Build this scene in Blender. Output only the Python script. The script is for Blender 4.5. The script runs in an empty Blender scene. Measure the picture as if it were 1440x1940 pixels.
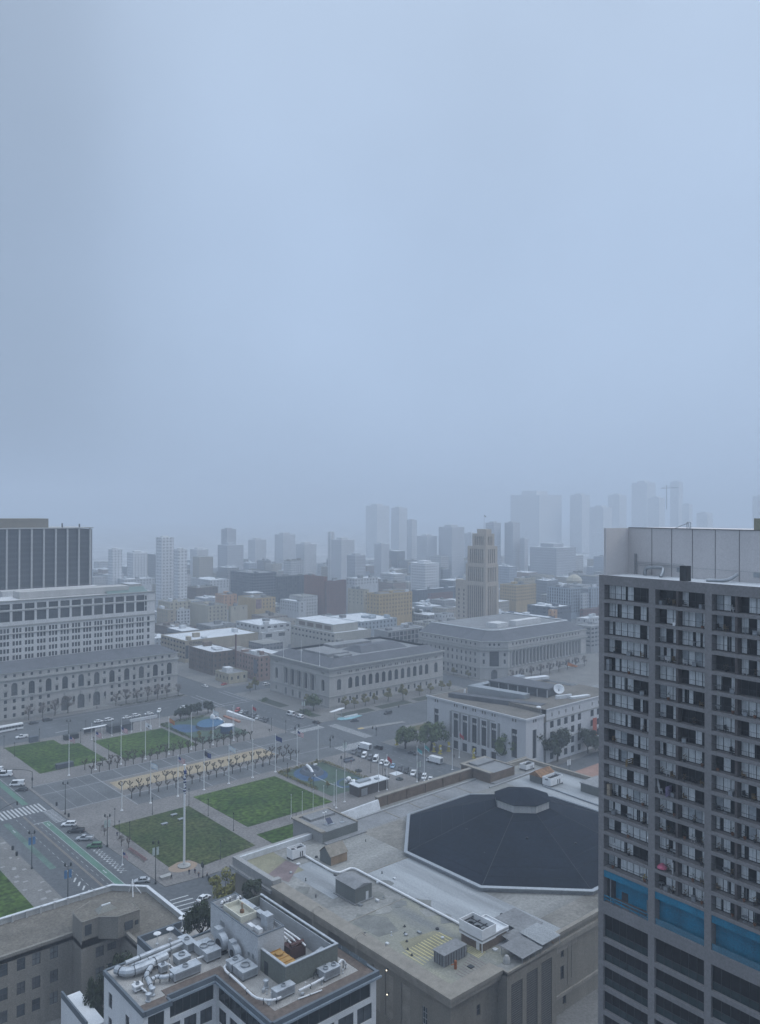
import bpy, math, random
from mathutils import Vector, Matrix
random.seed(11)
SC = bpy.context.scene
COL = SC.collection
R = math.radians
# ---------------------------------------------------------------- camera model (metres; x = east, y = north along the street grid)
CAMH = 110.0
FPX, YAW, PIT, ROL = 1531.3, R(41.279), R(.2686), R(.2236)
FW = Vector((math.sin(YAW)*math.cos(PIT), math.cos(YAW)*math.cos(PIT), math.sin(PIT)))
_r0 = Vector((math.cos(YAW), -math.sin(YAW), 0)); _u0 = _r0.cross(FW)
RT = math.cos(ROL)*_r0 + math.sin(ROL)*_u0
UP = -math.sin(ROL)*_r0 + math.cos(ROL)*_u0
def ray(px, py): return FW + RT*((px-720)/FPX) - UP*((py-960)/FPX)
def U(px, py, z=0.0):                     # survey mark on a level plane
    d = ray(px, py); t = (z-CAMH)/d.z
    return (d.x*t, d.y*t)
def UX(px, py, X):                        # on a north-south wall
    d = ray(px, py); t = X/d.x
    return (d.y*t, CAMH+d.z*t)
def UY(px, py, Y):                        # on an east-west wall
    d = ray(px, py); t = Y/d.y
    return (d.x*t, CAMH+d.z*t)
def setup_camera():
    cd = bpy.data.cameras.new('camera'); co = bpy.data.objects.new('camera', cd); COL.objects.link(co)
    m = Matrix((RT, UP, -FW)).transposed().to_4x4(); m.translation = (0, 0, CAMH)
    co.matrix_world = m
    cd.sensor_fit = 'VERTICAL'; cd.sensor_height = 24; cd.lens = 24*FPX/1940
    cd.shift_y = -10/1940; cd.clip_start = .5; cd.clip_end = 20000
    SC.camera = co
# ---------------------------------------------------------------- materials
MT = {}
def mat(name, col, rough=.8, var=.15, scale=.35, metal=0, spec=.25, streak=0, fine=.08, col2=None, bump=0):
    if name in MT: return MT[name]
    m = bpy.data.materials.new(name); m.use_nodes = True; nt = m.node_tree; N = nt.nodes; L = nt.links
    b = N['Principled BSDF']; b.inputs['Roughness'].default_value = rough; b.inputs['Metallic'].default_value = metal
    b.inputs['Specular IOR Level'].default_value = spec
    MT[name] = m
    if var == 0:
        b.inputs['Base Color'].default_value = (*col, 1); return m
    g = N.new('ShaderNodeNewGeometry'); src = g.outputs['Position']
    mp = N.new('ShaderNodeMapping'); L.new(src, mp.inputs[0])
    if streak == 1: mp.inputs['Scale'].default_value = (1, 1, .12)
    elif streak == 2: mp.inputs['Scale'].default_value = (.12, 1, 1)
    elif streak == 3: mp.inputs['Scale'].default_value = (1, .12, 1)
    n1 = N.new('ShaderNodeTexNoise'); n1.inputs['Scale'].default_value = scale; n1.inputs['Detail'].default_value = 5; n1.inputs['Roughness'].default_value = .62
    L.new(mp.outputs[0], n1.inputs['Vector'])
    n2 = N.new('ShaderNodeTexNoise'); n2.inputs['Scale'].default_value = scale*14; n2.inputs['Detail'].default_value = 2
    L.new(src, n2.inputs['Vector'])
    r = N.new('ShaderNodeMapRange'); r.inputs[1].default_value = .3; r.inputs[2].default_value = .7
    L.new(n1.outputs['Fac'], r.inputs[0])
    mx = N.new('ShaderNodeMix'); mx.data_type = 'RGBA'
    c2 = col2 or tuple(c*(1+var) for c in col)
    mx.inputs['A'].default_value = (*[c*(1-var) for c in col], 1); mx.inputs['B'].default_value = (*c2, 1)
    L.new(r.outputs[0], mx.inputs['Factor'])
    r2 = N.new('ShaderNodeMapRange'); r2.inputs[1].default_value = .3; r2.inputs[2].default_value = .7
    r2.inputs[3].default_value = 1-fine*2; r2.inputs[4].default_value = 1+fine*2
    L.new(n2.outputs['Fac'], r2.inputs[0])
    ml = N.new('ShaderNodeMix'); ml.data_type = 'RGBA'; ml.blend_type = 'MULTIPLY'; ml.inputs['Factor'].default_value = 1
    L.new(mx.outputs['Result'], ml.inputs['A']); L.new(r2.outputs[0], ml.inputs['B'])
    L.new(ml.outputs['Result'], b.inputs['Base Color'])
    if bump:
        bp = N.new('ShaderNodeBump'); bp.inputs['Strength'].default_value = bump; bp.inputs['Distance'].default_value = .1
        L.new(n2.outputs['Fac'], bp.inputs['Height']); L.new(bp.outputs[0], b.inputs['Normal'])
    return m
def farwall(name, col, wcol, su, sz, fu=.55, fz=.55):
    """wall of a distant building with its window rows as surface pattern"""
    if name in MT: return MT[name]
    m = bpy.data.materials.new(name); m.use_nodes = True; nt = m.node_tree; N = nt.nodes; L = nt.links
    b = N['Principled BSDF']; b.inputs['Roughness'].default_value = .75; b.inputs['Specular IOR Level'].default_value = .2
    MT[name] = m
    g = N.new('ShaderNodeNewGeometry'); sp = N.new('ShaderNodeSeparateXYZ'); L.new(g.outputs['Position'], sp.inputs[0])
    sn = N.new('ShaderNodeSeparateXYZ'); L.new(g.outputs['Normal'], sn.inputs[0])
    def mth(op, a, bb=None):
        n = N.new('ShaderNodeMath'); n.operation = op
        for i, v in enumerate((a, bb)):
            if v is None: continue
            if isinstance(v, (int, float)): n.inputs[i].default_value = v
            else: L.new(v, n.inputs[i])
        return n.outputs[0]
    u = mth('ADD', sp.outputs['X'], sp.outputs['Y'])
    a = mth('LESS_THAN', mth('FRACT', mth('DIVIDE', u, su)), fu)
    c = mth('LESS_THAN', mth('FRACT', mth('DIVIDE', sp.outputs['Z'], sz)), fz)
    k = mth('MULTIPLY', mth('MULTIPLY', a, c), mth('LESS_THAN', mth('ABSOLUTE', sn.outputs['Z']), .5))
    n1 = N.new('ShaderNodeTexNoise'); n1.inputs['Scale'].default_value = .12; n1.inputs['Detail'].default_value = 4
    L.new(g.outputs['Position'], n1.inputs['Vector'])
    mx0 = N.new('ShaderNodeMix'); mx0.data_type = 'RGBA'
    mx0.inputs['A'].default_value = (*[x*.8 for x in col], 1); mx0.inputs['B'].default_value = (*[x*1.2 for x in col], 1)
    L.new(n1.outputs['Fac'], mx0.inputs['Factor'])
    mx = N.new('ShaderNodeMix'); mx.data_type = 'RGBA'
    L.new(mx0.outputs['Result'], mx.inputs['A']); mx.inputs['B'].default_value = (*wcol, 1); L.new(k, mx.inputs['Factor'])
    L.new(mx.outputs['Result'], b.inputs['Base Color'])
    return m
def brick(name, c1, c2, mort, sc=1.0):
    if name in MT: return MT[name]
    m = mat(name, c1, .85, .25, .25, streak=1, col2=c2); return m
def glass(name, col, rough=.08, spec=.5):
    if name in MT: return MT[name]
    m = mat(name, col, rough, .35, .9, spec=spec, fine=.02); return m
# ---------------------------------------------------------------- mesh builder
class MB:
    def __init__(s): s.v = []; s.f = []; s.m = []; s.mi = 0
    def use(s, i): s.mi = i; return s
    def face(s, *pts):
        i = len(s.v); s.v += [tuple(p) for p in pts]; s.f.append(tuple(range(i, i+len(pts)))); s.m.append(s.mi)
    def box(s, x0, y0, z0, x1, y1, z1, bottom=True):
        i = len(s.v)
        s.v += [(x0,y0,z0),(x1,y0,z0),(x1,y1,z0),(x0,y1,z0),(x0,y0,z1),(x1,y0,z1),(x1,y1,z1),(x0,y1,z1)]
        F = [(4,5,6,7),(0,1,5,4),(1,2,6,5),(2,3,7,6),(3,0,4,7)]
        if bottom: F.append((3,2,1,0))
        for q in F: s.f.append(tuple(i+k for k in q)); s.m.append(s.mi)
        return s
    def loft(s, rings, c0=True, c1=True):
        n = len(rings[0]); i = len(s.v)
        for r in rings: s.v += [tuple(p) for p in r]
        for k in range(len(rings)-1):
            for j in range(n):
                a = i+k*n+j; b = i+k*n+(j+1) % n
                s.f.append((a, b, b+n, a+n)); s.m.append(s.mi)
        if c0: s.f.append(tuple(i+j for j in range(n))[::-1]); s.m.append(s.mi)
        if c1:
            q = i+(len(rings)-1)*n; s.f.append(tuple(q+j for j in range(n))); s.m.append(s.mi)
        return s
    def prism(s, pts, z0, z1, c0=True, c1=True):
        return s.loft([[(x, y, z0) for x, y in pts], [(x, y, z1) for x, y in pts]], c0, c1)
    def tube(s, a, b, r0, r1=None, n=8, caps=True):
        a = Vector(a); b = Vector(b); r1 = r0 if r1 is None else r1
        d = (b-a); d = d.normalized() if d.length > 1e-9 else Vector((0, 0, 1))
        x = d.cross(Vector((0, 0, 1)))
        if x.length < 1e-3: x = Vector((1, 0, 0))
        x.normalize(); y = d.cross(x)
        A = [2*math.pi*k/n for k in range(n)]
        return s.loft([[a+(x*math.cos(t)+y*math.sin(t))*r0 for t in A], [b+(x*math.cos(t)+y*math.sin(t))*r1 for t in A]], caps, caps)
    def path(s, pts, r, n=6):
        for a, b in zip(pts, pts[1:]): s.tube(a, b, r, r, n)
        return s
    def duct(s, pts, r, n=8):
        """a round pipe that bends smoothly through the points"""
        P = [Vector(p) for p in pts]; Q = [P[0]]
        for a, b, c in zip(P, P[1:], P[2:]):
            l = min((b-a).length, (c-b).length)*.45
            p = b+(a-b).normalized()*l; q = b+(c-b).normalized()*l
            Q += [p, p*.25+b*.5+q*.25, q]
        Q.append(P[-1]); rings = []
        px = None
        for i, p in enumerate(Q):
            d = (Q[min(i+1, len(Q)-1)]-Q[max(i-1, 0)]).normalized()
            if px is None:
                px = d.cross(Vector((0, 0, 1)))
                if px.length < 1e-3: px = Vector((1, 0, 0))
            px = (px-d*px.dot(d)).normalized(); y = d.cross(px)
            rings.append([p+(px*math.cos(2*math.pi*k/n)+y*math.sin(2*math.pi*k/n))*r for k in range(n)])
        return s.loft(rings)
    def lathe(s, c, prof, n=12):
        return s.loft([[(c[0]+r*math.cos(2*math.pi*k/n), c[1]+r*math.sin(2*math.pi*k/n), c[2]+z) for k in range(n)] for r, z in prof])
    def ball(s, c, r, n=8, m=5, sq=1):
        return s.lathe(c, [(max(r*math.sin(math.pi*k/m), .01*r), -r*sq*math.cos(math.pi*k/m)) for k in range(m+1)], n)
    def turn(s, i0, ang, c=(0, 0)):
        ca, sa = math.cos(ang), math.sin(ang)
        for i in range(i0, len(s.v)):
            x, y, z = s.v[i]; x -= c[0]; y -= c[1]; s.v[i] = (c[0]+x*ca-y*sa, c[1]+x*sa+y*ca, z)
        return s
    def mesh(s, name, mats, org=(0, 0, 0), smooth=False):
        me = bpy.data.meshes.new(name)
        ox, oy, oz = org
        me.from_pydata([(x-ox, y-oy, z-oz) for x, y, z in s.v], [], s.f)
        mats = mats if isinstance(mats, (list, tuple)) else [mats]
        for m in mats: me.materials.append(m)
        if len(mats) > 1: me.polygons.foreach_set('material_index', s.m)
        if smooth: me.polygons.foreach_set('use_smooth', [True]*len(s.f))
        me.update(); return me
    def build(s, name, mats, parent=None, org=None, smooth=False):
        """one mesh object; vertices are given in scene metres unless the parent is a template at the origin"""
        base = org if org is not None else (tuple(world_loc(parent)) if parent else (0, 0, 0))
        o = bpy.data.objects.new(name, s.mesh(name, mats, base, smooth)); COL.objects.link(o)
        if parent: o.parent = parent
        else: o.location = base
        return o
def world_loc(o):
    p = Vector(o.location); 
    while o.parent: o = o.parent; p = p+Vector(o.location)
    return p
def tag(o, label, cat, group=None, kind=None):
    if label: o['label'] = label
    if cat: o['category'] = cat
    if group: o['group'] = group
    if kind: o['kind'] = kind
    return o
def thing(name, label, cat, loc=(0, 0, 0), rz=0, group=None):
    o = bpy.data.objects.new(name, None); COL.objects.link(o); o.empty_display_size = .5
    o.location = loc; o.rotation_euler = (0, 0, rz)
    return tag(o, label, cat, group)
def one(mb, name, mats, label, cat, org=(0, 0, 0), group=None, smooth=False):
    return tag(mb.build(name, mats, None, org, smooth), label, cat, group)
def struct(mb, name, mats, kind='structure'):
    o = mb.build(name, mats); o['kind'] = kind; return o
def dup(root, loc, rz, label=None, group=None, sc=None):
    def cp(o, par):
        c = o.copy(); COL.objects.link(c); c.parent = par
        for ch in KIDS(o): cp(ch, c)
        return c
    r = cp(root, None); r.location = loc; r.rotation_euler = (0, 0, rz)
    if label: r['label'] = label
    if group: r['group'] = group
    if sc: r.scale = (sc, sc, sc)
    return r
_kids = {}
def KIDS(o):
    if o.name not in _kids: _kids[o.name] = [c for c in COL.objects if c.parent == o]
    return _kids[o.name]
ORD = 'zeroth first second third fourth fifth sixth seventh eighth ninth tenth eleventh twelfth thirteenth fourteenth fifteenth sixteenth seventeenth eighteenth nineteenth twentieth'.split()
def ordw(n):
    if n <= 20: return ORD[n]
    t = ['', '', 'twenty', 'thirty', 'forty', 'fifty'][n//10]
    return t+'-'+ORD[n % 10] if n % 10 else {30: 'thirtieth', 40: 'fortieth'}[n]
# ---------------------------------------------------------------- facades with real openings
def facade(mb, P, u, W, z0, z1, ops, depth=.35):
    """wall face from P along u; ops = (centre, width, sill, height, kind) with kind 'r' or 'a' (round arch)"""
    def pt(a, z, d=0): return (P[0]+u[0]*a-u[1]*d, P[1]+u[1]*a+u[0]*d, z)
    zs = sorted({z0, z1} | {z for o in ops for z in (o[2], o[2]+o[3]) if z0 < z < z1})
    for a, b in zip(zs, zs[1:]):
        cut = sorted((o[0]-o[1]/2, o[0]+o[1]/2) for o in ops if o[2] <= a+1e-6 and o[2]+o[3] >= b-1e-6)
        x = 0
        for l, r in cut:
            if l > x+1e-4: mb.face(pt(x, a), pt(l, a), pt(l, b), pt(x, b))
            x = max(x, r)
        if x < W-1e-4: mb.face(pt(x, a), pt(W, a), pt(W, b), pt(x, b))
    for c, w, s, h, k in ops:
        l, r, t = c-w/2, c+w/2, s+h
        D = depth
        mb.face(pt(l, s), pt(r, s), pt(r, s, D), pt(l, s, D))
        sp = t if k == 'r' else t-w/2
        mb.face(pt(l, s), pt(l, s, D), pt(l, sp, D), pt(l, sp)); mb.face(pt(r, s), pt(r, sp), pt(r, sp, D), pt(r, s, D))
        if k == 'r': mb.face(pt(l, t), pt(l, t, D), pt(r, t, D), pt(r, t))
        else:
            A = [(c-w/2*math.cos(math.pi*q/8), sp+w/2*math.sin(math.pi*q/8)) for q in range(9)]
            for q in range(8):
                mb.face(pt(*A[q]), pt(*A[q], D), pt(*A[q+1], D), pt(*A[q+1]))
                mb.face(pt(l if q < 4 else r, t), pt(*A[q]), pt(*A[q+1]))
_pm = {}
def pane_mb(mb, w, h, depth, nx, nz, bar=.09, arch=False):
    mb.use(0).face((-w/2, depth, 0), (w/2, depth, 0), (w/2, depth, h), (-w/2, depth, h))
    mb.use(1)
    for i in range(nx+1):
        x = -w/2+w*i/nx; x = min(max(x, -w/2+bar/2), w/2-bar/2)
        mb.box(x-bar/2, depth-.09, 0, x+bar/2, depth-.01, h)
    for i in range(nz+1):
        z = h*i/nz; z = min(max(z, bar/2), h-bar/2)
        mb.box(-w/2, depth-.08, z-bar/2, w/2, depth-.012, z+bar/2)
    return mb
def windows(parent, P, u, ops, depth, gl, fr, nx=1, nz=2, name='window', bar=.09, count=None):
    """a window object in each opening; past a hundred on one building the rest share one mesh"""
    ang = math.atan2(u[1], u[0]); count = count if count is not None else [0]; rest = MB()
    base = world_loc(parent)
    for c, w, s, h, k in ops:
        g = random.randrange(len(gl)); loc = Vector((P[0]+u[0]*c, P[1]+u[1]*c, s))
        if count[0] < 100:
            key = (round(w, 2), round(h, 2), depth, nx, nz, gl[g].name, fr.name, bar)
            if key not in _pm: _pm[key] = pane_mb(MB(), w, h, depth, nx, nz, bar).mesh(name, [gl[g], fr])
            o = bpy.data.objects.new(name, _pm[key]); COL.objects.link(o); o.parent = parent
            o.location = loc-base; o.rotation_euler = (0, 0, ang); count[0] += 1
        else:
            i0 = len(rest.v); f0 = len(rest.f); pane_mb(rest, w, h, depth, nx, nz, bar); rest.turn(i0, ang)
            for i in range(i0, len(rest.v)):
                x, y, z = rest.v[i]; rest.v[i] = (x+loc.x, y+loc.y, z+loc.z)
    if rest.v:
        o = rest.build(name, [gl[0], fr], parent); o['kind'] = 'stuff'
    return count
def grid(cs, w, s, h, k='r'): return [(c, w, s, h, k) for c in cs]
def span(a, b, n): return [a+(b-a)*i/(n-1) for i in range(n)] if n > 1 else [(a+b)/2]
HAZE = .00053
# ---------------------------------------------------------------- light, sky and air
setup_camera()
W = bpy.data.worlds.new('World'); SC.world = W; W.use_nodes = True
nt = W.node_tree; N = nt.nodes; L = nt.links; bg = N['Background']
sky = N.new('ShaderNodeTexSky'); sky.sky_type = 'NISHITA'; sky.sun_disc = False
sky.sun_elevation = R(38); sky.sun_rotation = R(120); sky.air_density = 1.5; sky.dust_density = 6
sc_ = N.new('ShaderNodeVectorMath'); sc_.operation = 'SCALE'; sc_.inputs['Scale'].default_value = .05; L.new(sky.outputs[0], sc_.inputs[0])
tc = N.new('ShaderNodeTexCoord'); sp = N.new('ShaderNodeSeparateXYZ'); L.new(tc.outputs['Generated'], sp.inputs[0])
cr = N.new('ShaderNodeValToRGB'); L.new(sp.outputs['Z'], cr.inputs[0])
E_ = cr.color_ramp.elements
E_[0].position = 0; E_[0].color = (.5, .655, .9, 1)
E_[1].position = .32; E_[1].color = (.515, .665, .9, 1)
e = E_.new(.6); e.color = (.58, .72, .93, 1)
e = E_.new(1.0); e.color = (2.5, 2.85, 3.35, 1)
# the overcast is a little brighter to the south-east, with soft patches; the left dip imitates a window-edge reflection
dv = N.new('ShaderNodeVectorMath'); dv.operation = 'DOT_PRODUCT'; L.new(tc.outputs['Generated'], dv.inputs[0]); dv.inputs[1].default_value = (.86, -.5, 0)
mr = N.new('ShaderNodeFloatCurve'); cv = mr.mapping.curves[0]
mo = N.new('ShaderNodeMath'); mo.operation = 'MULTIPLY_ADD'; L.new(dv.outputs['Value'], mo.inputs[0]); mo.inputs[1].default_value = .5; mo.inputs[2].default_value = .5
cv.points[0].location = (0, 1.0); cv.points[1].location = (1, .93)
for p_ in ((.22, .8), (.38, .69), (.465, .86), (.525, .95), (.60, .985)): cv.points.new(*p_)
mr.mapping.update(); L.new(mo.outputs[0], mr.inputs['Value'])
ns = N.new('ShaderNodeTexNoise'); ns.inputs['Scale'].default_value = 2.1; ns.inputs['Detail'].default_value = 3; L.new(tc.outputs['Generated'], ns.inputs['Vector'])
nr = N.new('ShaderNodeMapRange'); L.new(ns.outputs['Fac'], nr.inputs[0]); nr.inputs[1].default_value = .3; nr.inputs[2].default_value = .7; nr.inputs[3].default_value = .93; nr.inputs[4].default_value = 1.06
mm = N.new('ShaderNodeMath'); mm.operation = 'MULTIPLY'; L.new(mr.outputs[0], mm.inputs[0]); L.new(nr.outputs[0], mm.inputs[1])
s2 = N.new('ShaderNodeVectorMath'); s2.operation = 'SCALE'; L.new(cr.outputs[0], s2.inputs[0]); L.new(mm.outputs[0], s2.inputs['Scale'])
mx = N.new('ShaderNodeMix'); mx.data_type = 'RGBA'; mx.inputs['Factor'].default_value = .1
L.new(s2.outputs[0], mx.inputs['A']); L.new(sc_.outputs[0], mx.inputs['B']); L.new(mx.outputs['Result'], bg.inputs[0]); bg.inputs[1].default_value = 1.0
sl = bpy.data.lights.new('sun', 'SUN'); so = bpy.data.objects.new('sun', sl); COL.objects.link(so)
sl.energy = .8; sl.angle = R(25); sl.color = (1, .96, .9)
so.rotation_euler = (R(52), 0, R(60))
so.location = (0, 0, 400)
VS = SC.view_settings; VS.view_transform = 'Standard'; VS.look = 'None'; VS.exposure = 0; VS.gamma = 1
SC.cycles.use_denoising = True
SC.cycles.max_bounces = 4; SC.cycles.diffuse_bounces = 2; SC.cycles.glossy_bounces = 2; SC.cycles.transmission_bounces = 2
SC.cycles.volume_bounces = 1; SC.cycles.transparent_max_bounces = 4
SC.cycles.volume_max_steps = 64; SC.cycles.caustics_reflective = False; SC.cycles.caustics_refractive = False
# the air: one even box round the camera and the whole city
m = bpy.data.materials.new('haze_air'); m.use_nodes = True; nt = m.node_tree
nt.nodes.remove(nt.nodes['Principled BSDF']); v = nt.nodes.new('ShaderNodeVolumePrincipled')
v.inputs['Color'].default_value = (.675, .745, .83, 1); v.inputs['Density'].default_value = HAZE; v.inputs['Anisotropy'].default_value = 0.0
nt.links.new(v.outputs[0], nt.nodes['Material Output'].inputs['Volume'])
hz = MB().box(-900, -900, -1, 6200, 6200, 240).build('haze', m); hz['kind'] = 'stuff'
# ---------------------------------------------------------------- ground, roads, pavements, plaza
M_asph = mat('asphalt', (.085, .092, .098), .85, .22, .05, streak=3, fine=.1)
M_asph2 = mat('city_ground', (.10, .105, .11), .9, .3, .02)
M_pave = mat('pavement_concrete', (.155, .152, .145), .85, .16, .12, fine=.1)
M_plaza = mat('plaza_paving', (.155, .148, .142), .85, .18, .09, fine=.12)
M_plaza_d = mat('plaza_dark_paving', (.10, .106, .11), .85, .2, .1, fine=.08)
M_line = mat('pale_paving_strip', (.22, .23, .235), .8, .15, .3)
M_grass = mat('lawn_grass', (.03, .072, .013), .95, .35, .045, fine=.35, col2=(.06, .098, .022), spec=.05)
M_grass_w = mat('worn_lawn', (.027, .062, .016), .95, .35, .06, fine=.35, col2=(.07, .08, .032), spec=.05)
M_sand = mat('sandy_gravel', (.29, .24, .165), .95, .12, .15, fine=.06)
M_wht = mat('road_paint_white', (.42, .43, .43), .7, .25, .6, fine=.2)
M_grn = mat('bike_lane_green', (.085, .165, .125), .8, .18, .15, fine=.12)
M_grn_old = mat('bike_lane_worn_green', (.085, .135, .115), .8, .3, .3, fine=.2)
M_yel = mat('road_paint_tan', (.24, .20, .16), .8, .2, .5)
M_kerb = mat('kerb_stone', (.20, .20, .195), .85, .12, .4)
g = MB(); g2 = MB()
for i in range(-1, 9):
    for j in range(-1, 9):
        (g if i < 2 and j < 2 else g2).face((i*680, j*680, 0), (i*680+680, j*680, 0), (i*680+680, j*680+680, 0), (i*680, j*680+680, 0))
struct(g, 'ground', M_asph2); struct(g2, 'ground', mat('far_built_up_ground', (.3, .305, .31), .9, .45, .012, fine=.25))  # pale roof tone, with haze also put into the far colour
def sheet(mb, x0, y0, x1, y1, z): mb.face((x0, y0, z), (x1, y0, z), (x1, y1, z), (x0, y1, z))
r = MB()
sheet(r, 83, 60, 108, 700, .004)            # Polk
r2 = MB(); sheet(r2, 108, 198, 231, 219, .004); sheet(r2, 20, 199, 83, 219, .004); sheet(r2, 253, 196, 420, 212, .004)
r3 = MB(); sheet(r3, 231, 198, 254, 700, .004)
r4 = MB(); sheet(r4, 20, 397, 83, 434, .004); sheet(r4, 108, 397, 231, 434, .004); sheet(r4, 254, 422, 372, 438, .004)
r5 = MB(); sheet(r5, 254, 288, 372, 334, .004); r6 = MB(); sheet(r6, 372, 180, 392, 700, .004)
for mb_ in (r, r2, r3, r4, r5, r6): struct(mb_, 'road', M_asph)
# plaza and pavements: slabs with a real kerb step
def slab(name, m, pts, z1=.13, z0=-.2):
    mb = MB(); mb.prism(pts, z0, z1); return struct(mb, name, m)
def rect(x0, y0, x1, y1): return [(x0, y0), (x1, y0), (x1, y1), (x0, y1)]
slab('plaza', M_plaza, [(109, 218.5), (121, 217), (231, 218.5), (231.3, 397.5), (107.2, 397.5), (106.3, 300)])
slab('pavement', M_pave, rect(20, 219.5, 84, 396.5))
slab('pavement', M_pave, rect(20, 60, 91.5, 198.5))
slab('pavement', M_pave, rect(108, 60, 230.5, 198))
slab('pavement', M_pave, rect(20, 434, 230.5, 620))
slab('pavement', M_pave, rect(254, 334.5, 371, 421))
slab('pavement', M_pave, rect(254, 212.5, 371, 288))
slab('pavement', M_pave, rect(254, 440, 371, 600))
slab('pavement', M_pave, rect(392, 260, 560, 415))
slab('pavement', M_pave, rect(254, 100, 371, 196))
mb = MB()
for y in (331.2, 319.4, 297.9): sheet(mb, 107.5, y-.28, 231 if y < 330 else 186, y+.28, .142)
for x in (131.5, 206.5): sheet(mb, x-.25, 286, x+.25, 331, .143)
for x in (141, 152, 163, 174, 185, 196): sheet(mb, x-.22, 286, x+.22, 297.6, .143); sheet(mb, x-.2, 319.7, x+.2, 331, .143)
for x in (113.5, 119.5, 125.5): sheet(mb, x-.1, 298.2, x+.1, 331, .143)
struct(mb, 'plaza_paving_strip', M_line)
mb = MB(); sheet(mb, 107.6, 298.2, 131.2, 330.9, .137); sheet(mb, 131.9, 286, 206.2, 297.6, .137); sheet(mb, 131.9, 319.7, 206.2, 330.9, .137); sheet(mb, 207, 286, 231, 331, .137)
struct(mb, 'plaza_dark_paving', M_plaza_d)
mb = MB(); mb.prism(rect(133.3, 304.3, 205.5, 316.2), .1, .15); struct(mb, 'sand_strip', M_sand)
def lawn(pts, m=M_grass): mb = MB(); mb.prism(pts, .1, .2); return struct(mb, 'lawn', m)
lawn([(115.8, 229.5), (115.8, 272.2), (145.1, 272.2), (144.6, 226), (124.5, 223.6), (123, 230.5), (119.5, 231)], M_grass_w)
lawn(rect(151, 240.8, 188.2, 279.6)); lawn(rect(149.8, 219.3, 183, 233.2))
lawn([(116, 345.6), (116, 393.4), (137.7, 392.2), (137.9, 381.6), (144.9, 379), (144.9, 345.8)])
lawn(rect(151.2, 340.3, 186.3, 377.8)); lawn(rect(20, 221, 76, 392))
mb = MB(); mb.prism([(119.3+4.6*math.cos(t*.3), 227.2+3.6*math.sin(t*.3)) for t in range(21)], .1, .158)
struct(mb, 'gravel_circle', mat('tan_gravel', (.26, .2, .15), .95, .12, .6))
# worn pale patches on the west pavement, planting pits
mb = MB(); rr = random.Random(4)
for k in range(34):
    x = rr.uniform(77.2, 83); y = 222+k*2.6+rr.uniform(-1, 1); sheet(mb, x-rr.uniform(.3, 1), y-rr.uniform(.3, .9), x+rr.uniform(.3, .9), y+rr.uniform(.3, .9), .136+.0004*k)
struct(mb, 'pavement_patch', mat('pale_patch', (.25, .25, .245), .8, .2, .4))
# painted markings
w = MB()
def bar(x0, y0, x1, y1, wd=.3, z=.010):
    d = Vector((x1-x0, y1-y0)); n = Vector((-d.y, d.x)).normalized()*wd/2
    w.face((x0-n.x, y0-n.y, z), (x1-n.x, y1-n.y, z), (x1+n.x, y1+n.y, z), (x0+n.x, y0+n.y, z))
for k in range(14): bar(86.2+1.35*k, 302.3, 86.2+1.35*k, 311.4, .62)
for k in range(11): bar(102.3, 288.6+1.3*k, 105.9, 288.6+1.3*k, .42)
bar(95.9, 291.6, 100.9, 291.6, .35); bar(98.7, 150, 98.7, 291.4, .14); bar(100.95, 150, 100.95, 291.4, .14)
for k in range(11):
    y = 236+2.05*k; bar(102.9, y, 105.2, y+2.05, .16, .0102); bar(102.9, y+2.05, 105.2, y, .16, .0106); bar(103, y, 103.6, y, .5, .011)
for k in range(24): bar(92.6, 206+4*k, 92.6, 208+4*k, .12); bar(97.2, 206+4*k, 97.2, 208+4*k, .1)
bar(83.6, 300, 83.6, 325, .15); bar(101.5, 320, 101.5, 390, .14); bar(91, 320, 91, 390, .14)
for k in range(8): bar(90.2, 222+3.4*k, 91.6, 224.4+3.4*k, .5)
for k in range(16): bar(232+1.15*k, 326, 232+1.15*k, 331, .5)
bar(236, 333, 249, 334.6, .25); bar(231.6, 335, 236, 335.4, .25)
for k in range(22): bar(253, 299+1.35*k, 258.2, 299+1.35*k, .5)
for k in range(14): bar(232+1.15*k, 288.2, 232+1.15*k, 295.5, .5)
for k in range(30): bar(238.7, 100+6*k, 238.7, 103+6*k, .12); bar(244.5, 100+6*k, 244.5, 103+6*k, .12); bar(249, 103+6*k, 249, 105+6*k, .1)
for k in range(9): bar(238.7, 338+6*k, 238.7, 341+6*k, .12); bar(245, 338+6*k, 245, 341+6*k, .12)
for k in range(13): bar(231.6, 224+3.9*k, 236, 224+3.9*k, .12)
for y0, y1 in ((398.5, 399.3), (403, 403.7)): bar(231, y0, 253, y1, .3)
bar(231.2, 399, 231.2, 432, .3); bar(234.6, 399, 234.6, 432, .3); bar(250, 400, 250, 432, .3); bar(253.4, 400, 253.4, 432, .3)
for k in range(15): bar(110+8*k, 415.5, 113.5+8*k, 415.5, .14); bar(108+8*k, 423, 111+8*k, 423, .12)
bar(110, 429.5, 226, 430.8, .2); bar(143, 404.4, 150, 405.2, .5)
for k in range(6):
    a = U(322+5.2*k, 1706+6.3*k); b = U(357+9.5*k*.9, 1696+5.6*k)
    bar(a[0], a[1], b[0], b[1], .5, .0121)
for x, y in ((99.8, 288.5), (99.8, 240), (88.8, 290)): bar(x-.35, y-1, x+.35, y-1, .25, .0152); bar(x, y-1.6, x, y+1.2, .2, .0156)
struct(w, 'road_marking', M_wht)
mb = MB(); sheet(mb, 98.8, 120, 100.9, 291.4, .007); sheet(mb, 98.8, 313, 100.9, 390, .007); struct(mb, 'bike_lane', M_grn)
mb = MB(); sheet(mb, 87.8, 252, 89.7, 298.7, .007); sheet(mb, 87.8, 313, 89.7, 380, .007); struct(mb, 'bike_lane', M_grn_old)
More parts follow.
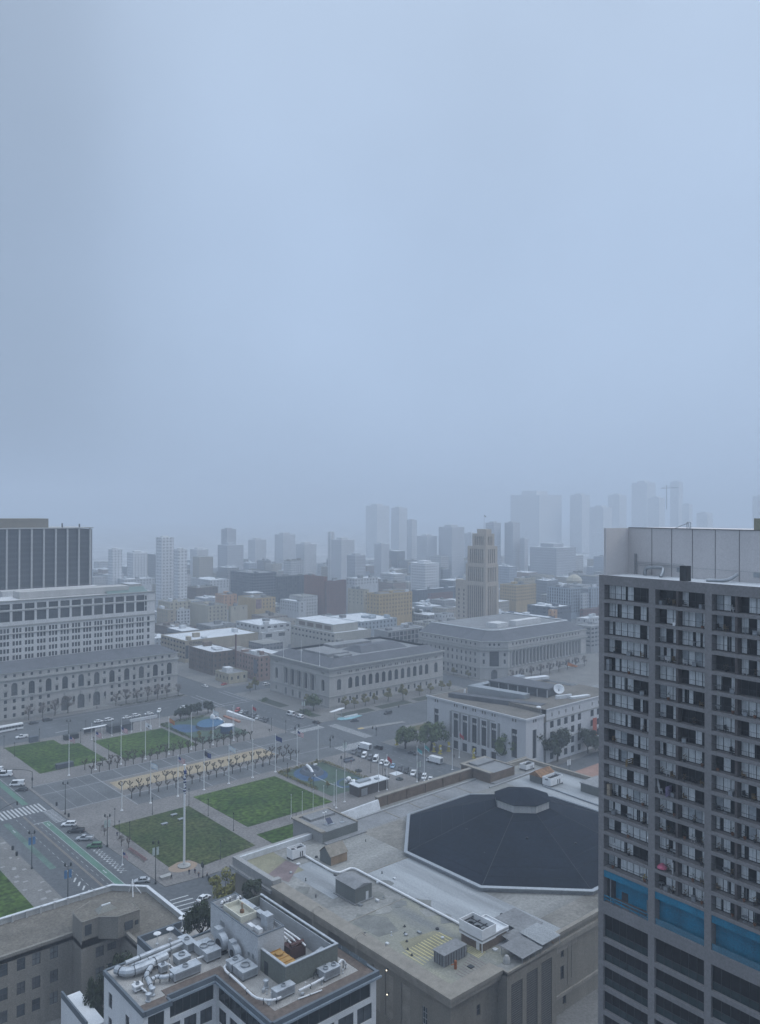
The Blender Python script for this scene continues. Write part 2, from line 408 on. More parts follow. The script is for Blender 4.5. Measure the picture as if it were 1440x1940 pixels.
mb = MB(); sheet(mb, 95.25, 100, 95.42, 301, .0075); sheet(mb, 95.62, 100, 95.8, 301, .0075); sheet(mb, 95.3, 313, 95.5, 396, .0075)
for a in (U(668, 1383), U(690, 1379)): pass
struct(mb, 'road_marking', M_yel)
# traffic island on the mall road, with yellow tactile tip; kerbed bays
mb = MB(); mb.prism([(259.6, 311.4), (262, 314.6), (288, 309.5), (287.5, 306.5)], 0, .16); struct(mb, 'traffic_island', M_kerb)
mb = MB(); sheet(mb, 260.6, 311.7, 263.8, 313.6, .166); struct(mb, 'tactile_paving', mat('tactile_yellow', (.45, .33, .12), .8, .15))
mb = MB(); mb.prism([(278, 300), (279, 286), (300, 286), (312, 293), (300, 300.5), (284, 302)], 0, .17); struct(mb, 'pavement', M_pave)
mb = MB(); mb.prism([(281, 298), (282, 289), (299, 288.5), (307, 293), (298, 298.5)], .1, .24); struct(mb, 'planting_bed', mat('bed_soil', (.10, .085, .05), .95, .4, .5, col2=(.13, .12, .05)))
mb = MB()
for x0, x1 in ((270, 292), (297, 320), (325, 346), (350, 362)): mb.prism(rect(x0, 335.6, x1, 342.5), .1, .2)
mb.prism(rect(256.6, 346, 262.5, 362), .1, .2); mb.prism(rect(255.5, 375, 262, 398), .1, .2)
struct(mb, 'planting_bed', mat('bed_dark', (.045, .052, .04), .95, .3, .4))
# ---------------------------------------------------------------- civic buildings round the plaza
M_stone = mat('pale_granite', (.37, .362, .35), .8, .12, .25, streak=1, fine=.06)
M_stone_w = mat('white_stone', (.52, .52, .52), .8, .1, .3, streak=1, fine=.05)
M_stone_l = mat('library_granite', (.47, .475, .49), .75, .08, .3, streak=1, fine=.04)
M_stone_d = mat('stone_trim', (.29, .29, .28), .85, .15, .5, fine=.06)
M_slate = mat('slate_roof', (.085, .09, .10), .75, .2, .2, streak=1, fine=.1)
M_gravel = mat('gravel_roof', (.135, .125, .11), .95, .22, .12, fine=.12)
M_flat = mat('flat_roof_grey', (.19, .195, .20), .85, .2, .12, fine=.08)
M_flat_w = mat('flat_roof_white', (.52, .54, .56), .7, .14, .12, fine=.05)
M_gl = glass('window_glass_dark', (.028, .034, .042))
M_gl2 = glass('window_glass_grey', (.055, .065, .075), .12)
M_gl3 = mat('window_blind', (.14, .15, .155), .5, .15, 1.2)
M_gl4 = mat('window_half_blind', (.085, .09, .095), .35, .4, .8)
M_fr = mat('window_frame_dark', (.06, .065, .07), .6, .1)
M_fr_w = mat('window_frame_pale', (.3, .31, .32), .6, .1)
M_metal = mat('galvanised_metal', (.32, .34, .36), .45, .15, 1.5, metal=.6, fine=.1)
M_wp = mat('white_paint', (.66, .67, .68), .55, .07, .8, fine=.03)
M_dark = mat('dark_metal', (.035, .038, .042), .55, .2, 1)
GLS = [M_gl, M_gl, M_gl2, M_gl4]; GLB = [M_gl, M_gl2, M_gl3, M_gl4]
S_, W_ = (1, 0), (0, -1)

# --- long arched office building on the north side
b = thing('civic_building', 'long grey stone civic block with three arched doorways and a slate hipped roof', 'building', (92, 443, 0))
X0, X1, Y0 = 92.0, 228.3, 443.0
ops_a = []; ops_p = []; ops_q = []; ops_t = []; ops_g = []; ops_d = []
ac = [223-8.75*k for k in range(15)]
for x in ac:
    ops_a.append((x-X0, 3.1, 12.5, 6.8, 'a'))
    ops_p.append((x-4.37-X0, 1.55, 12.3, 2.6, 'r')); ops_q.append((x-4.37-X0, 1.3, 17.7, 1.6, 'r'))
    for q in (x, x-4.37):
        if q-X0 > 2:
            ops_t.append((q-X0, 1.3, 22.2, 1.6, 'r'))
            if not 154 < q < 187.5 or q > 187:
                ops_g += [(q-X0, 1.55, 8.9, 1.9, 'r'), (q-X0, 1.55, 5.2, 1.9, 'r'), (q-X0, 1.5, 1.5, 1.9, 'r')]
ops_d = [(x-X0, 3.9, .5, 8.1, 'a') for x in ac if 158 < x < 184]
mb = MB(); allo = ops_a+ops_p+ops_q+ops_t+ops_g+ops_d
allo = [o for o in allo if o[0]-o[1]/2 > .3]
facade(mb, (X0, Y0), S_, X1-X0, 0, 24.6, allo, .55)
mb.face((X0, Y0, 0), (X0, Y0+24, 0), (X0, Y0+24, 24.6), (X0, Y0, 24.6)); mb.face((X1, Y0, 0), (X1, Y0+24, 0), (X1, Y0+24, 24.6), (X1, Y0, 24.6))
mb.face((X0, Y0+24, 0), (X1, Y0+24, 0), (X1, Y0+24, 24.6), (X0, Y0+24, 24.6))
mb.build('wall', M_stone, b)
mb = MB()
for z0, z1, d in ((.0, .9, .25), (11.2, 11.8, .4), (20.3, 20.8, .35), (20.8, 21.5, .8), (24.4, 24.9, .5)):
    mb.box(X0-d, Y0-d, z0, X1+d, Y0-.003, z1); mb.box(X1+.003, Y0-.002, z0, X1+d, Y0+24, z1)
for o in ops_p: mb.box(X0+o[0]-1.3, Y0-.35, 15.2, X0+o[0]+1.3, Y0-.004, 15.55); mb.face((X0+o[0]-1.3, Y0-.3, 15.55), (X0+o[0]+1.3, Y0-.3, 15.55), (X0+o[0], Y0-.3, 16.3))
for o in ops_a: mb.box(X0+o[0]-1.9, Y0-.45, 11.8, X0+o[0]+1.9, Y0-.004, 12.45)
for o in ops_d: mb.box(X0+o[0]-.5, Y0-.5, 8.5, X0+o[0]+.5, Y0-.004, 10.4)
mb.build('cornice', M_stone_d, b)
mb = MB(); i0 = [(X0-.3, Y0-.3, 24.9), (X1+.3, Y0-.3, 24.9), (X1+.3, Y0+24.3, 24.9), (X0-.3, Y0+24.3, 24.9)]
rg = [(X0+7, Y0+12, 29), (X1-7, Y0+12, 29)]
mb.face(i0[0], i0[1], rg[1], rg[0]); mb.face(i0[2], i0[3], rg[0], rg[1]); mb.face(i0[1], i0[2], rg[1]); mb.face(i0[3], i0[0], rg[0])
mb.build('roof', M_slate, b)
cnt = [0]; vis = lambda L_: [o for o in L_ if X0+o[0] > 124]
for L_, nx, nz in ((ops_d, 2, 3), (ops_a, 3, 4), (ops_p, 1, 2), (ops_q, 1, 1), (ops_t, 1, 1), (ops_g, 1, 2)):
    windows(b, (X0, Y0), S_, [o for o in L_ if X0+o[0] > 122 and o in allo], .5, GLS, M_fr, nx, nz, 'door' if L_ is ops_d else 'window', .12, cnt)
for x in (157.8, 166.5, 175.2, 183.9):
    mb = MB(); mb.box(x-.35, Y0-.9, 5.4, x+.35, Y0-.02, 7.4); mb.tube((x, Y0-.6, 3.4), (x, Y0-.6, 5.4), .1, .2); mb.ball((x, Y0-.6, 7.7), .4)
    mb.build('wall_lantern', M_dark, b)
mb = MB()
for k in range(4): mb.box(158-k*.5, Y0-1.2-.45*k, 0, 184+k*.5, Y0-.8-.45*k+.4, .7-.16*k)
mb.build('entrance_steps', M_stone_d, b)

# --- library-turned-museum, arched, with a columned front
b = thing('museum_building', 'low stone museum with a columned front, tall arched windows and dark slate roof edges', 'building', (275.7, 356.1, 0))
X0, X1, Y0, Y1 = 275.7, 365.6, 356.1, 415.0
cx = [282.6]+[290.7+5.06*k for k in range(13)]+[359.6]
sa = [(x-X0, 2.9, 9.2, 6.2, 'a') for x in cx]
sg = [(x-X0, 1.5, 2.0, 2.6, 'r') for x in cx]; st = [(x-X0+d, .75, 18.0, 1.3, 'r') for x in cx for d in (-.75, .75)]
mb = MB(); facade(mb, (X0, Y0), S_, X1-X0, 0, 21.8, sa+sg+st, .6)
wy = [397.7-6.58*k for k in range(5)]
wo = [(Y1-y, 3.9, 7.2, 9.2, 'r') for y in wy]; wa = [(Y1-y, 2.9, 8.5, 6.6, 'a') for y in (408.3, 362.1)]
wg = [(Y1-y, 1.9, .5, 4, 'r') for y in (398.5, 391.5, 384.4)]+[(Y1-y, 1.5, 1.8, 2.4, 'r') for y in (408.5, 377.5, 371, 363)]
wt = [(Y1-y+d, .75, 18.0, 1.3, 'r') for y in (408.3, 362.1) for d in (-.8, .8)]
facade(mb, (X0, Y1), W_, Y1-Y0, 0, 21.8, wo+wa+wg+wt, 1.1)
mb.face((X1, Y0, 0), (X1, Y1, 0), (X1, Y1, 21.8), (X1, Y0, 21.8)); mb.face((X0, Y1, 0), (X1, Y1, 0), (X1, Y1, 21.8), (X0, Y1, 21.8))
mb.build('wall', M_stone, b)
mb = MB()
for z0, z1, d in ((0, .8, .3), (5.7, 6.3, .4), (16.9, 17.3, .35), (19.4, 19.9, .4), (20.9, 21.4, .8), (21.4, 22.2, 1.0)):
    mb.box(X0-d, Y0-d, z0, X1+d, Y0-.003, z1); mb.box(X0-d, Y0-.002, z0, X0-.003, Y1+d, z1)
mb.build('cornice', M_stone_d, b)
for k, y in enumerate(wy):
    for s in (-1, 1):
        mb = MB(); c = (X0-.35, y+s*2.45, 0)
        mb.lathe(c, [(.62, 7.0), (.62, 7.4), (.5, 7.5), (.5, 12), (.43, 15.9), (.6, 16.1), (.6, 16.6)], 10); mb.build('column', M_stone, b)
cnt = [0]
windows(b, (X0, Y0), S_, sa, .55, GLS, M_fr, 3, 4, count=cnt); windows(b, (X0, Y1), W_, wa, 1.0, GLS, M_fr, 3, 4, count=cnt)
windows(b, (X0, Y1), W_, wo, 1.0, [M_gl, M_gl4], M_fr, 3, 4, count=cnt)
windows(b, (X0, Y0), S_, sg, .5, GLS, M_fr, 2, 2, count=cnt); windows(b, (X0, Y1), W_, wg[3:], 1.0, GLS, M_fr, 2, 2, count=cnt)
windows(b, (X0, Y1), W_, wg[:3], 1.0, [M_gl], M_fr, 2, 2, 'door', count=cnt)
windows(b, (X0, Y0), S_, st, .4, [M_gl], M_fr, 1, 1, count=cnt); windows(b, (X0, Y1), W_, wt, .9, [M_gl], M_fr, 1, 1, count=cnt)
mb = MB()
def ring(o, i, zo, zi):
    for k in range(4): mb.face((*o[k], zo), (*o[(k+1) % 4], zo), (*i[(k+1) % 4], zi), (*i[k], zi))
ro = rect(X0+.4, Y0+.4, X1-.4, Y1-.4); ri = rect(X0+9, Y0+7, X1-7, Y1-7)
ring(ro, ri, 22.2, 25.6); ring(ri, rect(X0+9.3, Y0+7.3, X1-7.3, Y1-7.3), 25.6, 25.6)
mb.build('roof', M_slate, b)
mb = MB(); mb.prism(rect(X0+9.32, Y0+7.32, X1-7.32, Y1-7.32), 21, 24.2); mb.build('roof', M_flat, b)
mb = MB(); mb.loft([[(x, y, 24.2) for x, y in rect(312, 372, 350, 390)], [(x, y, 27.3) for x, y in rect(316, 378, 346, 384)]]); mb.build('skylight', M_slate, b)
mb = MB(); mb.box(289, 375, 24.2, 305, 400, 25.8); mb.box(308, 395, 24.2, 340, 404, 26.4); mb.box(290, 366, 24.2, 300, 371, 26); mb.build('roof_plant', M_flat, b)
for k in range(8):
    mb = MB(); x = 292+1.6*k; y = 364.2+.5*(k % 2); mb.lathe((x, y, 24.2), [(.5, 0), (.5, .9), (.7, 1), (.05, 1.4)], 8); mb.build('roof_vent', M_metal, b)
for k, y in enumerate((400.3, 382.3, 364.6)):
    mb = MB(); c = (X0-.4, y, 22.21); mb.lathe(c, [(.3, 0), (.3, .4), (.13, .5), (.07, 12), (.16, 12.1), (.02, 12.4)], 8)
    one(mb, 'flagpole', M_wp, ['bare white flagpole on the museum cornice, nearest the cross street', 'bare white flagpole in the middle of the museum cornice', 'bare white flagpole on the museum cornice, nearest the corner'][k], 'flagpole', c, 'flagpoles on the museum roof edge')

# --- new library with tall window slots
b = thing('library_building', 'light grey stone library with tall window slots and a dish on its brown roof', 'building', (272.7, 216.5, 0))
X0, Y0, Y1, XE = 272.7, 216.5, 275.8, 345.0
lw = [(Y1-y, 3.0, z0, h, 'r') for y, z0, h in ((269.7, 4.0, 12.4), (257.2, 5.3, 11.3), (251.6, 5.3, 11.3), (245.8, 5.3, 11.3), (240.1, 5.3, 11.3), (234.4, 5.3, 11.3), (222.8, 4.0, 12.4))]
lg = [(Y1-y, 3.0, .2, 3.8, 'r') for y in (257.2, 251.6, 245.8, 240.1, 234.4)]
lt = [(Y1-y+d, .8, 19.5, 1.4, 'r') for y in (269.7, 257.2, 251.6, 245.8, 240.1, 234.4, 222.8) for d in (-.75, .75)]
mb = MB(); facade(mb, (X0, Y1), W_, Y1-Y0, 0, 21.4, lw+lg+lt, .7)
l2 = [(6.0, 2.7, 4.0, 12.4, 'r')]; l2t = [(6+d, .8, 19.5, 1.4, 'r') for d in (-.75, .75)]
facade(mb, (X0, Y0), S_, 12.2, 0, 21.4, l2+l2t, .7)
gx = [291.2, 296.3, 301.4, 306.6, 311.7, 321.7, 326.8, 331.9, 337]
lgx = [(x-287.2, 2.6, z, 3.0, 'r') for x in gx for z in (14.9, 10.3, 5.6, 1.2)]; ls = [(x-287.2, .75, 20, 1.6, 'r') for x in gx]
facade(mb, (287.2, Y0+.3), S_, XE-287.2, 0, 23.4, lgx+ls, .5)
mb.face((284.9, Y0, 0), (284.9, Y0+3, 0), (284.9, Y0+3, 21.4), (284.9, Y0, 21.4)); mb.face((287.2, Y0+.3, 0), (287.2, Y0+3, 0), (287.2, Y0+3, 23.4), (287.2, Y0+.3, 23.4))
mb.face((X0, Y1, 0), (XE, Y1, 0), (XE, Y1, 21.4), (X0, Y1, 21.4)); mb.face((XE, Y0+.3, 0), (XE, Y1, 0), (XE, Y1, 21.4), (XE, Y0+.3, 23.4))
mb.face((287.2, Y0+3.3, 21.4), (287.2, Y0+.3, 21.4), (287.2, Y0+.3, 23.4), (287.2, Y0+3.3, 23.4))
mb.build('wall', M_stone_l, b)
mb = MB(); mb.box(284.91, Y0+2.2, 0, 287.19, Y0+2.5, 21.3); mb.build('glass_strip', mat('green_glass', (.08, .12, .12), .15, .2), b)
mb = MB(); mb.box(X0-.5, Y0-.5, 21.0, 285.2, Y0-.003, 21.9); mb.box(X0-.5, Y0-.002, 21.0, X0-.003, Y1+.4, 21.9); mb.box(287.1, Y0-.1, 23.2, XE, Y0+.297, 23.7); mb.build('cornice', M_stone_l, b)
mb = MB(); mb.box(287.2, Y0+.1, 18.2, XE, Y0+.297, 18.8); mb.box(287.2, Y0+.12, 8.9, XE, Y0+.297, 9.4); mb.box(X0-.12, Y0+17, 17.3, X0-.003, Y0+43.5, 17.7); mb.build('stone_band', M_stone_d, b)
for k in range(6):
    y = 260-5.68*k-0; y = [260.2, 254.4, 248.7, 242.95, 237.25, 231.3][k]
    mb = MB(); mb.box(X0-.25, y-.6, 5.3, X0-.003, y+.6, 17.2); mb.build('pilaster', mat('library_dark_strip', (.2, .205, .21), .7, .1, .5), b)
cnt = [0]
windows(b, (X0, Y1), W_, lw, .6, [M_gl, M_gl2], M_fr, 3, 5, count=cnt, bar=.16); windows(b, (X0, Y0), S_, l2, .6, [M_gl], M_fr, 3, 5, count=cnt, bar=.16)
windows(b, (X0, Y1), W_, lg, .6, [M_gl], M_fr, 2, 2, 'door', count=cnt); windows(b, (X0, Y1), W_, lt, .4, [M_gl, M_gl3], M_fr, 1, 1, count=cnt); windows(b, (X0, Y0), S_, l2t, .4, [M_gl3], M_fr, 1, 1, count=cnt)
windows(b, (287.2, Y0+.3), S_, lgx, .4, [M_gl, M_gl2], M_fr, 2, 2, count=cnt); windows(b, (287.2, Y0+.3), S_, ls, .35, [M_gl2], M_fr, 1, 1, count=cnt)
mb = MB()
for o in lw:
    for d in (-.9, 0, .9): mb.box(X0+.38, Y1-o[0]+d-.25, 13.4, X0+.5, Y1-o[0]+d+.25, 14.3)
mb.build('lit_spandrel', M_stone_w, b)  # lit look comes only from the pale stone colour
mb = MB(); mb.prism(rect(X0+.1, Y0+.4, XE-.1, Y1-.1), 18, 21.2); mb.prism(rect(288, Y0+1, XE-.3, 240), 20, 22.9); mb.build('roof', M_gravel, b)
mb = MB()     # stepped metal roofs and the L-shaped skylight curb
mb.prism([(279, 268), (283, 268), (297.5, 225), (292.5, 224)], 21.2, 23.2); mb.build('roof_vault', M_slate, b)
mb = MB(); mb.prism([(291.5, 267), (297, 267), (301.5, 237), (297, 236.5)], 21.2, 25.1); mb.prism([(291.5, 267.1), (332, 276-8), (332, 264), (297, 263.5)], 21.2, 25.2); mb.build('skylight_curb', M_metal, b)
mb = MB(); mb.loft([[(302, 262, 22.9), (308, 232, 22.9), (318, 234, 22.9), (318, 262, 22.9)], [(302, 262, 26.5), (308, 232, 26.5), (318, 234, 26.5), (318, 262, 26.5)]])
mb.build('atrium', M_gl2, b)
mb = MB(); mb.prism([(301.5, 262.5), (307.6, 231.5), (318.6, 233.5), (318.6, 262.5)], 26.5, 27.1); mb.build('atrium_roof', M_slate, b)
mb = MB()
for t in range(7):
    x = 302+6*t/6; y = 262-30*t/6; mb.box(x-.3, y-.25, 22.9, x+.1, y+.25, 26.6)
mb.build('atrium_mullion', M_fr_w, b)
for (x, y, l, wd, h) in ((313, 226.5, 9, 1.0, 1.6), (320, 222.5, 11, 2.2, .9), (336, 262, 18, 3.5, 1.2)):
    mb = MB(); i0 = 0; mb.box(x-l/2, y-wd/2, 22.92, x+l/2, y+wd/2, 22.92+h); mb.turn(0, -.25, (x, y)); mb.build('roof_duct', M_flat_w, b)
mb = MB(); mb.tube((285.1, 263, 21.2), (285.1, 263, 25), .35); mb.lathe((285.1, 263, 21.2), [(1, 0), (1, .3), (.4, .6)], 10); mb.build('vent_pipe', M_wp, b)
mb = MB(); mb.ball((290.5, 223.5, 22), 1.5, 10, 6); mb.build('roof_dome', M_wp, b)
t = thing('satellite_dish', 'white satellite dish on the brown library roof', 'dish', (315.5, 231, 22.9))
mb = MB(); dd = Vector((-.6, -.55, .55)).normalized(); xx = dd.cross(Vector((0, 0, 1))).normalized(); yy = xx.cross(dd); c = Vector((315.5, 231, 26))
mb.loft([[c+dd*zz+(xx*math.cos(a)+yy*math.sin(a))*rr_ for a in [2*math.pi*q/18 for q in range(18)]] for rr_, zz in ((.1, -.75), (1, -.55), (1.9, 0), (2.5, .55), (2.45, .6), (1.8, .1), (.9, -.45), (.1, -.65))]); mb.build('reflector', M_wp, t, smooth=True)
mb = MB(); mb.tube((315.5, 231, 22.9), c, .25); mb.tube(c-dd*.6, c+dd*2, .06); mb.box(314, 229.5, 22.9, 317, 232.5, 23.2); mb.build('mount', M_metal, t)
mb = MB(); mb.box(319.9, Y0-1.4, 5, 322.9, Y0-1.2, 14.6); o = one(mb, 'banner', mat('red_banner', (.36, .09, .06), .7, .15, .5), 'tall red banner hanging on the library side wall', 'banner', (321.4, Y0-1.3, 5))
for k in range(3): tag(o, None, None)

# --- federal building with the chamfered corner
b = thing('federal_building', 'grey federal office block with a cut corner, a long colonnade and a dormered roof storey', 'building', (397, 341, 0))
X0, Y0, YC, XC, X1, Y1 = 397.0, 341.0, 352.5, 411.0, 498.0, 410.0
wc = [Y1-(357.2+4.1*k) for k in range(13)]
rows = [(15.2, 2.1), (10.3, 2.9), (4.9, 2.1), (1.2, 2.3)]
ow = [(c, 1.5, s, h, 'r') for c in wc for s, h in rows]; owt = [(c, 1.2, 22.0, 1.6, 'r') for c in wc]
mb = MB(); facade(mb, (X0, Y1), W_, Y1-YC, 0, 24.6, ow+owt, .5)
cu = Vector((XC-X0, Y0-YC)); cl = cu.length; cu.normalize(); cu = (cu.x, cu.y)
oc = [(cl/2, 6.2, 8.6, 9.8, 'r'), (cl/2, 4.2, .3, 6.2, 'a'), (2.2, 1.4, 15.2, 2.1, 'r'), (cl-2.2, 1.4, 15.2, 2.1, 'r'), (2.2, 1.4, 10.3, 2.9, 'r'), (cl-2.2, 1.4, 10.3, 2.9, 'r')]
oct_ = [(cl/2+d, 1.3, 22.0, 1.6, 'r') for d in (-3, 0, 3)]
facade(mb, (X0, YC), cu, cl, 0, 24.6, oc+oct_, .7)
nS = 21; sxs = [3+3.66*k+1.83 for k in range(nS)]
os_ = [(c, 2.3, 8.4, 9.6, 'r') for c in sxs]; ost = [(c, 1.2, 22.0, 1.6, 'r') for c in sxs]; osg = [(c, 1.5, 2.2, 2.6, 'r') for c in sxs]
facade(mb, (XC, Y0), S_, X1-XC, 0, 24.6, os_+ost+osg, 1.0)
mb.face((X1, Y0, 0), (X1, Y1, 0), (X1, Y1, 24.6), (X1, Y0, 24.6)); mb.face((X0, Y1, 0), (X1, Y1, 0), (X1, Y1, 24.6), (X0, Y1, 24.6)); mb.build('wall', M_stone, b)
def outl(d): return [(X0-d, Y1), (X0-d, YC-d*.4), (XC-d*.4, Y0-d), (X1+d, Y0-d), (X1+d, Y1)]
mb = MB()
for z0, z1, d in ((7.3, 7.9, .35), (18.4, 18.9, .4), (18.9, 19.9, .9), (20.6, 21.1, .3), (24.4, 25.0, .6)): mb.prism(outl(d), z0, z1)
mb.build('cornice', M_stone_d, b)
for k in range(nS+1):
    mb = MB(); mb.lathe((XC+3+3.66*k, Y0-.3, 0), [(.72, 8.0), (.72, 8.4), (.58, 8.5), (.5, 17.5), (.7, 17.7), (.7, 18.4)], 8); mb.build('column', M_stone, b)
cnt = [0]
windows(b, (X0, YC), cu, oc, .6, GLS, M_fr, 2, 3, count=cnt); windows(b, (XC, Y0), S_, os_, .9, GLS, M_fr, 2, 4, count=cnt); windows(b, (X0, Y1), W_, [o for o in ow if o[2] > 4], .45, GLS, M_fr, 1, 2, count=cnt)
windows(b, (X0, Y1), W_, owt, .4, [M_gl], M_fr, 1, 1, count=cnt); windows(b, (X0, YC), cu, oct_, .4, [M_gl], M_fr, 1, 1, count=cnt); windows(b, (XC, Y0), S_, ost+osg, .4, [M_gl], M_fr, 1, 1, count=cnt); windows(b, (X0, Y1), W_, [o for o in ow if o[2] < 4], .45, GLS, M_fr, 1, 2, count=cnt)
mb = MB(); o_ = outl(-.2); i_ = [(X0+12, Y1), (X0+12, YC+5), (XC+5, Y0+12), (X1-6, Y0+12), (X1-6, Y1)]
for k in range(4): mb.face((*o_[k], 25), (*o_[k+1], 25), (*i_[k+1], 30.4), (*i_[k], 30.4))
mb.build('roof', M_slate, b)
mb = MB(); mb.prism(i_, 25, 30); mb.build('roof', M_flat, b)
mb = MB(); mb.path([(x, y, 30.5) for x, y in i_], .4, 4); mb.build('ridge_cap', M_flat_w, b)
mb = MB(); mb.box(425, 362, 30, 436, 372, 33); mb.box(442, 360, 30, 470, 366, 33.5); mb.build('roof_plant', M_stone_w, b)

# --- tall white state office block behind, and the dark tower beyond it
b = thing('office_block', 'tall white gridded office slab rising behind the long arched civic block', 'building', (110, 473.3, 0))
X0, X1, Y0 = 110.0, 228.3, 473.3
gc = [218.6-6.6*k for k in range(14)]
o1 = [(c-X0+d, 1.25, z, 2.5, 'r') for c in gc for d in (-1.75, 0, 1.75) for z in (41.0, 37.6, 33.8, 29.8, 25.9, 22, 18)] + [(224-X0, 1.6, z, 2.5, 'r') for z in (41, 37.6, 33.8, 29.8, 25.9, 22)]
o1 = [o for o in o1 if .8 < o[0]]
o2 = [(c-X0+.1, 5.3, z, h, 'r') for c in gc for z, h in ((53.9, 3.2), (47.2, 5.6)) if c-X0 > 4]+[(222.3-X0, 1.3, z, 2.6, 'r') for z in (54, 50.4, 47.2)]
mb = MB(); facade(mb, (X0, Y0), S_, X1-X0, 0, 58.5, o1+o2, .6)
mb.face((X0, Y0, 0), (X0, Y0+26, 0), (X0, Y0+26, 58.5), (X0, Y0, 58.5)); mb.face((X1, Y0, 0), (X1, Y0+26, 0), (X1, Y0+26, 58.5), (X1, Y0, 58.5)); mb.face((X0, Y0+26, 0), (X1, Y0+26, 0), (X1, Y0+26, 58.5), (X0, Y0+26, 58.5)); mb.face((X0, Y0, 58.5), (X1, Y0, 58.5), (X1, Y0+26, 58.5), (X0, Y0+26, 58.5))
mb.build('wall', M_stone_w, b)
mb = MB(); mb.box(X0, Y0-.5, 40.1, X1, Y0-.003, 40.6); mb.box(X0, Y0-.35, 44.4, X1, Y0-.003, 45.2); mb.box(X0, Y0-.3, 53.0, X1, Y0-.003, 53.5); mb.box(X0, Y0-.6, 58.5, X1+.4, Y0+.6, 59.1); mb.build('cornice', M_stone_d, b)
cnt = [0]; near = sorted(o1, key=lambda o: -o[2])
windows(b, (X0, Y0), S_, o2, .5, [M_gl, M_gl2, M_gl4], M_fr, 4, 2, count=cnt, bar=.14); windows(b, (X0, Y0), S_, near, .4, GLS, M_fr, 1, 2, count=cnt)
mb = MB(); mb.box(150, 482, 58.5, 215, 494, 62.5); mb.build('roof_plant', M_stone, b)
mb = MB(); mb.face((200, 478, 58.6), (226, 478, 58.6), (226, 486, 61.4), (200, 486, 61.4)); mb.face((226, 478, 58.6), (226, 486, 61.4), (226, 494, 58.6)); mb.face((200, 486, 61.4), (226, 486, 61.4), (226, 494, 58.6), (200, 494, 58.6)); mb.build('roof', mat('green_roof', (.12, .17, .16), .7, .1), b)
b = thing('office_tower', 'dark glass tower with pale vertical fins and a brown crown, behind the white slab', 'tower', (130, 560, 0))
X0, X1, Y0, ZT = 130.0, 223.2, 560.0, 96.8
mb = MB(); mb.box(X0, Y0+1.2, 0, X1, Y0+38, ZT-.6); mb.build('wall', mat('tower_wall', (.14, .14, .145), .7, .1), b)
fx_ = []
for k in range(10):
    x = 221.9-7.92*k-.4; fx_.append(x)
    mb = MB(); mb.box(x-.55, Y0, 56.5, x+.55, Y0+1.19, ZT); mb.build('fin', mat('tower_fin', (.36, .36, .355), .7, .1, .4), b)
mgt = farwall('tower_glass', (.055, .06, .066), (.035, .04, .048), 1.32, 3.7, .8, .62)
for k in range(9):
    mb = MB(); mb.box(fx_[k+1]+.56, Y0+.8, 58, fx_[k]-.56, Y0+1.18, ZT-.4); mb.build('glazing', mgt, b)
mb = MB(); mb.box(X0-.3, Y0-.4, ZT, X1+.3, Y0+38.3, ZT+.7); mb.build('cornice', mat('tower_fin', (.36, .36, .355)), b)
mb = MB(); mb.box(X0, Y0+4, ZT+.71, 194, Y0+30, ZT+6.8); mb.build('crown', mat('brown_crown', (.17, .15, .115), .8, .12), b)
mb = MB(); mb.tube((204, 566, ZT+.7), (204, 566, ZT+3.6), .5); mb.tube((216, 566, ZT+.7), (216, 566, ZT+3), .5); mb.build('roof_vent', M_dark, b)
mb = MB(); mb.box(X0, Y0-14, 0, X1+.5, Y0-.01, 53); mb.box(160, Y0-12, 53, X1+.4, Y0-.5, 57); mb.build('podium', M_stone_w, b)

# --- stepped art-deco tower
b = thing('art_deco_tower', 'tan stepped art deco tower with vertical window strips, standing above the hazy rooftops', 'tower', (480, 421, 0))
M_deco = mat('tan_terracotta', (.40, .35, .295), .8, .1, .3, streak=1)
M_strip = farwall('deco_window_strip', (.17, .15, .13), (.05, .055, .06), 50, 3.4, 1, .62)
X0, Y0 = 480.0, 421.0
def deco(x0, y0, x1, y1, z0, z1, pw=2.6, ww=1.35):
    mb = MB(); nx = max(1, round((x1-x0)/pw)); ny = max(1, round((y1-y0)/pw)); ox = (x1-x0)/nx; oy = (y1-y0)/ny
    fo = [((i+.5)*ox, ww, z0+1, z1-z0-3.2, 'r') for i in range(nx) if 0 < i < nx-1 or nx < 4]; wo_ = [((i+.5)*oy, ww, z0+1, z1-z0-3.2, 'r') for i in range(ny) if 0 < i < ny-1 or ny < 4]
    facade(mb, (x0, y0), S_, x1-x0, z0, z1, fo, .7); facade(mb, (x0, y1), W_, y1-y0, z0, z1, wo_, .7)
    mb.face((x1, y0, z0), (x1, y1, z0), (x1, y1, z1), (x1, y0, z1)); mb.face((x0, y1, z0), (x1, y1, z0), (x1, y1, z1), (x0, y1, z1)); mb.face((x0, y0, z1), (x1, y0, z1), (x1, y1, z1), (x0, y1, z1))
    mb.build('wall', M_deco, b)
    for c, w_, s, h, k in fo: m2 = MB(); m2.face((x0+c-w_/2, y0+.65, s), (x0+c+w_/2, y0+.65, s), (x0+c+w_/2, y0+.65, s+h), (x0+c-w_/2, y0+.65, s+h)); m2.build('window_strip', M_strip, b)
    for c, w_, s, h, k in wo_: m2 = MB(); m2.face((x0+.65, y1-c-w_/2, s), (x0+.65, y1-c+w_/2, s), (x0+.65, y1-c+w_/2, s+h), (x0+.65, y1-c-w_/2, s+h)); m2.build('window_strip', M_strip, b)
deco(480, 421, 495.6, 442.8, 0, 53, 2.2, 1.1); deco(480.25, 421.25, 495.3, 442.3, 53, 67.7, 2.2, 1.1); deco(480.6, 421.6, 494.6, 440.8, 67.7, 82, 2.2, 1.1); deco(481.8, 422.6, 492, 436.8, 82, 92, 2.0, 1.0)
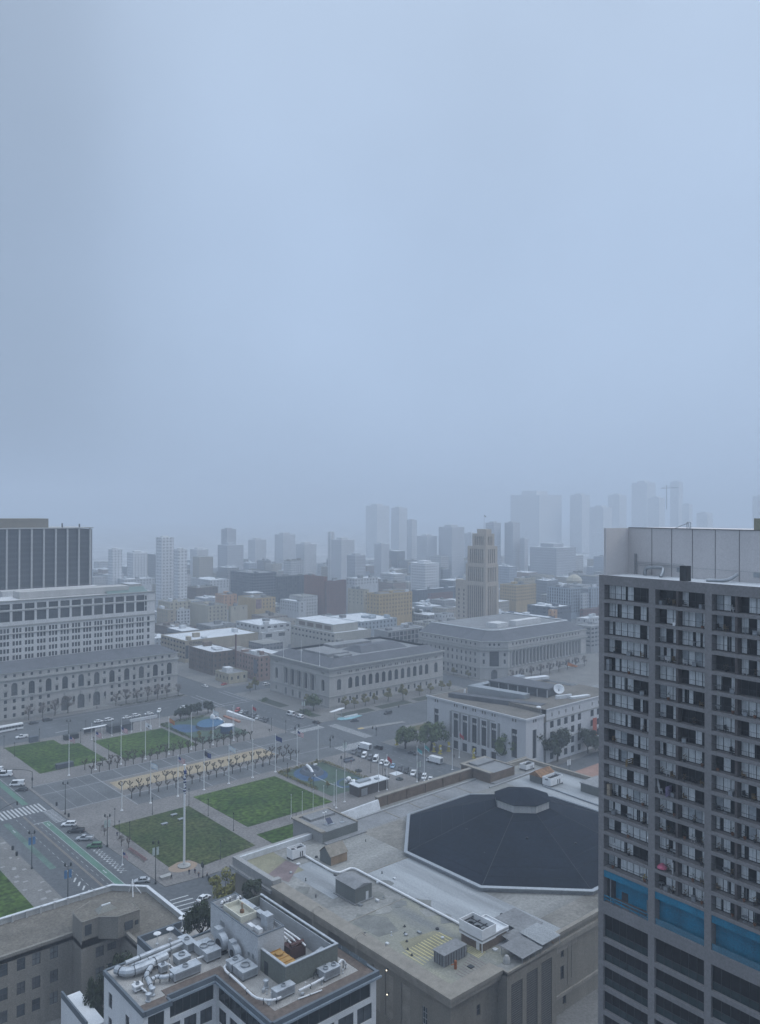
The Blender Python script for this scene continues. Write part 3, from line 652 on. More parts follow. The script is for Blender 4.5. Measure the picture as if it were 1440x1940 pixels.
mb = MB(); mb.box(483.6, 424, 92, 490, 433.4, 95.6); mb.build('crown', M_deco, b)
mb = MB(); o_ = [(3.5, 1.3, 10+3.5*k, 1.9, 'r') for k in range(11)]+[(9, 1.3, 10+3.5*k, 1.9, 'r') for k in range(11)]
facade(mb, (482, 455), W_, 12.15, 0, 54, o_, .4); mb.box(482.02, 442.85, 53.9, 500, 455, 54.3); mb.face((482, 455, 0), (500, 455, 0), (500, 455, 54), (482, 455, 54)); mb.build('wing', M_deco, b); windows(b, (482, 455), W_, o_, .35, [M_gl], M_fr, 1, 1)
mb = MB(); mb.box(482.2, 443, 54.31, 487, 447, 57.4); mb.build('penthouse', M_stone_w, b)
mb = MB(); mb.tube((487, 429, 95.6), (487, 429, 107), .12, .07); mb.face((487, 429, 106.8), (488.8, 428.4, 105.8), (488.6, 428.4, 104.8), (487, 429, 105.8)); one(mb, 'flagpole', M_fr_w, 'flagpole with a flag on top of the stepped tan tower', 'flagpole', (487, 429, 95.6))
# ---------------------------------------------------------------- apartment tower on the right
FA = R(3.06); FC = (108.0, 71.6); FU = (-math.sin(FA), -math.cos(FA)); FI = (-FU[1], FU[0])
def fpt(a, d, z): return (FC[0]+FU[0]*a+FI[0]*d, FC[1]+FU[1]*a+FI[1]*d, z)
def fbox(mb, a0, a1, d0, d1, z0, z1):
    return mb.loft([[fpt(a0, d0, z), fpt(a0, d1, z), fpt(a1, d1, z), fpt(a1, d0, z)] for z in (z0, z1)])
M_fox = mat('tower_concrete', (.185, .181, .184), .8, .1, .2, streak=1, fine=.06)
M_foxl = mat('penthouse_panel', (.5, .485, .485), .7, .05, .3, streak=1, fine=.03)
M_brk = mat('dark_brick', (.095, .085, .085), .9, .2, .8)
M_blue = mat('blue_paint', (.008, .15, .25), .5, .3, .35, streak=1, fine=.1)
M_curt = mat('white_curtain', (.68, .7, .7), .7, .12, 1.6, fine=.06)
M_curt2 = mat('cream_curtain', (.6, .58, .47), .8, .12, 1.6)
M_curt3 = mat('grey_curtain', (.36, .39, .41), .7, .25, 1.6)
for m_ in (M_curt, M_curt2, M_curt3):
    b_ = m_.node_tree.nodes['Principled BSDF']; b_.inputs['Coat Weight'].default_value = 1; b_.inputs['Coat Roughness'].default_value = .06
M_glf = glass('tower_glass_dark', (.012, .014, .018), .1, .25)
M_glo = glass('office_glass', (.008, .009, .012), .15, .12)
fox = thing('apartment_tower', 'tall grey concrete apartment tower with rows of balconies over a blue open storey', 'tower', (FC[0], FC[1], 0))
bays = [(.96, 8.73), (9.8, 17.5), (18.5, 26.25), (27.3, 35.0)]
fl = [96.48-2.73*k for k in range(16)]
ofl = [44.72-3.7*k for k in range(12)]
wb = MB()
bal = [((a+b)/2, b-a, z, 2.23 if k else 2.26, 'r') for a, b in bays for k, z in enumerate(fl)]
facade(wb, FC, FU, 36, 50.0-.2, 100.19, bal+[((a+b)/2, b-a, 50.2, 4.86, 'r') for a, b in bays], 1.36)
facade(wb, FC, FU, 36, 0, 49.8, [((a+b)/2, b-a, 44.72, 3.62, 'r') for a, b in bays]+[((a+b)/2, b-a, z, 3.0, 'r') for a, b in bays for z in ofl[1:]], .55)
wb.face(fpt(0, 0, 0), fpt(0, 24, 0), fpt(0, 24, 100.19), fpt(0, 0, 100.19)); wb.face(fpt(36, 0, 0), fpt(36, 24, 0), fpt(36, 24, 100.19), fpt(36, 0, 100.19)); wb.face(fpt(0, 24, 0), fpt(36, 24, 0), fpt(36, 24, 100.19), fpt(0, 24, 100.19))
for a0, a1, d0, d1 in ((0, 36, 0, .35), (0, .35, .351, 24), (35.6, 36, .351, 24)): wb.face(fpt(a0, d0, 100.19), fpt(a1, d0, 100.19), fpt(a1, d1, 100.19), fpt(a0, d1, 100.19))
wb.build('wall', M_fox, fox)
mb = MB(); fbox(mb, .36, 35.6, .36, 23.9, 99.2, 100.12); mb.build('roof', M_flat_w, fox)
mb = MB(); fbox(mb, .35, 35.4, 6.6, 20, 100.13, 107.4); fbox(mb, .35, .75, .7, 6.59, 100.13, 107.4); mb.build('penthouse', M_foxl, fox)
mb = MB()
for a in (4.9, 8.3, 11.7, 15.3, 18.9, 22.5, 26, 30): fbox(mb, a, a+.05, 6.56, 6.595, 100.13, 107.38)
fbox(mb, .75, 35, 6.5, 6.595, 107.41, 107.5); mb.build('panel_joint', M_dark, fox)
mb = MB()
for z in (101.6, 101.85, 102.1): mb.path([fpt(2.2, 6.4, z), fpt(10.5, 6.4, z)], .035, 5)
mb.path([fpt(10.5, 6.4, 101.7), fpt(34, 6.4, 101.5)], .03, 5); mb.path([fpt(2, 6.4, 100.13), fpt(2, 6.4, 103.4)], .07, 5); mb.path([fpt(2.3, 6.4, 100.13), fpt(2.3, 6.4, 103.4)], .07, 5)
mb.build('pipework', M_metal, fox)
mb = MB(); mb.duct([fpt(4.4, 5.6, 100.13), fpt(4.4, 5.6, 101.3), fpt(6.2, 5.6, 101.5), fpt(8, 5.2, 101.5), fpt(8, 4.2, 100.2)], .28); mb.duct([fpt(19.5, 5, 101.3), fpt(18.7, 4, 100.4), fpt(16, 3, 100.3)], .25); mb.build('roof_duct', M_metal, fox)
mb = MB(); fbox(mb, 13.2, 14.3, .8, 1.9, 100.13, 102.3); mb.build('chimney', M_dark, fox)
for a in (9.2, 21): mb = MB(); fbox(mb, a, a+.9, 6.52, 6.595, 100.9, 101.6); mb.build('vent_grille', M_metal, fox)
mb = MB(); fbox(mb, 20.3, 23, 8, 10, 107.41, 109.1); one(mb, 'roof_plant', mat('khaki_metal', (.22, .22, .17), .7, .15), 'khaki plant box on top of the apartment tower', 'plant box', fpt(20.3, 8, 107.41))
mb = MB(); mb.path([fpt(23.4, 9, 107.41), fpt(23.4, 9, 111)], .05, 5); mb.path([fpt(23.4, 9, 109.5), fpt(23.4, 9, 110.6)], .11, 5); one(mb, 'antenna', M_dark, 'thin whip antenna beside the khaki box on the tower top', 'antenna', fpt(23.4, 9, 107.41))
mb = MB(); c = fpt(26, 9, 107.41); mb.path([c, fpt(26, 9, 111.2)], .05, 5); mb.box(c[0]-.15, c[1]-.15, 109.4, c[0]+.15, c[1]+.15, 110.8); mb.ball((c[0], c[1], 107.7), .8, 10, 6, .7); one(mb, 'antenna', M_metal, 'antenna mast with a domed base, rightmost on the tower top', 'antenna', c)
mb = MB(); mb.path([fpt(8, 8, 107.45), fpt(10.2, 8, 108.3), fpt(10.4, 8, 107.45)], .06, 5); mb.path([fpt(10, 8, 107.45), fpt(10, 8, 108.4), fpt(10.6, 8, 108.4), fpt(10.6, 8, 107.45)], .06, 5); one(mb, 'roof_davit', M_metal, 'small steel davit frame on the roof edge of the apartment tower', 'davit', fpt(10, 8, 107.45))
# blue open storey
mb = MB()
for a, b_ in bays:
    fbox(mb, a+.01, b_-.01, .12, .3, 53.97, 55.05); fbox(mb, a+.01, b_-.01, 1.26, 1.35, 50.21, 53.96)
mb.build('blue_lining', M_blue, fox)
for i, (a, b_) in enumerate(bays[:3]):
    if i:
        mb = MB(); fbox(mb, a+.02, b_-.02, .2, .25, 50.21, 51.1); mb.build('glass_parapet', mat('blue_grey_glass', (.05, .14, .2), .2, .1), fox)
    else:
        mb = MB()
        for z in (50.6, 51.1): mb.path([fpt(a, .2, z), fpt(b_, .2, z)], .07, 5)
        for q in range(6): mb.path([fpt(a+.1+q*1.5, .2, 50.2), fpt(a+.1+q*1.5, .2, 51.1)], .05, 5)
        mb.path([fpt(a+.1, .25, 51), fpt(a+3.5, .3, 50.6), fpt(b_, .25, 50.2)], .06, 5); mb.build('blue_railing', M_blue, fox)
        mb = MB(); mb.path([fpt(1.9, .5, 50.2), fpt(1.9, .5, 53.8), fpt(2.5, .5, 53.9)], .08, 6); mb.path([fpt(8.3, .5, 50.2), fpt(8.3, .5, 53)], .08, 6); mb.build('standpipe', M_metal, fox)
        mb = MB(); fbox(mb, 3.4, 4.5, 1.2, 1.25, 50.25, 52.2); fbox(mb, 1.0, 2.3, 1.0, 1.25, 50.25, 53.9); mb.build('door', M_dark, fox)
        mb = MB(); fbox(mb, 2.2, 7.9, .7, 1.4, 50.21, 50.9); mb.build('stored_material', M_brk, fox)
# balcony glazing: wall objects with a random run of curtains and dark panes
def glazing(a, b_, z, rnd, op=None):
    mb = MB(); n = max(3, round((b_-a)/1.15)); w = (b_-a)/n; mood = rnd.random(); base = 2 if mood > .14 else 3
    for i in range(n):
        x0 = a+w*i; q = rnd.random()
        if mood < .13: k = 1 if q < .75 else (2 if q < .9 else 4)
        elif mood < .3: k = (2 if i < n*rnd.uniform(.3, .8) else 1)
        else: k = base if q < .8 else rnd.choice((1, 1, 4))
        mb.use(k)
        if k == 2 and rnd.random() < .25:      # half-drawn curtain
            f = rnd.uniform(.35, .75); mb.face(fpt(x0, 1.28, z+.08), fpt(x0+w*f, 1.28, z+.08), fpt(x0+w*f, 1.28, z+2.1), fpt(x0, 1.28, z+2.1)); mb.use(1); mb.face(fpt(x0+w*f, 1.28, z+.08), fpt(x0+w, 1.28, z+.08), fpt(x0+w, 1.28, z+2.1), fpt(x0+w*f, 1.28, z+2.1))
        else: mb.face(fpt(x0, 1.28, z+.08), fpt(x0+w, 1.28, z+.08), fpt(x0+w, 1.28, z+2.1), fpt(x0, 1.28, z+2.1))
        if k in (2, 3):                        # fold shade painted as thin grey strips
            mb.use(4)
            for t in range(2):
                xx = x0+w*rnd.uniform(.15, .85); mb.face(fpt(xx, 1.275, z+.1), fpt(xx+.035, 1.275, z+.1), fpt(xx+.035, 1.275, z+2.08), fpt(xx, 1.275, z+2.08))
    mb.use(0)
    for i in range(n+1):
        x = a+w*i; fbox(mb, x-.035, x+.035, 1.22, 1.27, z, z+2.22)
    fbox(mb, a, b_, 1.21, 1.272, z+2.1, z+2.22); fbox(mb, a, b_, 1.21, 1.272, z, z+.09)
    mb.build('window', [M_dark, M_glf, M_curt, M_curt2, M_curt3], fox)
def railing(a, b_, z):
    mb = MB()
    for zz in (.98, .12): fbox(mb, a, b_, .1, .13, z+zz, z+zz+.035)
    n = int((b_-a)/.22)
    for i in range(n+1):
        x = a+(b_-a)*i/n; mb.face(fpt(x-.009, .11, z+.12), fpt(x+.009, .11, z+.12), fpt(x+.009, .11, z+.98), fpt(x-.009, .11, z+.98))
    mb.build('railing', M_dark, fox)
rnd = random.Random(21)
units = []
for bi, (a, b_) in enumerate(bays[:3]):
    for k, z in enumerate(fl):
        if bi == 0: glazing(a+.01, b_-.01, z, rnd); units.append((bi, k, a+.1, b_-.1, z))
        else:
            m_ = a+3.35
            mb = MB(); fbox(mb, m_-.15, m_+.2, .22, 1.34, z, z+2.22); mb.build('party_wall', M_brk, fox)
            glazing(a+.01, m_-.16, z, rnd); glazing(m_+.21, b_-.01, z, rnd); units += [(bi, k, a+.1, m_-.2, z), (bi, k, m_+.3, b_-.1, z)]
        railing(a, b_, z)
# office floors
for a, b_ in bays[:3]:
    for k, z in enumerate(ofl[:5]):
        mb = MB(); h = 3.62 if k == 0 else 3.0
        mb.use(0).face(fpt(a, .5, z+1.15), fpt(b_, .5, z+1.15), fpt(b_, .5, z+h), fpt(a, .5, z+h)); mb.use(1).face(fpt(a, .5, z), fpt(b_, .5, z), fpt(b_, .5, z+1.15), fpt(a, .5, z+1.15)); mb.use(2)
        for i in range(7): x = a+(b_-a)*i/6; fbox(mb, x-.025, x+.025, .43, .49, z, z+h)
        fbox(mb, a, b_, .44, .492, z+1.1, z+1.17); mb.build('office_window', [M_glo, mat('spandrel_glass', (.02, .035, .04), .2, .2), M_dark], fox)
# things on the balconies
M_plant = mat('balcony_plant', (.03, .05, .025), .9, .4, 3); M_terra = mat('terracotta', (.19, .09, .05), .85, .2, 2); M_ywood = mat('wicker', (.16, .115, .06), .8, .3, 3)
def at_u(u, f, d=.9): return fpt(u[2]+(u[3]-u[2])*f, d, u[4]+.01)
def chair_mb(s=1):
    mb = MB(); mb.box(-.25, -.25, .4, .25, .25, .46); mb.box(-.25, .22, .46, .25, .27, .95)
    for x in (-.22, .22):
        for y in (-.22, .22): mb.box(x-.02, y-.02, 0, x+.02, y+.02, .4)
        mb.box(x-.03, -.22, .62, x+.03, .24, .66)
    return mb
def table_mb():
    mb = MB(); mb.lathe((0, 0, .68), [(.42, 0), (.42, .04)], 14); mb.tube((0, 0, .05), (0, 0, .68), .04); mb.lathe((0, 0, 0), [(.26, 0), (.26, .04), (.05, .07)], 12); return mb
def pot(mb_p, mb_l, r, h, rn):
    mb_p.lathe((0, 0, 0), [(.16, 0), (.22, .34), (.24, .36), (.2, .36)], 10)
    for q in range(26):
        a = rn.uniform(0, 6.28); z = .34+h*rn.random(); rad = r*rn.uniform(.15, 1)*(1-.4*(z-.34)/h)
        c = Vector((rad*math.cos(a), rad*math.sin(a), z)); e = Vector((math.cos(a)*.16, math.sin(a)*.16, rn.uniform(-.05, .12))); s = Vector((-math.sin(a), math.cos(a), 0))*.06
        mb_l.face(c-e*.4, c+s, c+e, c-s)
names = ['topmost balcony row']+['%s balcony row from top' % ordw(k) for k in range(2, 17)]
used = set()
def spot(u, kind):
    side = '' if u[0] == 0 else (' left half' if u[2]-bays[u[0]][0] < 1 else ' right half')
    return '%s, %s, %s bay%s' % (kind, names[u[1]], ordw(u[0]+1), side)
tmpl = {}
def place(kind, cat, u, f, maker, d=.9, rz=0):
    d = min(d, .85)
    lab = spot(u, kind)
    if lab in used: return
    used.add(lab)
    if kind in tmpl: return dup(tmpl[kind], at_u(u, f, d), FA*-1+rz, lab)
    t = maker(lab, cat); t.location = at_u(u, f, d); t.rotation_euler = (0, 0, -FA+rz); tmpl[kind] = t; return t
def mk(name, mb_f, m):
    def f(lab, cat): o = mb_f().build(name, m); return tag(o, lab, cat, 'things left on the tower balconies')
    return f
def mkpot(lab, cat):
    t = thing('potted_plant', lab, cat, group='things left on the tower balconies'); p = MB(); l = MB(); pot(p, l, .42, .95, rnd); p.build('pot', M_terra, t); l.build('foliage', M_plant, t); return t
def mkbrown(lab, cat):
    t = thing('dry_plant', lab, cat, group='things left on the tower balconies'); p = MB(); l = MB(); pot(p, l, .6, .7, rnd); p.build('pot', M_dark, t); l.build('foliage', M_ywood, t); return t
def mkbox(): mb = MB(); mb.box(-.4, -.28, 0, .4, .28, .55); mb.box(-.42, -.3, .56, .42, .3, .62); return mb
def mkumb(lab, cat):
    t = thing('parasol', lab, cat); mb = MB(); mb.lathe((0, 0, .25), [(.75, 0), (.7, .2), (.4, .5), (.03, .72)], 10); mb.build('canopy', mat('pink_cloth', (.4, .1, .16), .8, .15), t); m2 = MB(); m2.tube((0, 0, 0), (0, 0, .95), .03); m2.build('pole', M_dark, t); return t
def mktall(): mb = MB(); mb.box(-.35, -.25, 0, .35, .25, 1.75); mb.box(-.37, -.27, .85, .37, .27, .9); return mb
def mkrack(): 
    mb = MB()
    for x in (-.8, .8): mb.box(x-.03, -.15, 0, x+.03, .15, 1.0)
    for z in (.3, .62, .94): mb.box(-.8, -.15, z, .8, .15, z+.05)
    return mb
def mkboard(): mb = MB(); mb.loft([[(-.03, .0, 0), (.03, 0, 0), (.03, .05, 0), (-.03, .05, 0)], [(-.24, .2, 1), (.24, .2, 1), (.24, .25, 1), (-.24, .25, 1)], [(-.05, .4, 2), (.05, .4, 2), (.05, .45, 2), (-.05, .45, 2)]]); return mb
makers = [('dark metal chair', 'chair', mk('chair', chair_mb, M_dark)), ('white chair', 'chair', mk('chair', chair_mb, M_wp)), ('round grey table', 'table', mk('table', table_mb, M_metal)), ('potted green plant', 'plant', mkpot), ('brown dry pot plant', 'plant', mkbrown), ('grey storage box', 'box', mk('storage_box', mkbox, M_metal)), ('tan wicker chair', 'chair', mk('chair', chair_mb, M_ywood))]
for u in units:
    n = rnd.choice((0, 1, 1, 2, 3) if u[1] < 11 else (1, 2, 3, 3)); fs = [.16, .5, .82]; rnd.shuffle(fs)
    for q in range(n):
        kd = rnd.choice(makers if u[1] < 11 else makers+makers[3:5]*2)
        place(kd[0], kd[1], u, fs[q], kd[2], rnd.uniform(.5, 1.2), rnd.uniform(-.6, .6))
ud = {(u[0], u[1], u[2]-bays[u[0]][0] < 1): u for u in units}
place('pink folded parasol', 'parasol', ud[1, 14, True], .25, mkumb, .6)
place('cream wardrobe', 'cupboard', ud[0, 11, True], .07, mk('wardrobe', mktall, mat('cream_board', (.3, .25, .19), .8, .1)), .6)
place('grey locker', 'cupboard', ud[0, 4, True], .05, mk('locker', mktall, M_metal), .6)
place('wooden rack bench', 'rack', ud[0, 9, True], .55, mk('plant_rack', mkrack, M_ywood), .5)
place('pale surfboard leaning back', 'surfboard', ud[1, 10, True], .15, mk('surfboard', mkboard, M_wp), .5)
place('violet patterned screen', 'screen', ud[1, 10, True], .62, mk('folding_screen', lambda: MB().box(-.75, -.03, .05, -.05, .03, 1.5).box(.05, -.03, .05, .75, .03, 1.5), mat('violet_cloth', (.22, .19, .3), .8, .4, 3)), .4)
place('tall white board', 'board', ud[1, 14, True], .85, mk('white_board', lambda: MB().box(-.16, -.04, 0, .16, .04, 1.7), M_wp), .4)
place('small white bench', 'bench', ud[1, 1, True], .93, mk('white_bench', lambda: MB().box(-.4, -.2, .4, .4, .2, .46).box(-.4, -.2, 0, -.34, .2, .4).box(.34, -.2, 0, .4, .2, .4), M_wp), .5)

def mkyel(lab, cat):
    t = thing('flowering_plant', lab, cat); p = MB(); l = MB(); pot(p, l, .4, .8, rnd); p.build('pot', M_terra, t); l.build('foliage', mat('yellow_flower', (.4, .3, .04), .8, .3, 3), t); return t
place('yellow flowering plant', 'plant', ud[0, 15, True], .9, mkyel, .4) if spot(ud[0, 15, True], 'yellow flowering plant') not in used else None
mb = MB(); mb.ball(fpt(8.6, .15, 62.3), .17, 10, 6); one(mb, 'globe_lamp', M_wp, 'larger white globe on the tower pier, lower of two', 'lamp', fpt(8.6, .15, 62.1))
mb = MB(); mb.ball(fpt(8.6, .15, 65.1), .11, 10, 6); one(mb, 'globe_lamp', M_wp, 'smaller white globe on the tower pier, upper of two', 'lamp', fpt(8.6, .15, 65))
# ---------------------------------------------------------------- auditorium with the octagonal dark roof
M_tan = mat('tan_stucco', (.18, .166, .142), .85, .16, .22, streak=1, fine=.06)
M_tanl = mat('tan_cornice', (.225, .208, .18), .85, .18, .5, fine=.08)
M_white_st = mat('pale_stucco', (.27, .27, .265), .8, .1, .3, streak=1)
M_rf = mat('bitumen_roof', (.195, .195, .185), .85, .34, .09, fine=.1, streak=2)
M_rf2 = mat('bitumen_roof_pale', (.27, .285, .295), .75, .3, .22, fine=.1, streak=3)
M_rf3 = mat('bitumen_roof_brown', (.18, .172, .155), .9, .32, .1, fine=.1)
M_rf4 = mat('bitumen_roof_yellowish', (.21, .20, .14), .9, .22, .2, fine=.1)
M_membr = mat('black_membrane', (.008, .0125, .021), .75, .3, .07, fine=.12, spec=.08, streak=0)
M_rust = mat('rusty_metal', (.17, .085, .045), .8, .45, .8, col2=(.3, .18, .1))
M_shed = mat('grey_green_shed', (.125, .135, .13), .8, .1, .3, streak=1)
M_wood = mat('weathered_board', (.26, .19, .13), .85, .25, .6, streak=1)
M_brkw = mat('brown_brick', (.15, .115, .09), .9, .2, .5, fine=.15)
au = thing('auditorium', 'broad auditorium with a black octagonal roof set in a flat grey roof', 'building', (112.3, 107.0, 0))
ZR = 17.5
fp = [(112.3, 107.0), (126.2, 107.0), (126.2, 104.7), (142.5, 104.7), (142.5, 107.0), (238.3, 107.0), (238.3, 189.0), (222.5, 189), (222.5, 190.5), (149, 190.5), (149, 185), (112.3, 185)]
mb = MB()
for (x0, y0), (x1, y1) in zip(fp[4:], fp[5:]):
    if (x0, y0) != (142.5, 107.0): mb.face((x0, y0, 0), (x1, y1, 0), (x1, y1, ZR), (x0, y0, ZR))
# west wall: deep light wells north, shallow windows south
dw = [(28, 13, 3.5, 12.2, 'r'), (46, 12, 3.5, 12.2, 'r')]
facade(mb, (112.3, 185), W_, 53, 0, ZR, dw, 3)
for c, w_, s, h, k in dw: mb.face((115.3, 185-c+w_/2, s), (115.3, 185-c-w_/2, s), (115.3, 185-c-w_/2, s+h), (115.3, 185-c+w_/2, s+h))
sw = [(18, 1.4, 8.6, 3.6, 'r'), (18, 1.4, 2.5, 3.6, 'r'), (3.5, 2.6, 5, 9, 'r'), (7.5, 2.6, 5, 9, 'r'), (12.5, 2.8, 5, 9, 'r')]
facade(mb, (112.3, 132), W_, 25, 0, ZR, sw, .35)
ss = [(8.0, 1.1, 10.5, 2.2, 'r'), (8.0, 1.1, 5, 2.2, 'r')]
facade(mb, (112.3, 107.0), S_, 13.9, 0, ZR, ss, .35)
gs = [(3.1, 3.6, 1, 13.8, 'r'), (8.0, 3.6, 1, 14.2, 'r'), (12.9, 3.6, 1, 14.6, 'r')]
facade(mb, (126.2, 104.7), S_, 16.3, 0, ZR, gs, .3); mb.face((126.2, 104.7, 0), (126.2, 107, 0), (126.2, 107, ZR), (126.2, 104.7, ZR)); mb.face((142.5, 104.7, 0), (142.5, 107, 0), (142.5, 107, ZR), (142.5, 104.7, ZR))
se = [(5.2, 1.1, 12, 2.2, 'r'), (5.2, 1.3, 7.2, 3, 'r'), (6, 1.2, 1.5, 2.4, 'r'), (20, 1.2, 10, 3, 'r')]
facade(mb, (142.5, 107.0), S_, 95.8, 0, ZR, se, .35)
mb.build('wall', M_tan, au)
cnt = [0]
windows(au, (112.3, 132), W_, sw[:2], .3, [M_gl], M_fr_w, 2, 3, count=cnt); windows(au, (112.3, 107.0), S_, ss, .3, [M_gl], M_fr, 1, 2, count=cnt); windows(au, (142.5, 107.0), S_, se, .3, [M_gl], M_fr, 2, 2, count=cnt)
windows(au, (126.2, 104.7), S_, gs, .25, [M_gl2], mat('grille_tan', (.16, .15, .135), .8, .1), 9, 30, 'grille_window', .07, cnt)
mb = MB()
for c, w_, s, h, k in sw[2:]: mb.face((112.62, 132-c+w_/2, s), (112.62, 132-c-w_/2, s), (112.62, 132-c-w_/2, s+h), (112.62, 132-c+w_/2, s+h))
mb.build('blind_panel', M_tanl, au)
mb = MB(); mb.prism(fp, 16.9, ZR); mb.build('roof', M_rf, au)
# parapets and cornice
mb = MB()
def para(x0, y0, x1, y1, z0, z1): mb.box(min(x0, x1), min(y0, y1), z0, max(x0, x1), max(y0, y1), z1)
para(111.4, 106.1, 113.0, 166.5, 15.9, 17.2); para(111.0, 105.7, 114.6, 166.4, 17.2, 17.9)
para(113.1, 106.1, 126.19, 107.6, 15.9, 17.19); para(114.61, 105.7, 126.19, 109.3, 17.2, 17.88)
para(142.6, 106.4, 238.3, 107.5, 15.2, 16.2); para(142.6, 106.6, 238.3, 107.6, 17.3, 18.1)
para(126.21, 104.5, 142.5, 104.9, 17.3, 17.8); para(126.21, 104.91, 126.6, 107, 17.3, 17.79)
mb.build('cornice', M_tanl, au)
mb = MB(); para(111.6, 166.6, 113.0, 185.4, 16.2, 18.9); para(113.01, 184.2, 136.2, 185.4, 16.2, 18.9); para(111.0, 166.8, 111.59, 186, 15.9, 16.6); para(113.01, 166.6, 114.2, 168, 17.5, 18.9); mb.build('parapet', M_white_st, au)
mb = MB(); para(113.02, 183.6, 136.2, 184.19, 17.5, 18.95); mb.build('parapet_flashing', M_flat_w, au)
mb = MB(); para(165.8, 189.6, 209.6, 190.6, 17.5, 20.5); mb.build('brick_parapet', M_brkw, au)
mb = MB(); para(165.7, 189.5, 209.7, 190.9, 20.5, 20.8)
mb.build('coping', M_tanl, au)
mb = MB()
for k in range(5): para(170+8.3*k, 189.35, 170.4+8.3*k, 189.59, 17.5, 20.4)
mb.build('buttress', M_brkw, au)
mb = MB(); mb.loft([[(149.2, 186.6, 17.5), (165.7, 187.9, 17.5), (165.7, 189.5, 17.5), (149.2, 188.2, 17.5)], [(149.2, 187.6, 20.2), (165.7, 188.9, 20.2), (165.7, 189.5, 20.2), (149.2, 188.2, 20.2)]]); mb.build('white_parapet', M_flat_w, au)
mb = MB(); para(228.5, 188.2, 238.6, 189.3, 17.5, 18.9); para(237.6, 150, 238.6, 188.19, 17.5, 18.8); para(227.8, 189.31, 239, 189.8, 18.9, 19.1); mb.build('parapet', M_tanl, au)
# corner pavilions
for (x0, y0, x1, y1, zt, m1, m2) in ((136.4, 179, 149.1, 193.1, 20.4, M_white_st, M_shed), (209.7, 181.5, 222.4, 195, 20.7, M_brkw, M_brkw)):
    mb = MB(); facade(mb, (x0, y1), W_, y1-y0, 0, zt, [(6, 3.2, 11.5, 5, 'r')] if m1 is M_white_st else [], .4); mb.build('wall', m1, au)
    if m1 is M_white_st: windows(au, (x0, y1), W_, [(6, 3.2, 11.5, 5, 'r')], .3, [M_gl2], M_fr, 3, 2, count=cnt)
    mb = MB(); mb.face((x0, y0, 0), (x1, y0, 0), (x1, y0, zt), (x0, y0, zt)); mb.face((x1, y0, 0), (x1, y1, 0), (x1, y1, zt), (x1, y0, zt)); mb.face((x0, y1, 0), (x1, y1, 0), (x1, y1, zt), (x0, y1, zt)); mb.build('wall', m2, au)
    mb = MB(); mb.box(x0, y0, zt, x1, y1, zt+.05); mb.build('roof', M_flat, au)
    mb = MB(); mb.box(x0-.5, y0-.1, zt+.06, x0+1, y1+.4, zt+.45); mb.box(x0+1.01, y1-1, zt+.06, x1+.2, y1+.4, zt+.45); mb.box(x1-.5, y0, zt+.06, x1+.1, y1-1.01, zt+.4); mb.build('cornice', M_tanl, au)
    mb = MB(); mb.box(x0+2.2, y1-5.5, zt+.06, x1-1.5, y1-1.5, zt+.7); mb.build('raised_roof', M_flat, au)
    mb = MB(); mb.box(x0+.2, y0-1.8, ZR+.001, x1+1.8, y0-.01, ZR+.35); mb.build('flashing', M_flat, au)
# octagonal roof with lantern
OC = (181.0, 145.0)
def octa(r, z): return [(OC[0]+r/math.cos(math.pi/8)*math.cos(math.pi/8+math.pi/4*k), OC[1]+r/math.cos(math.pi/8)*math.sin(math.pi/8+math.pi/4*k), z) for k in range(8)]
mb = MB(); mb.loft([octa(32.3, ZR), octa(32.3, 18.6)], False, False); mb.build('dome_curb', M_metal, au)
mb = MB()
o0, o1 = octa(32.8, 18.6), octa(31.9, 18.75)
mb.loft([octa(32.8, 18.45), o0, o1, octa(31.8, 18.5)], False, False); mb.build('gutter', M_metal, au)
mb = MB(); mb.loft([octa(31.8, 18.45), octa(7.3, 27.5)], False, False); mb.build('dome', M_membr, au)
mb = MB()
for k in range(8): mb.tube(octa(31.7, 18.5)[k], octa(7.3, 27.52)[k], .07, n=4)
mb.build('hip_seam', mat('membrane_seam', (.05, .055, .06), .7, .2), au)
mb = MB()
for q in range(1, 8):
    f = q/8; r_ = 31.8+(7.3-31.8)*f; z_ = 18.47+(27.5-18.45)*f; o_ = octa(r_, z_)
    for k in range(8):
        if (k*3+q) % 4: mb.tube(o_[k], o_[(k+1) % 8], .035, n=4)
mb.build('membrane_lap', mat('membrane_lap', (.022, .028, .036), .8, .3, .5), au)
mb = MB()
for k, (a, f) in enumerate(((3.4, .3), (3.9, .6), (4.3, .2), (2.9, .5), (4.6, .45))):
    r_ = 31+(7.3-31)*f; x, y, z_ = OC[0]+r_*.97*math.cos(a), OC[1]+r_*.97*math.sin(a), 18.5+9*f+.15
    mb = MB(); mb.lathe((x, y, z_-.3), [(.2, 0), (.2, .5), (.3, .55), (.3, .8), (.03, .9)], 8); mb.build('dome_vent', M_dark, au)
mb = MB(); mb.loft([octa(7.1, 27.4), octa(7.1, 29.5)], False, False)
mb.build('lantern', mat('lantern_board', (.42, .42, .41), .8, .12, .5, streak=1), au)
mb = MB(); mb.loft([octa(7.5, 29.5), octa(7.5, 29.62), octa(.05, 32.0)]); mb.build('lantern_roof', M_membr, au)
mb = MB()
for k in range(8):
    a, b_ = Vector(octa(7.15, 27.4)[k]), Vector(octa(7.15, 27.4)[(k+1) % 8])
    for f in (0, .2, .4, .6, .8): p = a.lerp(b_, f); mb.tube(p, p+Vector((0, 0, 2.1)), .05, n=4)
mb.build('lantern_batten', M_metal, au)
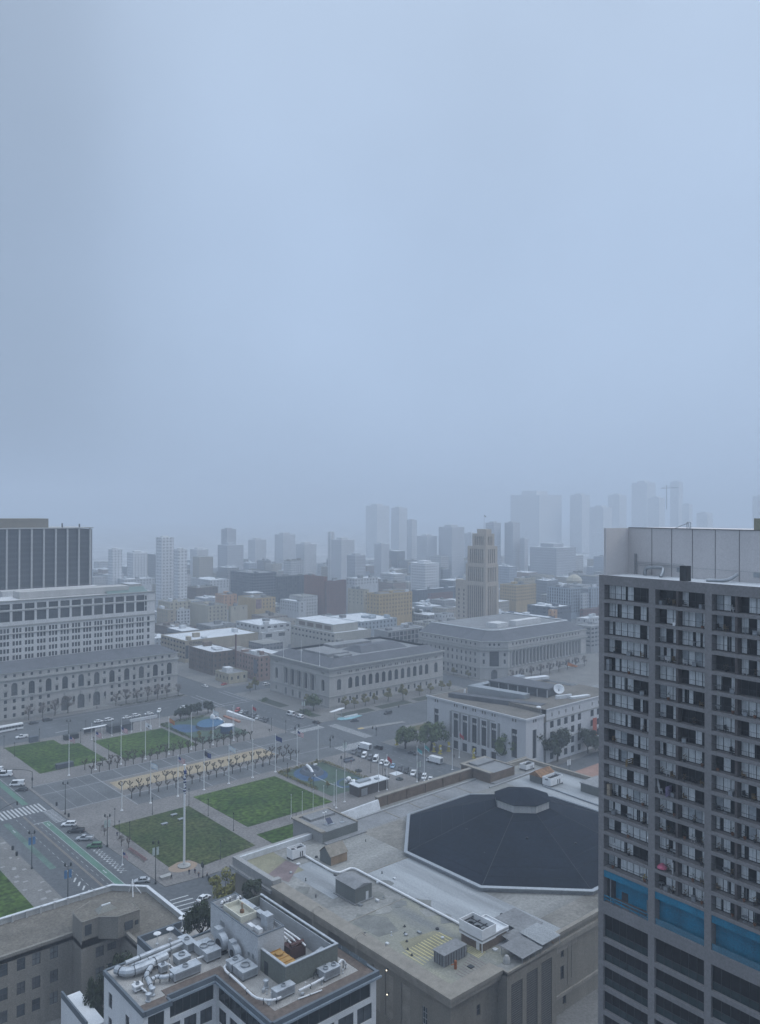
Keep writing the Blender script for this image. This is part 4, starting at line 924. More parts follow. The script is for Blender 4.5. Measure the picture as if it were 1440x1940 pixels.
# roof sheets of different tone, seams and the long white pipe
def rs(pts, m, z, nm='roof_sheet'): mb = MB(); mb.prism(pts, ZR, ZR+z, False, True); mb.build(nm, m, au)
rs(rect(133.2, 107.8, 148.9, 157), M_rf2, .012); rs(rect(115, 107.9, 132.4, 141), mat('bitumen_roof_b', (.22, .23, .23), .8, .32, .15, streak=3, col2=(.26, .255, .2)), .016); rs(rect(119, 152, 127.3, 172), M_rf2, .02)
rs(rect(114.2, 169, 123, 183.5), M_rf4, .024); rs([(116, 166), (123.5, 172), (122.8, 177), (114.5, 173)], mat('purplish_patch', (.17, .135, .135), .9, .25, .3), .03)  # yellowish and purplish tints laid on as flat sheets
rs(rect(149.5, 178.8, 209, 187.5), M_flat, .014); rs(rect(150, 160, 165, 178), M_rf3, .018); rs(rect(205, 179, 237, 181.2), M_flat, .02); rs(rect(214, 110, 237.4, 178.5), M_rf2, .016); rs(rect(149, 108.5, 168, 114), M_rf3, .02)
rs([(123.4, 116), (129, 116.5), (127, 126), (118, 127.5), (115.8, 122)], M_rf4, .036)
rs([(116, 132), (121, 131), (123, 137), (119, 143), (115.5, 140)], mat('dark_stain', (.155, .158, .148), .9, .3, .3), .04)
mb = MB(); mb.duct([(127.7, 176, 17.95), (127.5, 163, 17.95), (128.2, 161.2, 17.95), (132, 161.4, 17.95), (132.8, 160.5, 17.95), (132.8, 125, 17.95), (132.8, 121, 17.95)], .28, 8); mb.build('roof_pipe', M_wp, au)
mb = MB(); mb.duct([(150, 186.3, 17.75), (209, 187.5, 17.75)], .3, 6); mb.duct([(206, 178.8, 17.75), (234, 179.6, 17.75)], .25, 6); mb.duct([(221, 168, 17.8), (219, 140, 17.8), (218, 112, 17.8)], .25, 6); mb.build('roof_pipe', M_metal, au)
mb = MB()
for x in (165.5, 176, 187, 198): mb.box(x-.15, 179, ZR+.002, x+.15, 187.4, ZR+.12)
for y in (157.2, 141.2): mb.box(133.2 if y > 150 else 115, y-.12, ZR+.002, 148.9 if y > 150 else 132.4, y+.12, ZR+.1)
mb.build('roof_seam', M_tanl, au)
for i, (x, y) in enumerate(((121.2, 129.3), (119.3, 126.6), (117.3, 124.2), (123.2, 131.5), (116.4, 122))):
    mb = MB(); mb.lathe((x, y, ZR+.03), [(.3, 0), (.3, .12), (.12, .2), (.12, .4)], 8); mb.build('roof_drain', M_dark, au)
mb = MB(); rr = random.Random(3)
for k in range(13):
    x = 115.8+.95*k; y = 123.9-.05*k
    mb.box(x-.1, y-6+.25*k, ZR+.05, x+.1, y+.3+.1*k, ZR+.056)
mb.build('yellow_roof_stripe', mat('yellow_stripe', (.5, .45, .22), .8, .2), au)
mb = MB()
for k in range(6): mb.box(126.2+.5*k, 112.2+.1*k, ZR+.05, 126.4+.5*k, 116.4, ZR+.056)
mb.build('yellow_roof_stripe', mat('yellow_stripe', (.36, .31, .12)), au)
mb = MB()
for k in range(9): mb.box(118.6+.85*k, 109.6, ZR+.057, 118.7+.85*k, 111.6+.3*k, ZR+.063)
mb.build('purple_roof_stripe', mat('purple_stripe', (.13, .06, .09), .8, .2), au)
# ladders and balconies on the west wall
for y, z in ((150, 10.8), (133, 10.8), (118.5+13, 4.5), (167, 9)):
    mb = MB(); mb.box(109.8, y-2, z, 112.29, y+2, z+.2)
    for q in range(9): mb.tube((109.9, y-1.9+q*.47, z+.2), (109.9, y-1.9+q*.47, z+1.2), .03, n=4)
    mb.path([(112.2, y-1.95, z+1.2), (109.9, y-1.95, z+1.2), (109.9, y+1.95, z+1.2), (112.2, y+1.95, z+1.2)], .05, 5); mb.build('fire_escape', M_tanl, au)
for y in (149, 133.5):
    mb = MB()
    for s in (-.25, .25): mb.path([(111.0, y+s, 11), (110.8, y+s, 18.6), (112.5, y+s, 19), (113.6, y+s, 18)], .05, 5)
    for q in range(20): mb.tube((111.0-.01*q, y-.25, 11.3+.36*q), (111.0-.01*q, y+.25, 11.3+.36*q), .03, n=4)
    mb.build('ladder', M_tanl, au)
mb = MB(); mb.tube((144.1, 106.85, 0), (144.1, 106.85, 16.8), .12); mb.tube((142.9, 106.85, 0), (142.9, 106.85, 17.2), .1); mb.build('downpipe', M_rust, au)
mb = MB()
for x, z0, z1 in ((145.5, 6, 14.5), (149.8, 5.5, 15), (151.2, 6.5, 15.5)): mb.box(x-.1, 106.9, z0, x+.1, 106.998, z1)
mb.box(144.4, 106.93, 13.6, 153, 106.997, 15.19); mb.box(144.2, 106.6, 3.8, 200, 106.998, 4.5); mb.build('wall_repair', M_tanl, au)
# things standing on the roof
def rbox(t, name, m, x0, y0, z0, x1, y1, z1): mb = MB(); mb.box(x0, y0, z0, x1, y1, z1); return mb.build(name, m, t)
def hvac(lab, x, y, l, w_, h, wall=M_wp, dx=True):
    t = thing('air_handling_unit', lab, 'air unit', (x, y, ZR))
    mb = MB()
    for a in range(2):
        for c in range(2): mb.box(x+a*(l-.3), y+c*(w_-.3), ZR+.03, x+a*(l-.3)+.3, y+c*(w_-.3)+.3, ZR+.5)
    mb.build('support', M_dark, t)
    mb = MB(); z0 = ZR+.5
    for q in ((x, y, x+l, y+.12), (x, y+w_-.12, x+l, y+w_), (x, y+.121, x+.12, y+w_-.121), (x+l-.12, y+.121, x+l, y+w_-.121)): mb.box(q[0], q[1], z0, q[2], q[3], z0+h)
    mb.box(x+.121, y+.121, z0, x+l-.121, y+w_-.121, z0+h*.7); mb.build('casing', wall, t)
    mb = MB(); n = max(2, int(l/1.6))
    for k in range(n):
        c = (x+l*(k+.5)/n, y+w_/2, z0+h*.7+.001); mb.lathe(c, [(w_*.33, 0), (w_*.33, .25), (w_*.28, .26), (w_*.28, .05)], 12); mb.box(c[0]-w_*.3, c[1]-.05, c[2]+.27, c[0]+w_*.3, c[1]+.05, c[2]+.32)
    for k in range(n+1): mb.box(x+.13+(l-.3)*k/n, y+.13, z0+h*.85, x+.18+(l-.3)*k/n, y+w_-.13, z0+h*.85+.06)
    mb.build('fan', M_dark, t)
    mb = MB(); mb.box(x+l*.55, y-.02, z0+.1, x+l*.62, y-.001, z0+h*.6); mb.box(x+l*.7, y-.02, z0+.1, x+l*.77, y-.001, z0+h*.6); mb.build('louvre', M_dark, t); return t
hvac('white air unit near the auditorium front parapet, beside the rusty shed', 123.6, 175.2, 4.4, 2.6, 2.4)
hvac('small white air unit behind the brown-roofed shed near the far pavilion', 229, 181.6, 4.6, 3, 1.7)
hvac('white air unit in front of the brown-roofed shed, right of the black lantern', 221.5, 165.4, 6.8, 3.4, 2.6)
t = thing('roof_plant_room', 'brick plant room topped by a big white fan enclosure on the near roof corner', 'plant room', (128, 113, ZR))
rbox(t, 'wall', M_brkw, 128.4, 113.2, ZR, 136.2, 119.2, 19.9); rbox(t, 'roof', M_flat_w, 128.0, 112.9, 19.9, 136.6, 119.5, 20.1)
mb = MB()
for q in ((128, 112.9, 132.4, 113.05), (128, 119.35, 132.4, 119.5), (128, 113.051, 128.15, 119.349), (132.25, 113.051, 132.4, 119.349)): mb.box(q[0], q[1], 19.4, q[2], q[3], 22.3)
for q in ((132.41, 112.9, 136.6, 113.05), (136.45, 113.06, 136.6, 119.35), (132.41, 119.36, 136.6, 119.5)): mb.box(q[0], q[1], 19.6, q[2], q[3], 20.5)
mb.build('white_screen', M_wp, t)
mb = MB()
for k in range(3): mb.lathe((130.2, 114.2+2.0*k, 20.2), [(.85, 0), (.85, .9), (.7, .95), (.7, .2)], 12); mb.box(128.2, 115.15+2*k, 21.4, 132.2, 115.3+2*k, 21.6)
for x in (129.2, 131.2): mb.box(x-.07, 113.1, 21.5, x+.07, 119.3, 21.65)
mb.build('fan', M_dark, t); rbox(t, 'door', M_wp, 128.35, 114.0, ZR+.05, 128.39, 114.9, ZR+1.9)
mb = MB(); mb.tube((128.2, 113.1, ZR), (128.2, 113.1, 19.3), .1); mb.build('downpipe', M_wp, t)
t = thing('roof_shed', 'grey shed with a low roof and pale door, middle of the auditorium roof', 'shed', (121.2, 146.4, ZR))
mb = MB(); mb.loft([[(121.2, 146.4, z), (126.4, 146.4, z), (126.4, 153.8, z), (121.2, 153.8, z)] for z in (ZR, 21.2)]); mb.build('wall', M_shed, t)
mb = MB(); mb.loft([[(121, y, 21.2), (126.6, y, 21.2), (123.8, y, 21.9)] for y in (146.2, 154)]); mb.build('roof', M_flat, t)
mb = MB(); mb.box(124.5, 146.34, ZR+.1, 125.3, 146.39, ZR+2.1); mb.build('door', M_flat_w, t); rbox(t, 'plinth', M_flat, 120.8, 146, ZR+.03, 126.8, 154.2, ZR+.25)
t = thing('roof_shed', 'small gabled shed with a rusty left roof slope and plywood end', 'shed', (129.5, 166.4, ZR))
mb = MB(); mb.box(129.5, 166.4, ZR, 135, 171, 20.0); mb.face((129.5, 166.39, 20), (129.5, 171.01, 20), (129.5, 168.7, 22)); mb.face((135, 166.39, 20), (135, 171.01, 20), (135, 168.7, 22)); mb.build('wall', M_shed, t)
mb = MB(); mb.box(129.6, 166.3, ZR+.1, 134.9, 166.39, 19.9); mb.build('plywood_end', M_wood, t)
mb = MB(); mb.face((129.2, 171.3, 19.9), (135.2, 171.3, 19.9), (135.2, 168.7, 22.1), (129.2, 168.7, 22.1)); mb.build('roof', M_rust, t)
mb = MB(); mb.face((129.2, 166.1, 19.9), (135.2, 166.1, 19.9), (135.2, 168.7, 22.1), (129.2, 168.7, 22.1)); mb.build('roof', mat('pale_rust', (.21, .19, .16), .8, .3, .6), t)
t = thing('roof_shed', 'brown rust-roofed shed between two white air units near the far pavilion', 'shed', (222, 169.8, ZR))
mb = MB(); mb.box(222, 169.8, ZR, 229.5, 174.5, 19.8); mb.build('wall', M_shed, t)
mb = MB(); mb.loft([[(x, 169.5, 19.8), (x, 174.8, 19.8), (x, 172.2, 21.6)] for x in (221.7, 229.8)]); mb.build('roof', M_rust, t)
t = thing('roof_shed', 'plain grey roof hut half hidden behind the apartment tower', 'shed', (226.5, 149, ZR)); rbox(t, 'wall', M_shed, 226.5, 149, ZR, 236, 157, 20.3); rbox(t, 'roof', M_flat, 226.2, 148.7, 20.3, 236.3, 157.3, 20.6)
t = thing('container_shed', 'long grey metal container with panelled sides among the yellow roof stripes', 'container', (118.2, 114.4, ZR))
mb = MB(); mb.box(118.2, 114.4, ZR+.1, 124.6, 117.4, 19.9); mb.build('wall', mat('panel_grey', (.19, .2, .21), .6, .15), t); rbox(t, 'roof', M_flat, 118.0, 114.2, 19.9, 124.8, 117.6, 20.05)
mb = MB()
for k in range(9): mb.box(118.6+.78*k, 114.33, ZR+.15, 118.7+.78*k, 114.39, 19.85)
for k in range(4): mb.box(118.12, 114.9+.7*k, ZR+.15, 118.19, 115+.7*k, 19.85)
mb.build('panel_joint', M_dark, t)
mb = MB(); mb.lathe((119.7, 112.7, ZR+.03), [(.3, 0), (.3, 1.5), (.2, 1.7), (.02, 1.75)], 10); mb.tube((119.7, 112.7, ZR+1), (118.7, 112.9, ZR+1.1), .1); one(mb, 'gas_cylinder', mat('orange_rust', (.26, .09, .035), .7, .3, 2), 'rusty orange cylinder in front of the panelled container', 'cylinder', (119.7, 112.7, ZR))
mb = MB(); mb.lathe((125.8, 116.3, ZR+.03), [(.75, 0), (.8, .6), (.5, 1.2), (.05, 1.4)], 10); one(mb, 'wrapped_tank', mat('pale_wrap', (.42, .4, .38), .7, .2, 1), 'pale wrapped tank at the right end of the panelled container', 'tank', (125.8, 116.3, ZR))
mb = MB(); mb.lathe((129.3, 107.4, ZR+.03), [(.8, 0), (.7, .8), (.4, 1.4), (.05, 1.6)], 9); one(mb, 'tarp_bundle', mat('grey_tarp', (.36, .36, .35), .8, .2, 1), 'crumpled pale tarp bundle on the roof edge above the grille windows', 'tarp', (129.3, 107.4, ZR))
t = thing('sheet_metal_roof', 'overlapping pale metal canopy roofs above the tall grille windows', 'canopy', (130, 105, ZR))
for q, (x0, y0, x1, y1, z, m) in enumerate(((130.6, 104.3, 137.2, 110.2, 19.2, M_flat), (137.4, 104.5, 143.6, 110.7, 19.5, M_rf2), (134.5, 110.9, 139, 113.2, 18.8, M_flat), (139.1, 110.9, 146, 119, 18.9, M_flat))):
    mb = MB(); mb.loft([[(x0, y0, z-.2), (x1, y0, z-.2), (x1, y1, z+.1), (x0, y1, z+.1)], [(x0, y0, z-.1), (x1, y0, z-.1), (x1, y1, z+.2), (x0, y1, z+.2)]]); mb.build('canopy_sheet', m, t)
mb = MB()
for x in (130.8, 133, 135, 137, 143.4): 
    for y in (104.6, 110): mb.tube((x, y, ZR), (x, y, 19.1), .07, n=5)
mb.build('post', M_metal, t)
t = thing('solar_panel', 'small tilted solar panel on the near front pavilion', 'solar panel', (141.4, 183, 20.46))
mb = MB(); mb.face((140.8, 182.2, 20.9), (142.6, 182.2, 20.9), (142.6, 183.6, 22.1), (140.8, 183.6, 22.1)); mb.build('panel', mat('solar_blue', (.02, .03, .07), .2, .1), t); mb = MB(); mb.box(140.4, 182, 20.47, 143.2, 184, 20.6); mb.tube((141.7, 183.2, 20.6), (141.7, 183.2, 21.5), .08); mb.build('frame', M_metal, t)
mb = MB(); mb.tube((141.2, 184.4, 20.46), (141.2, 184.4, 23.6), .06); mb.ball((140.7, 184.4, 23.5), .3, 8, 5); mb.ball((141.7, 184.4, 23.5), .3, 8, 5); mb.tube((140.7, 184.4, 23.5), (141.7, 184.4, 23.5), .05); one(mb, 'weather_mast', M_wp, 'short mast with two white globes on the near front pavilion', 'mast', (141.2, 184.4, 20.46))
mb = MB(); mb.tube((145.5, 181.7, 20.46), (145.5, 181.7, 22.5), .05); mb.box(144.9, 181.1, 20.46, 146.1, 182.3, 20.55); one(mb, 'roof_mast', M_metal, 'thin bare mast right of the solar panel', 'mast', (145.5, 181.7, 20.46))
mb = MB(); mb.loft([[(x, 165, 0), (x+.5, 165, 0), (x+.5, 174.5, 0), (x, 174.5, 0)] for x in (240,)]+[[(x, 165, 16.5), (x+.5, 165, 16.5), (x+.5, 174.5, 16.5), (x, 174.5, 16.5)] for x in (240,)]); mb.box(240.6, 150, 0, 262, 174, 15.5); one(mb, 'low_building', mat('rusty_wall', (.24, .15, .12), .85, .2), 'low flat-roofed building with a pinkish side wall behind the auditorium', 'building', (240, 150, 0))

M_lit = bpy.data.materials.new('lit_lamp'); M_lit.use_nodes = True; b_ = M_lit.node_tree.nodes['Principled BSDF']; b_.inputs['Emission Color'].default_value = (1, .86, .62, 1); b_.inputs['Emission Strength'].default_value = 2.5
for k, (y, z) in enumerate(((124.7, 15.0), (124.5, 10.1))):
    t = thing('wall_lamp', ['lit wall lamp on the auditorium side, upper of two', 'lit wall lamp on the auditorium side, lower of two'][k], 'wall lamp', (112.29, y, z))
    mb = MB(); mb.ball((111.75, y, z), .13, 8, 5); mb.build('bulb', M_lit, t); mb = MB(); mb.box(111.9, y-.1, z-.1, 112.29, y+.1, z+.25); mb.build('bracket', M_dark, t)
rq = random.Random(12)
for k in range(30):
    x, y = rq.uniform(114, 147), rq.uniform(110, 176)
    if 120 < x < 127.5 and 145 < y < 155 or 127 < x < 137 and 112 < y < 120 or 117 < x < 126 and 113 < y < 119: continue
    h = rq.uniform(.3, .9); mb = MB(); q = rq.random()
    if q < .5: mb.lathe((x, y, ZR+.04), [(.22, 0), (.22, .08), (.09, .12), (.09, h), (.16, h), (.16, h+.15)], 7)
    elif q < .8: mb.box(x, y, ZR+.04, x+rq.uniform(.5, 1.1), y+rq.uniform(.5, 1.1), ZR+h*.6)
    else: mb.lathe((x, y, ZR+.04), [(.4, 0), (.4, .3), (.05, .5)], 8)
    one(mb, 'roof_vent', (M_metal, M_dark, M_flat_w)[k % 3], 'small vent or stub pipe scattered on the near flat roof', 'vent', (x, y, ZR), 'small vents scattered on the near flat roof')
for k in range(9):
    x0, y0 = rq.uniform(114.5, 140), rq.uniform(112, 170); n = 9; pts = [(x0+rq.uniform(.6, 1)*rq.uniform(1, 3.2)*math.cos(6.283*q/n), y0+rq.uniform(.6, 1)*rq.uniform(1.5, 4)*math.sin(6.283*q/n)) for q in range(n)]
    pts = [(min(max(a, 114.8), 148), min(max(c, 110), 180)) for a, c in pts]
    rs(pts, (mat('dark_stain', (.155, .158, .148)), mat('damp_stain', (.15, .155, .15), .6, .25, .4), mat('pale_stain', (.235, .235, .22), .85, .25, .4))[k % 3], .043+.002*k, 'roof_stain')
# ---------------------------------------------------------------- tan corner building, lower left
M_beige = mat('beige_stone', (.195, .184, .163), .85, .12, .35, streak=1, fine=.1)
M_par = mat('pale_parapet', (.36, .365, .36), .8, .18, .5, streak=1, fine=.08)
M_brn = mat('brown_gravel_roof', (.135, .125, .107), .95, .2, .15, fine=.14)
bg_ = thing('corner_building', 'tan stone corner building with a cut corner, pale parapet and brown gravel roof', 'building', (20, 150, 0))
mb = MB()
b0 = [(20+3.9*k, 1.75, z, 2.6, 'r') for k in range(0) for z in (1,)]
wn = [(c-20, 1.7, z, 2.6, 'r') for c in (26, 29.4, 33.5, 37, 41, 44.4, 49, 52.3, 55.8, 58.9, 62.6) for z in (13.3, 8.3, 3.6)]
facade(mb, (20, 177), S_, 46.6, 0, 17.6, wn, .35)
wn2 = [(4.0, 1.8, 12.9, 2.3, 'r'), (6.7, 2.0, 13.5, 1.6, 'r'), (4.0, 1.8, 8.1, 2.6, 'r'), (6.7, 1.8, 8.1, 2.6, 'r'), (4.0, 1.8, 3.2, 2.6, 'r')]
facade(mb, (66.6, 172), S_, 8.8, 0, 17.6, wn2, .35); mb.face((66.6, 172, 0), (66.6, 177, 0), (66.6, 177, 17.6), (66.6, 172, 17.6))
we = [(5, 1.8, 8.5, 2.6, 'r'), (12, 1.8, 8.5, 2.6, 'r')]
facade(mb, (75.4, 172), W_, 22, 0, 17.6, we, .35)
for (p, q) in (((88, 150), (88, 185.6)), ((88, 185.6), (81.7, 192)), ((81.7, 192), (20, 193)), ((75.4, 150), (88, 150)), ((20, 177), (20, 193))): mb.face((*p, 0), (*q, 0), (*q, 17.6), (*p, 17.6))
mb.build('wall', M_beige, bg_); cnt = [0]
windows(bg_, (20, 177), S_, wn, .28, GLB, M_fr, 2, 2, count=cnt); windows(bg_, (66.6, 172), S_, wn2, .28, GLB, M_fr, 2, 2, count=cnt); windows(bg_, (75.4, 172), W_, we, .28, GLB, M_fr, 2, 2, count=cnt)
bf = [(20, 177), (66.6, 177), (66.6, 172), (75.4, 172), (75.4, 150), (88, 150), (88, 185.6), (81.7, 192), (20, 193)]
mb = MB(); mb.prism(bf, 16, 16.9); mb.build('roof', M_brn, bg_)
mb = MB()
def wallrun(pts, t, z0, z1):
    for (x0, y0), (x1, y1) in zip(pts, pts[1:]):
        d = Vector((x1-x0, y1-y0)).normalized(); n = Vector((d.y, -d.x))*t
        mb.prism([(x0, y0), (x1, y1), (x1+n.x, y1+n.y), (x0+n.x, y0+n.y)], z0, z1)
wallrun([(20, 193.2), (81.8, 192.2)], .55, 16.3, 18.1); wallrun([(81.8, 192.2), (88.2, 185.7)], .55, 16.31, 18.09); wallrun([(88.2, 185.7), (88.2, 150)], .55, 16.32, 18.08)
for k in range(20):
    x = 80-3.1*k; mb.box(x, 191.6-.0, 16.9, x+.5, 191.95, 18.3)
mb.build('parapet', M_par, bg_)
mb = MB(); wallrun([(20, 193.25), (81.85, 192.25)], .8, 18.12, 18.3); wallrun([(81.85, 192.25), (88.25, 185.75)], .8, 18.13, 18.31); wallrun([(88.25, 185.75), (88.25, 150)], .8, 18.11, 18.29)
mb.build('coping', M_flat_w, bg_)
mb = MB(); mb.box(20, 176.8, 17.0, 66.58, 177.5, 17.65); mb.box(75.2, 150, 17.0, 75.9, 171.9, 17.7); mb.build('coping', M_beige, bg_)
pp = [(66.7, 172), (70.3, 172), (73.5, 169.3), (78.5, 169.3), (78.5, 173.5), (71.6, 180), (66.7, 177.5)]
mb = MB(); mb.prism(pp, 16.91, 21.6); mb.build('penthouse', M_beige, bg_)
mb = MB(); mb.prism([(x*.985+1.08, y*.985+2.62) for x, y in pp], 21.61, 21.75)
mb.build('roof', M_brn, bg_)
mb = MB()
for (p, q) in zip(pp, pp[1:]+pp[:1]): mb.path([(*p, 21.7), (*q, 21.7)], .16, 4)
mb.build('coping', M_beige, bg_)
mb = MB(); mb.loft([[(70.6, 172.8, 21.76), (75, 172.8, 21.76), (74.4, 175, 21.76), (70.8, 175.5, 21.76)], [(71.8, 173.5, 22.8), (73.6, 173.5, 22.8), (73.5, 174.4, 22.8), (71.9, 174.4, 22.8)]]); mb.build('skylight', mat('skylight_frost', (.2, .2, .18), .5, .1), bg_)
mb = MB(); mb.box(71.7, 173.8, 22.81, 73.7, 174.2, 23); mb.build('skylight_ridge', M_flat_w, bg_)
mb = MB(); mb.box(75, 169.1, 18.2, 76.8, 169.29, 20); mb.box(77.4, 169.1, 18.7, 78.1, 169.29, 19.6); mb.box(67.3, 171.85, 18.6, 68.7, 171.99, 20.8); mb.build('window', M_gl2, bg_)
t = thing('flagpole', 'fallen white tripod flagpole on the tan building behind its cut corner', 'flagpole', (84.5, 186, 16.9))
mb = MB(); mb.path([(84, 185, 17), (84.9, 187.3, 20.2)], .1, 6); mb.path([(86.3, 185.5, 17), (84.8, 187.2, 19.5)], .09, 6); mb.path([(84.3, 188, 17), (84.9, 187.3, 20)], .09, 6); mb.build('pole', M_wp, t)

# ---------------------------------------------------------------- white apartment block with the crowded roof
M_cw = mat('white_render', (.58, .59, .6), .75, .07, .3, streak=1, fine=.04)
M_cdeck = mat('roof_gravel_pale', (.30, .29, .275), .9, .2, .4, fine=.14)
M_pav = mat('brown_paver', (.12, .095, .08), .85, .3, 1.2, fine=.15)
M_cop = mat('slate_blue_coping', (.10, .12, .14), .5, .15, .5)
M_encl = mat('enclosure_green_grey', (.13, .14, .125), .8, .12, .3, streak=1)
M_galv = mat('galvanised_duct', (.4, .425, .45), .45, .22, .9, metal=.35, fine=.12)
M_pipe = mat('white_pipe', (.6, .61, .62), .45, .1, 2)
cb = thing('apartment_block', 'white apartment block with dark glass top storey and a roof crowded with ducts', 'building', (57, 106, 0))
ZC = 30.0
mb = MB()
ww = [(137-134.3, 1.5, 24.6, 2.7, 'r'), (137-127.5, 1.5, 24.0, 2.7, 'r'), (137-134.3, 1.5, 20.4, 2.7, 'r'), (137-127.5, 1.5, 20.4, 2.7, 'r')]
facade(mb, (57, 137), W_, 15.5, 0, ZC, ww, .3)
s1 = [(6.5+3.1*k, 2.4, z, 2.4, 'r') for k in range(3) for z in (22.6, 19)]+[(9.3, 9.2, 26.0, 2.9, 'r')]
facade(mb, (57, 121.5), S_, 4.6, 0, ZC, [(2.2, 2.8, 26, 2.9, 'r')], .3); facade(mb, (61.6, 123.2), S_, 9.4, 0, ZC, [(4.7, 8.6, 26.0, 2.9, 'r')]+[(1.6+3.0*k, 2.3, z, 2.5, 'r') for k in range(3) for z in (22.5, 18.8)], .3); mb.face((61.6, 121.5, 0), (61.6, 123.2, 0), (61.6, 123.2, ZC), (61.6, 121.5, ZC))
w3 = [(8.6, 15.6, 26.0, 2.9, 'r')]+[(2.2+3.6*k, 2.5, z, 2.6, 'r') for k in range(5) for z in (22.4, 18.7)]
facade(mb, (71, 123.2), W_, 17.2, 0, ZC, w3, .3)
s2 = [(10.5, 19.6, 26.0, 2.9, 'r')]+[(2.6+4.1*k, 3.3, z, 2.8, 'r') for k in range(5) for z in (22.2, 18.5)]
facade(mb, (71, 106), S_, 21.6, 0, ZC, s2, .35)
for (p, q) in (((92.6, 106), (92.6, 137)), ((57, 137), (92.6, 137))): mb.face((*p, 0), (*q, 0), (*q, ZC), (*p, ZC))
mb.build('wall', M_cw, cb); cnt = [0]
M_gdk = glass('condo_glass', (.015, .022, .026), .1, .3)
windows(cb, (57, 137), W_, ww, .25, [M_gl], M_fr, 1, 2, count=cnt)
for P_, u_, o_ in (((61.6, 123.2), S_, [(1.6+3.0*k, 2.3, z, 2.5, 'r') for k in range(3) for z in (22.5, 18.8)]), ((71, 123.2), W_, w3[1:]), ((71, 106), S_, s2[1:])): windows(cb, P_, u_, o_, .25, [M_gdk, M_gl, M_gl2], M_fr, 2, 1, count=cnt)
for P_, u_, o_, n_ in (((57, 121.5), S_, [(2.2, 2.8, 26, 2.9, 'r')], 2), ((61.6, 123.2), S_, [(4.7, 8.6, 26, 2.9, 'r')], 6), ((71, 123.2), W_, [w3[0]], 9), ((71, 106), S_, [s2[0]], 9)): windows(cb, P_, u_, o_, .25, [M_gdk], M_fr, n_, 1, 'glass_storey', count=cnt)
mb = MB(); mb.prism([(57.3, 121.8), (61.9, 121.8), (61.9, 123.5), (71.3, 123.5), (71.3, 106.3), (92.3, 106.3), (92.3, 136.7), (57.3, 136.7)], 29.2, 29.85); mb.build('roof', M_cdeck, cb)
mb = MB()
for q in ((57.3, 121.8, 61.9, 123.6), (61.91, 123.5, 71.3, 125.3), (71.31, 108.3, 73.1, 125.3), (71.31, 106.3, 92.3, 108.29), (90.6, 108.3, 92.3, 136.6)): mb.box(q[0], q[1], 29.851, q[2], q[3], 29.93)
mb.build('paver_border', M_pav, cb)
mb = MB()
def edge(x0, y0, x1, y1, w_=.45, z0=29.3, z1=30.12): mb.box(min(x0, x1), min(y0, y1), z0, max(x0, x1)+(w_ if x0 == x1 else 0), max(y0, y1)+(w_ if y0 == y1 else 0), z1)
edge(56.8, 121.3, 56.8, 137); edge(57.26, 136.7, 92, 136.7); edge(57.26, 121.2, 61.9, 121.2, .4); edge(61.5, 121.61, 61.5, 122.7, .4); edge(61.91, 122.9, 71, 122.9, .4); edge(70.7, 106, 70.7, 122.88, .4); edge(71.11, 105.6, 93, 105.6, .5); edge(92.4, 106.11, 92.4, 137, .5)
mb.build('coping', M_cop, cb)
mb = MB()
for q in ((61.7, 122.6, 71, 122.85), (70.5, 106.2, 70.69, 122.6), (71.2, 105.3, 93.3, 105.59)): mb.box(q[0], q[1], 28.95, q[2], q[3], 29.3)
mb.build('eave_trim', mat('pale_blue_trim', (.22, .26, .3), .5, .1), cb)
mb = MB()
for q in range(12): mb.tube((92.2, 108+2.4*q, 29.93), (92.2, 108+2.4*q, 31.0), .03, n=4)
for q in range(11): mb.face((92.2, 108.1+2.4*q, 30.1), (92.2, 110.3+2.4*q, 30.1), (92.2, 110.3+2.4*q, 30.95), (92.2, 108.1+2.4*q, 30.95))
mb.build('glass_railing', mat('railing_glass', (.16, .2, .23), .2, .1), cb)
# bulkhead and plant enclosure
mb = MB(); mb.box(77.3, 119.8, 29.86, 82.8, 136.2, 35.0)
for q in ((77.3, 119.8, 82.8, 120.05), (77.3, 135.95, 82.8, 136.2), (77.3, 120.06, 77.55, 135.94), (82.55, 120.06, 82.8, 135.94)): mb.box(q[0], q[1], 35.0, q[2], q[3], 35.7)
mb.build('bulkhead', mat('bulkhead_grey', (.45, .465, .48), .75, .08, .3, streak=1), cb)
mb = MB(); mb.box(77.56, 120.06, 35.001, 82.54, 135.94, 35.1); mb.build('bulkhead_roof', M_flat, cb)
mb = MB()
for q in ((77.2, 119.7, 82.9, 119.95), (77.2, 136.05, 82.9, 136.3), (77.2, 119.96, 77.45, 136.04), (82.65, 119.96, 82.9, 136.04)): mb.box(q[0], q[1], 35.71, q[2], q[3], 35.82)
mb.build('bulkhead_coping', M_cop, cb)
mb = MB(); mb.box(77.24, 121, 31.3, 77.29, 121.6, 32.1); mb.box(77.24, 122.5, 31.3, 77.29, 123, 31.9); mb.box(77.24, 131, 33, 77.29, 132.5, 33.8); mb.build('wall_vent', M_metal, cb)
mb = MB()
for q in ((77.7, 112, 88.8, 112.3), (88.5, 112.31, 88.8, 136.4), (77.7, 112.31, 78, 119.6), (82.9, 136.1, 88.8, 136.39)): mb.box(q[0], q[1], 29.86, q[2], q[3], 33.6)
mb.build('plant_enclosure', M_encl, cb)
mb = MB()
for q in range(9): mb.box(88.3, 114+2.6*q, 29.9, 88.49, 114.35+2.6*q, 33.5)
mb.build('enclosure_post', M_dark, cb)
mb = MB(); mb.box(88.1, 112.4, 29.9, 88.29, 136, 33.3); mb.build('enclosure_lining', mat('pale_lining', (.34, .36, .38), .6, .1), cb)
mb = MB()
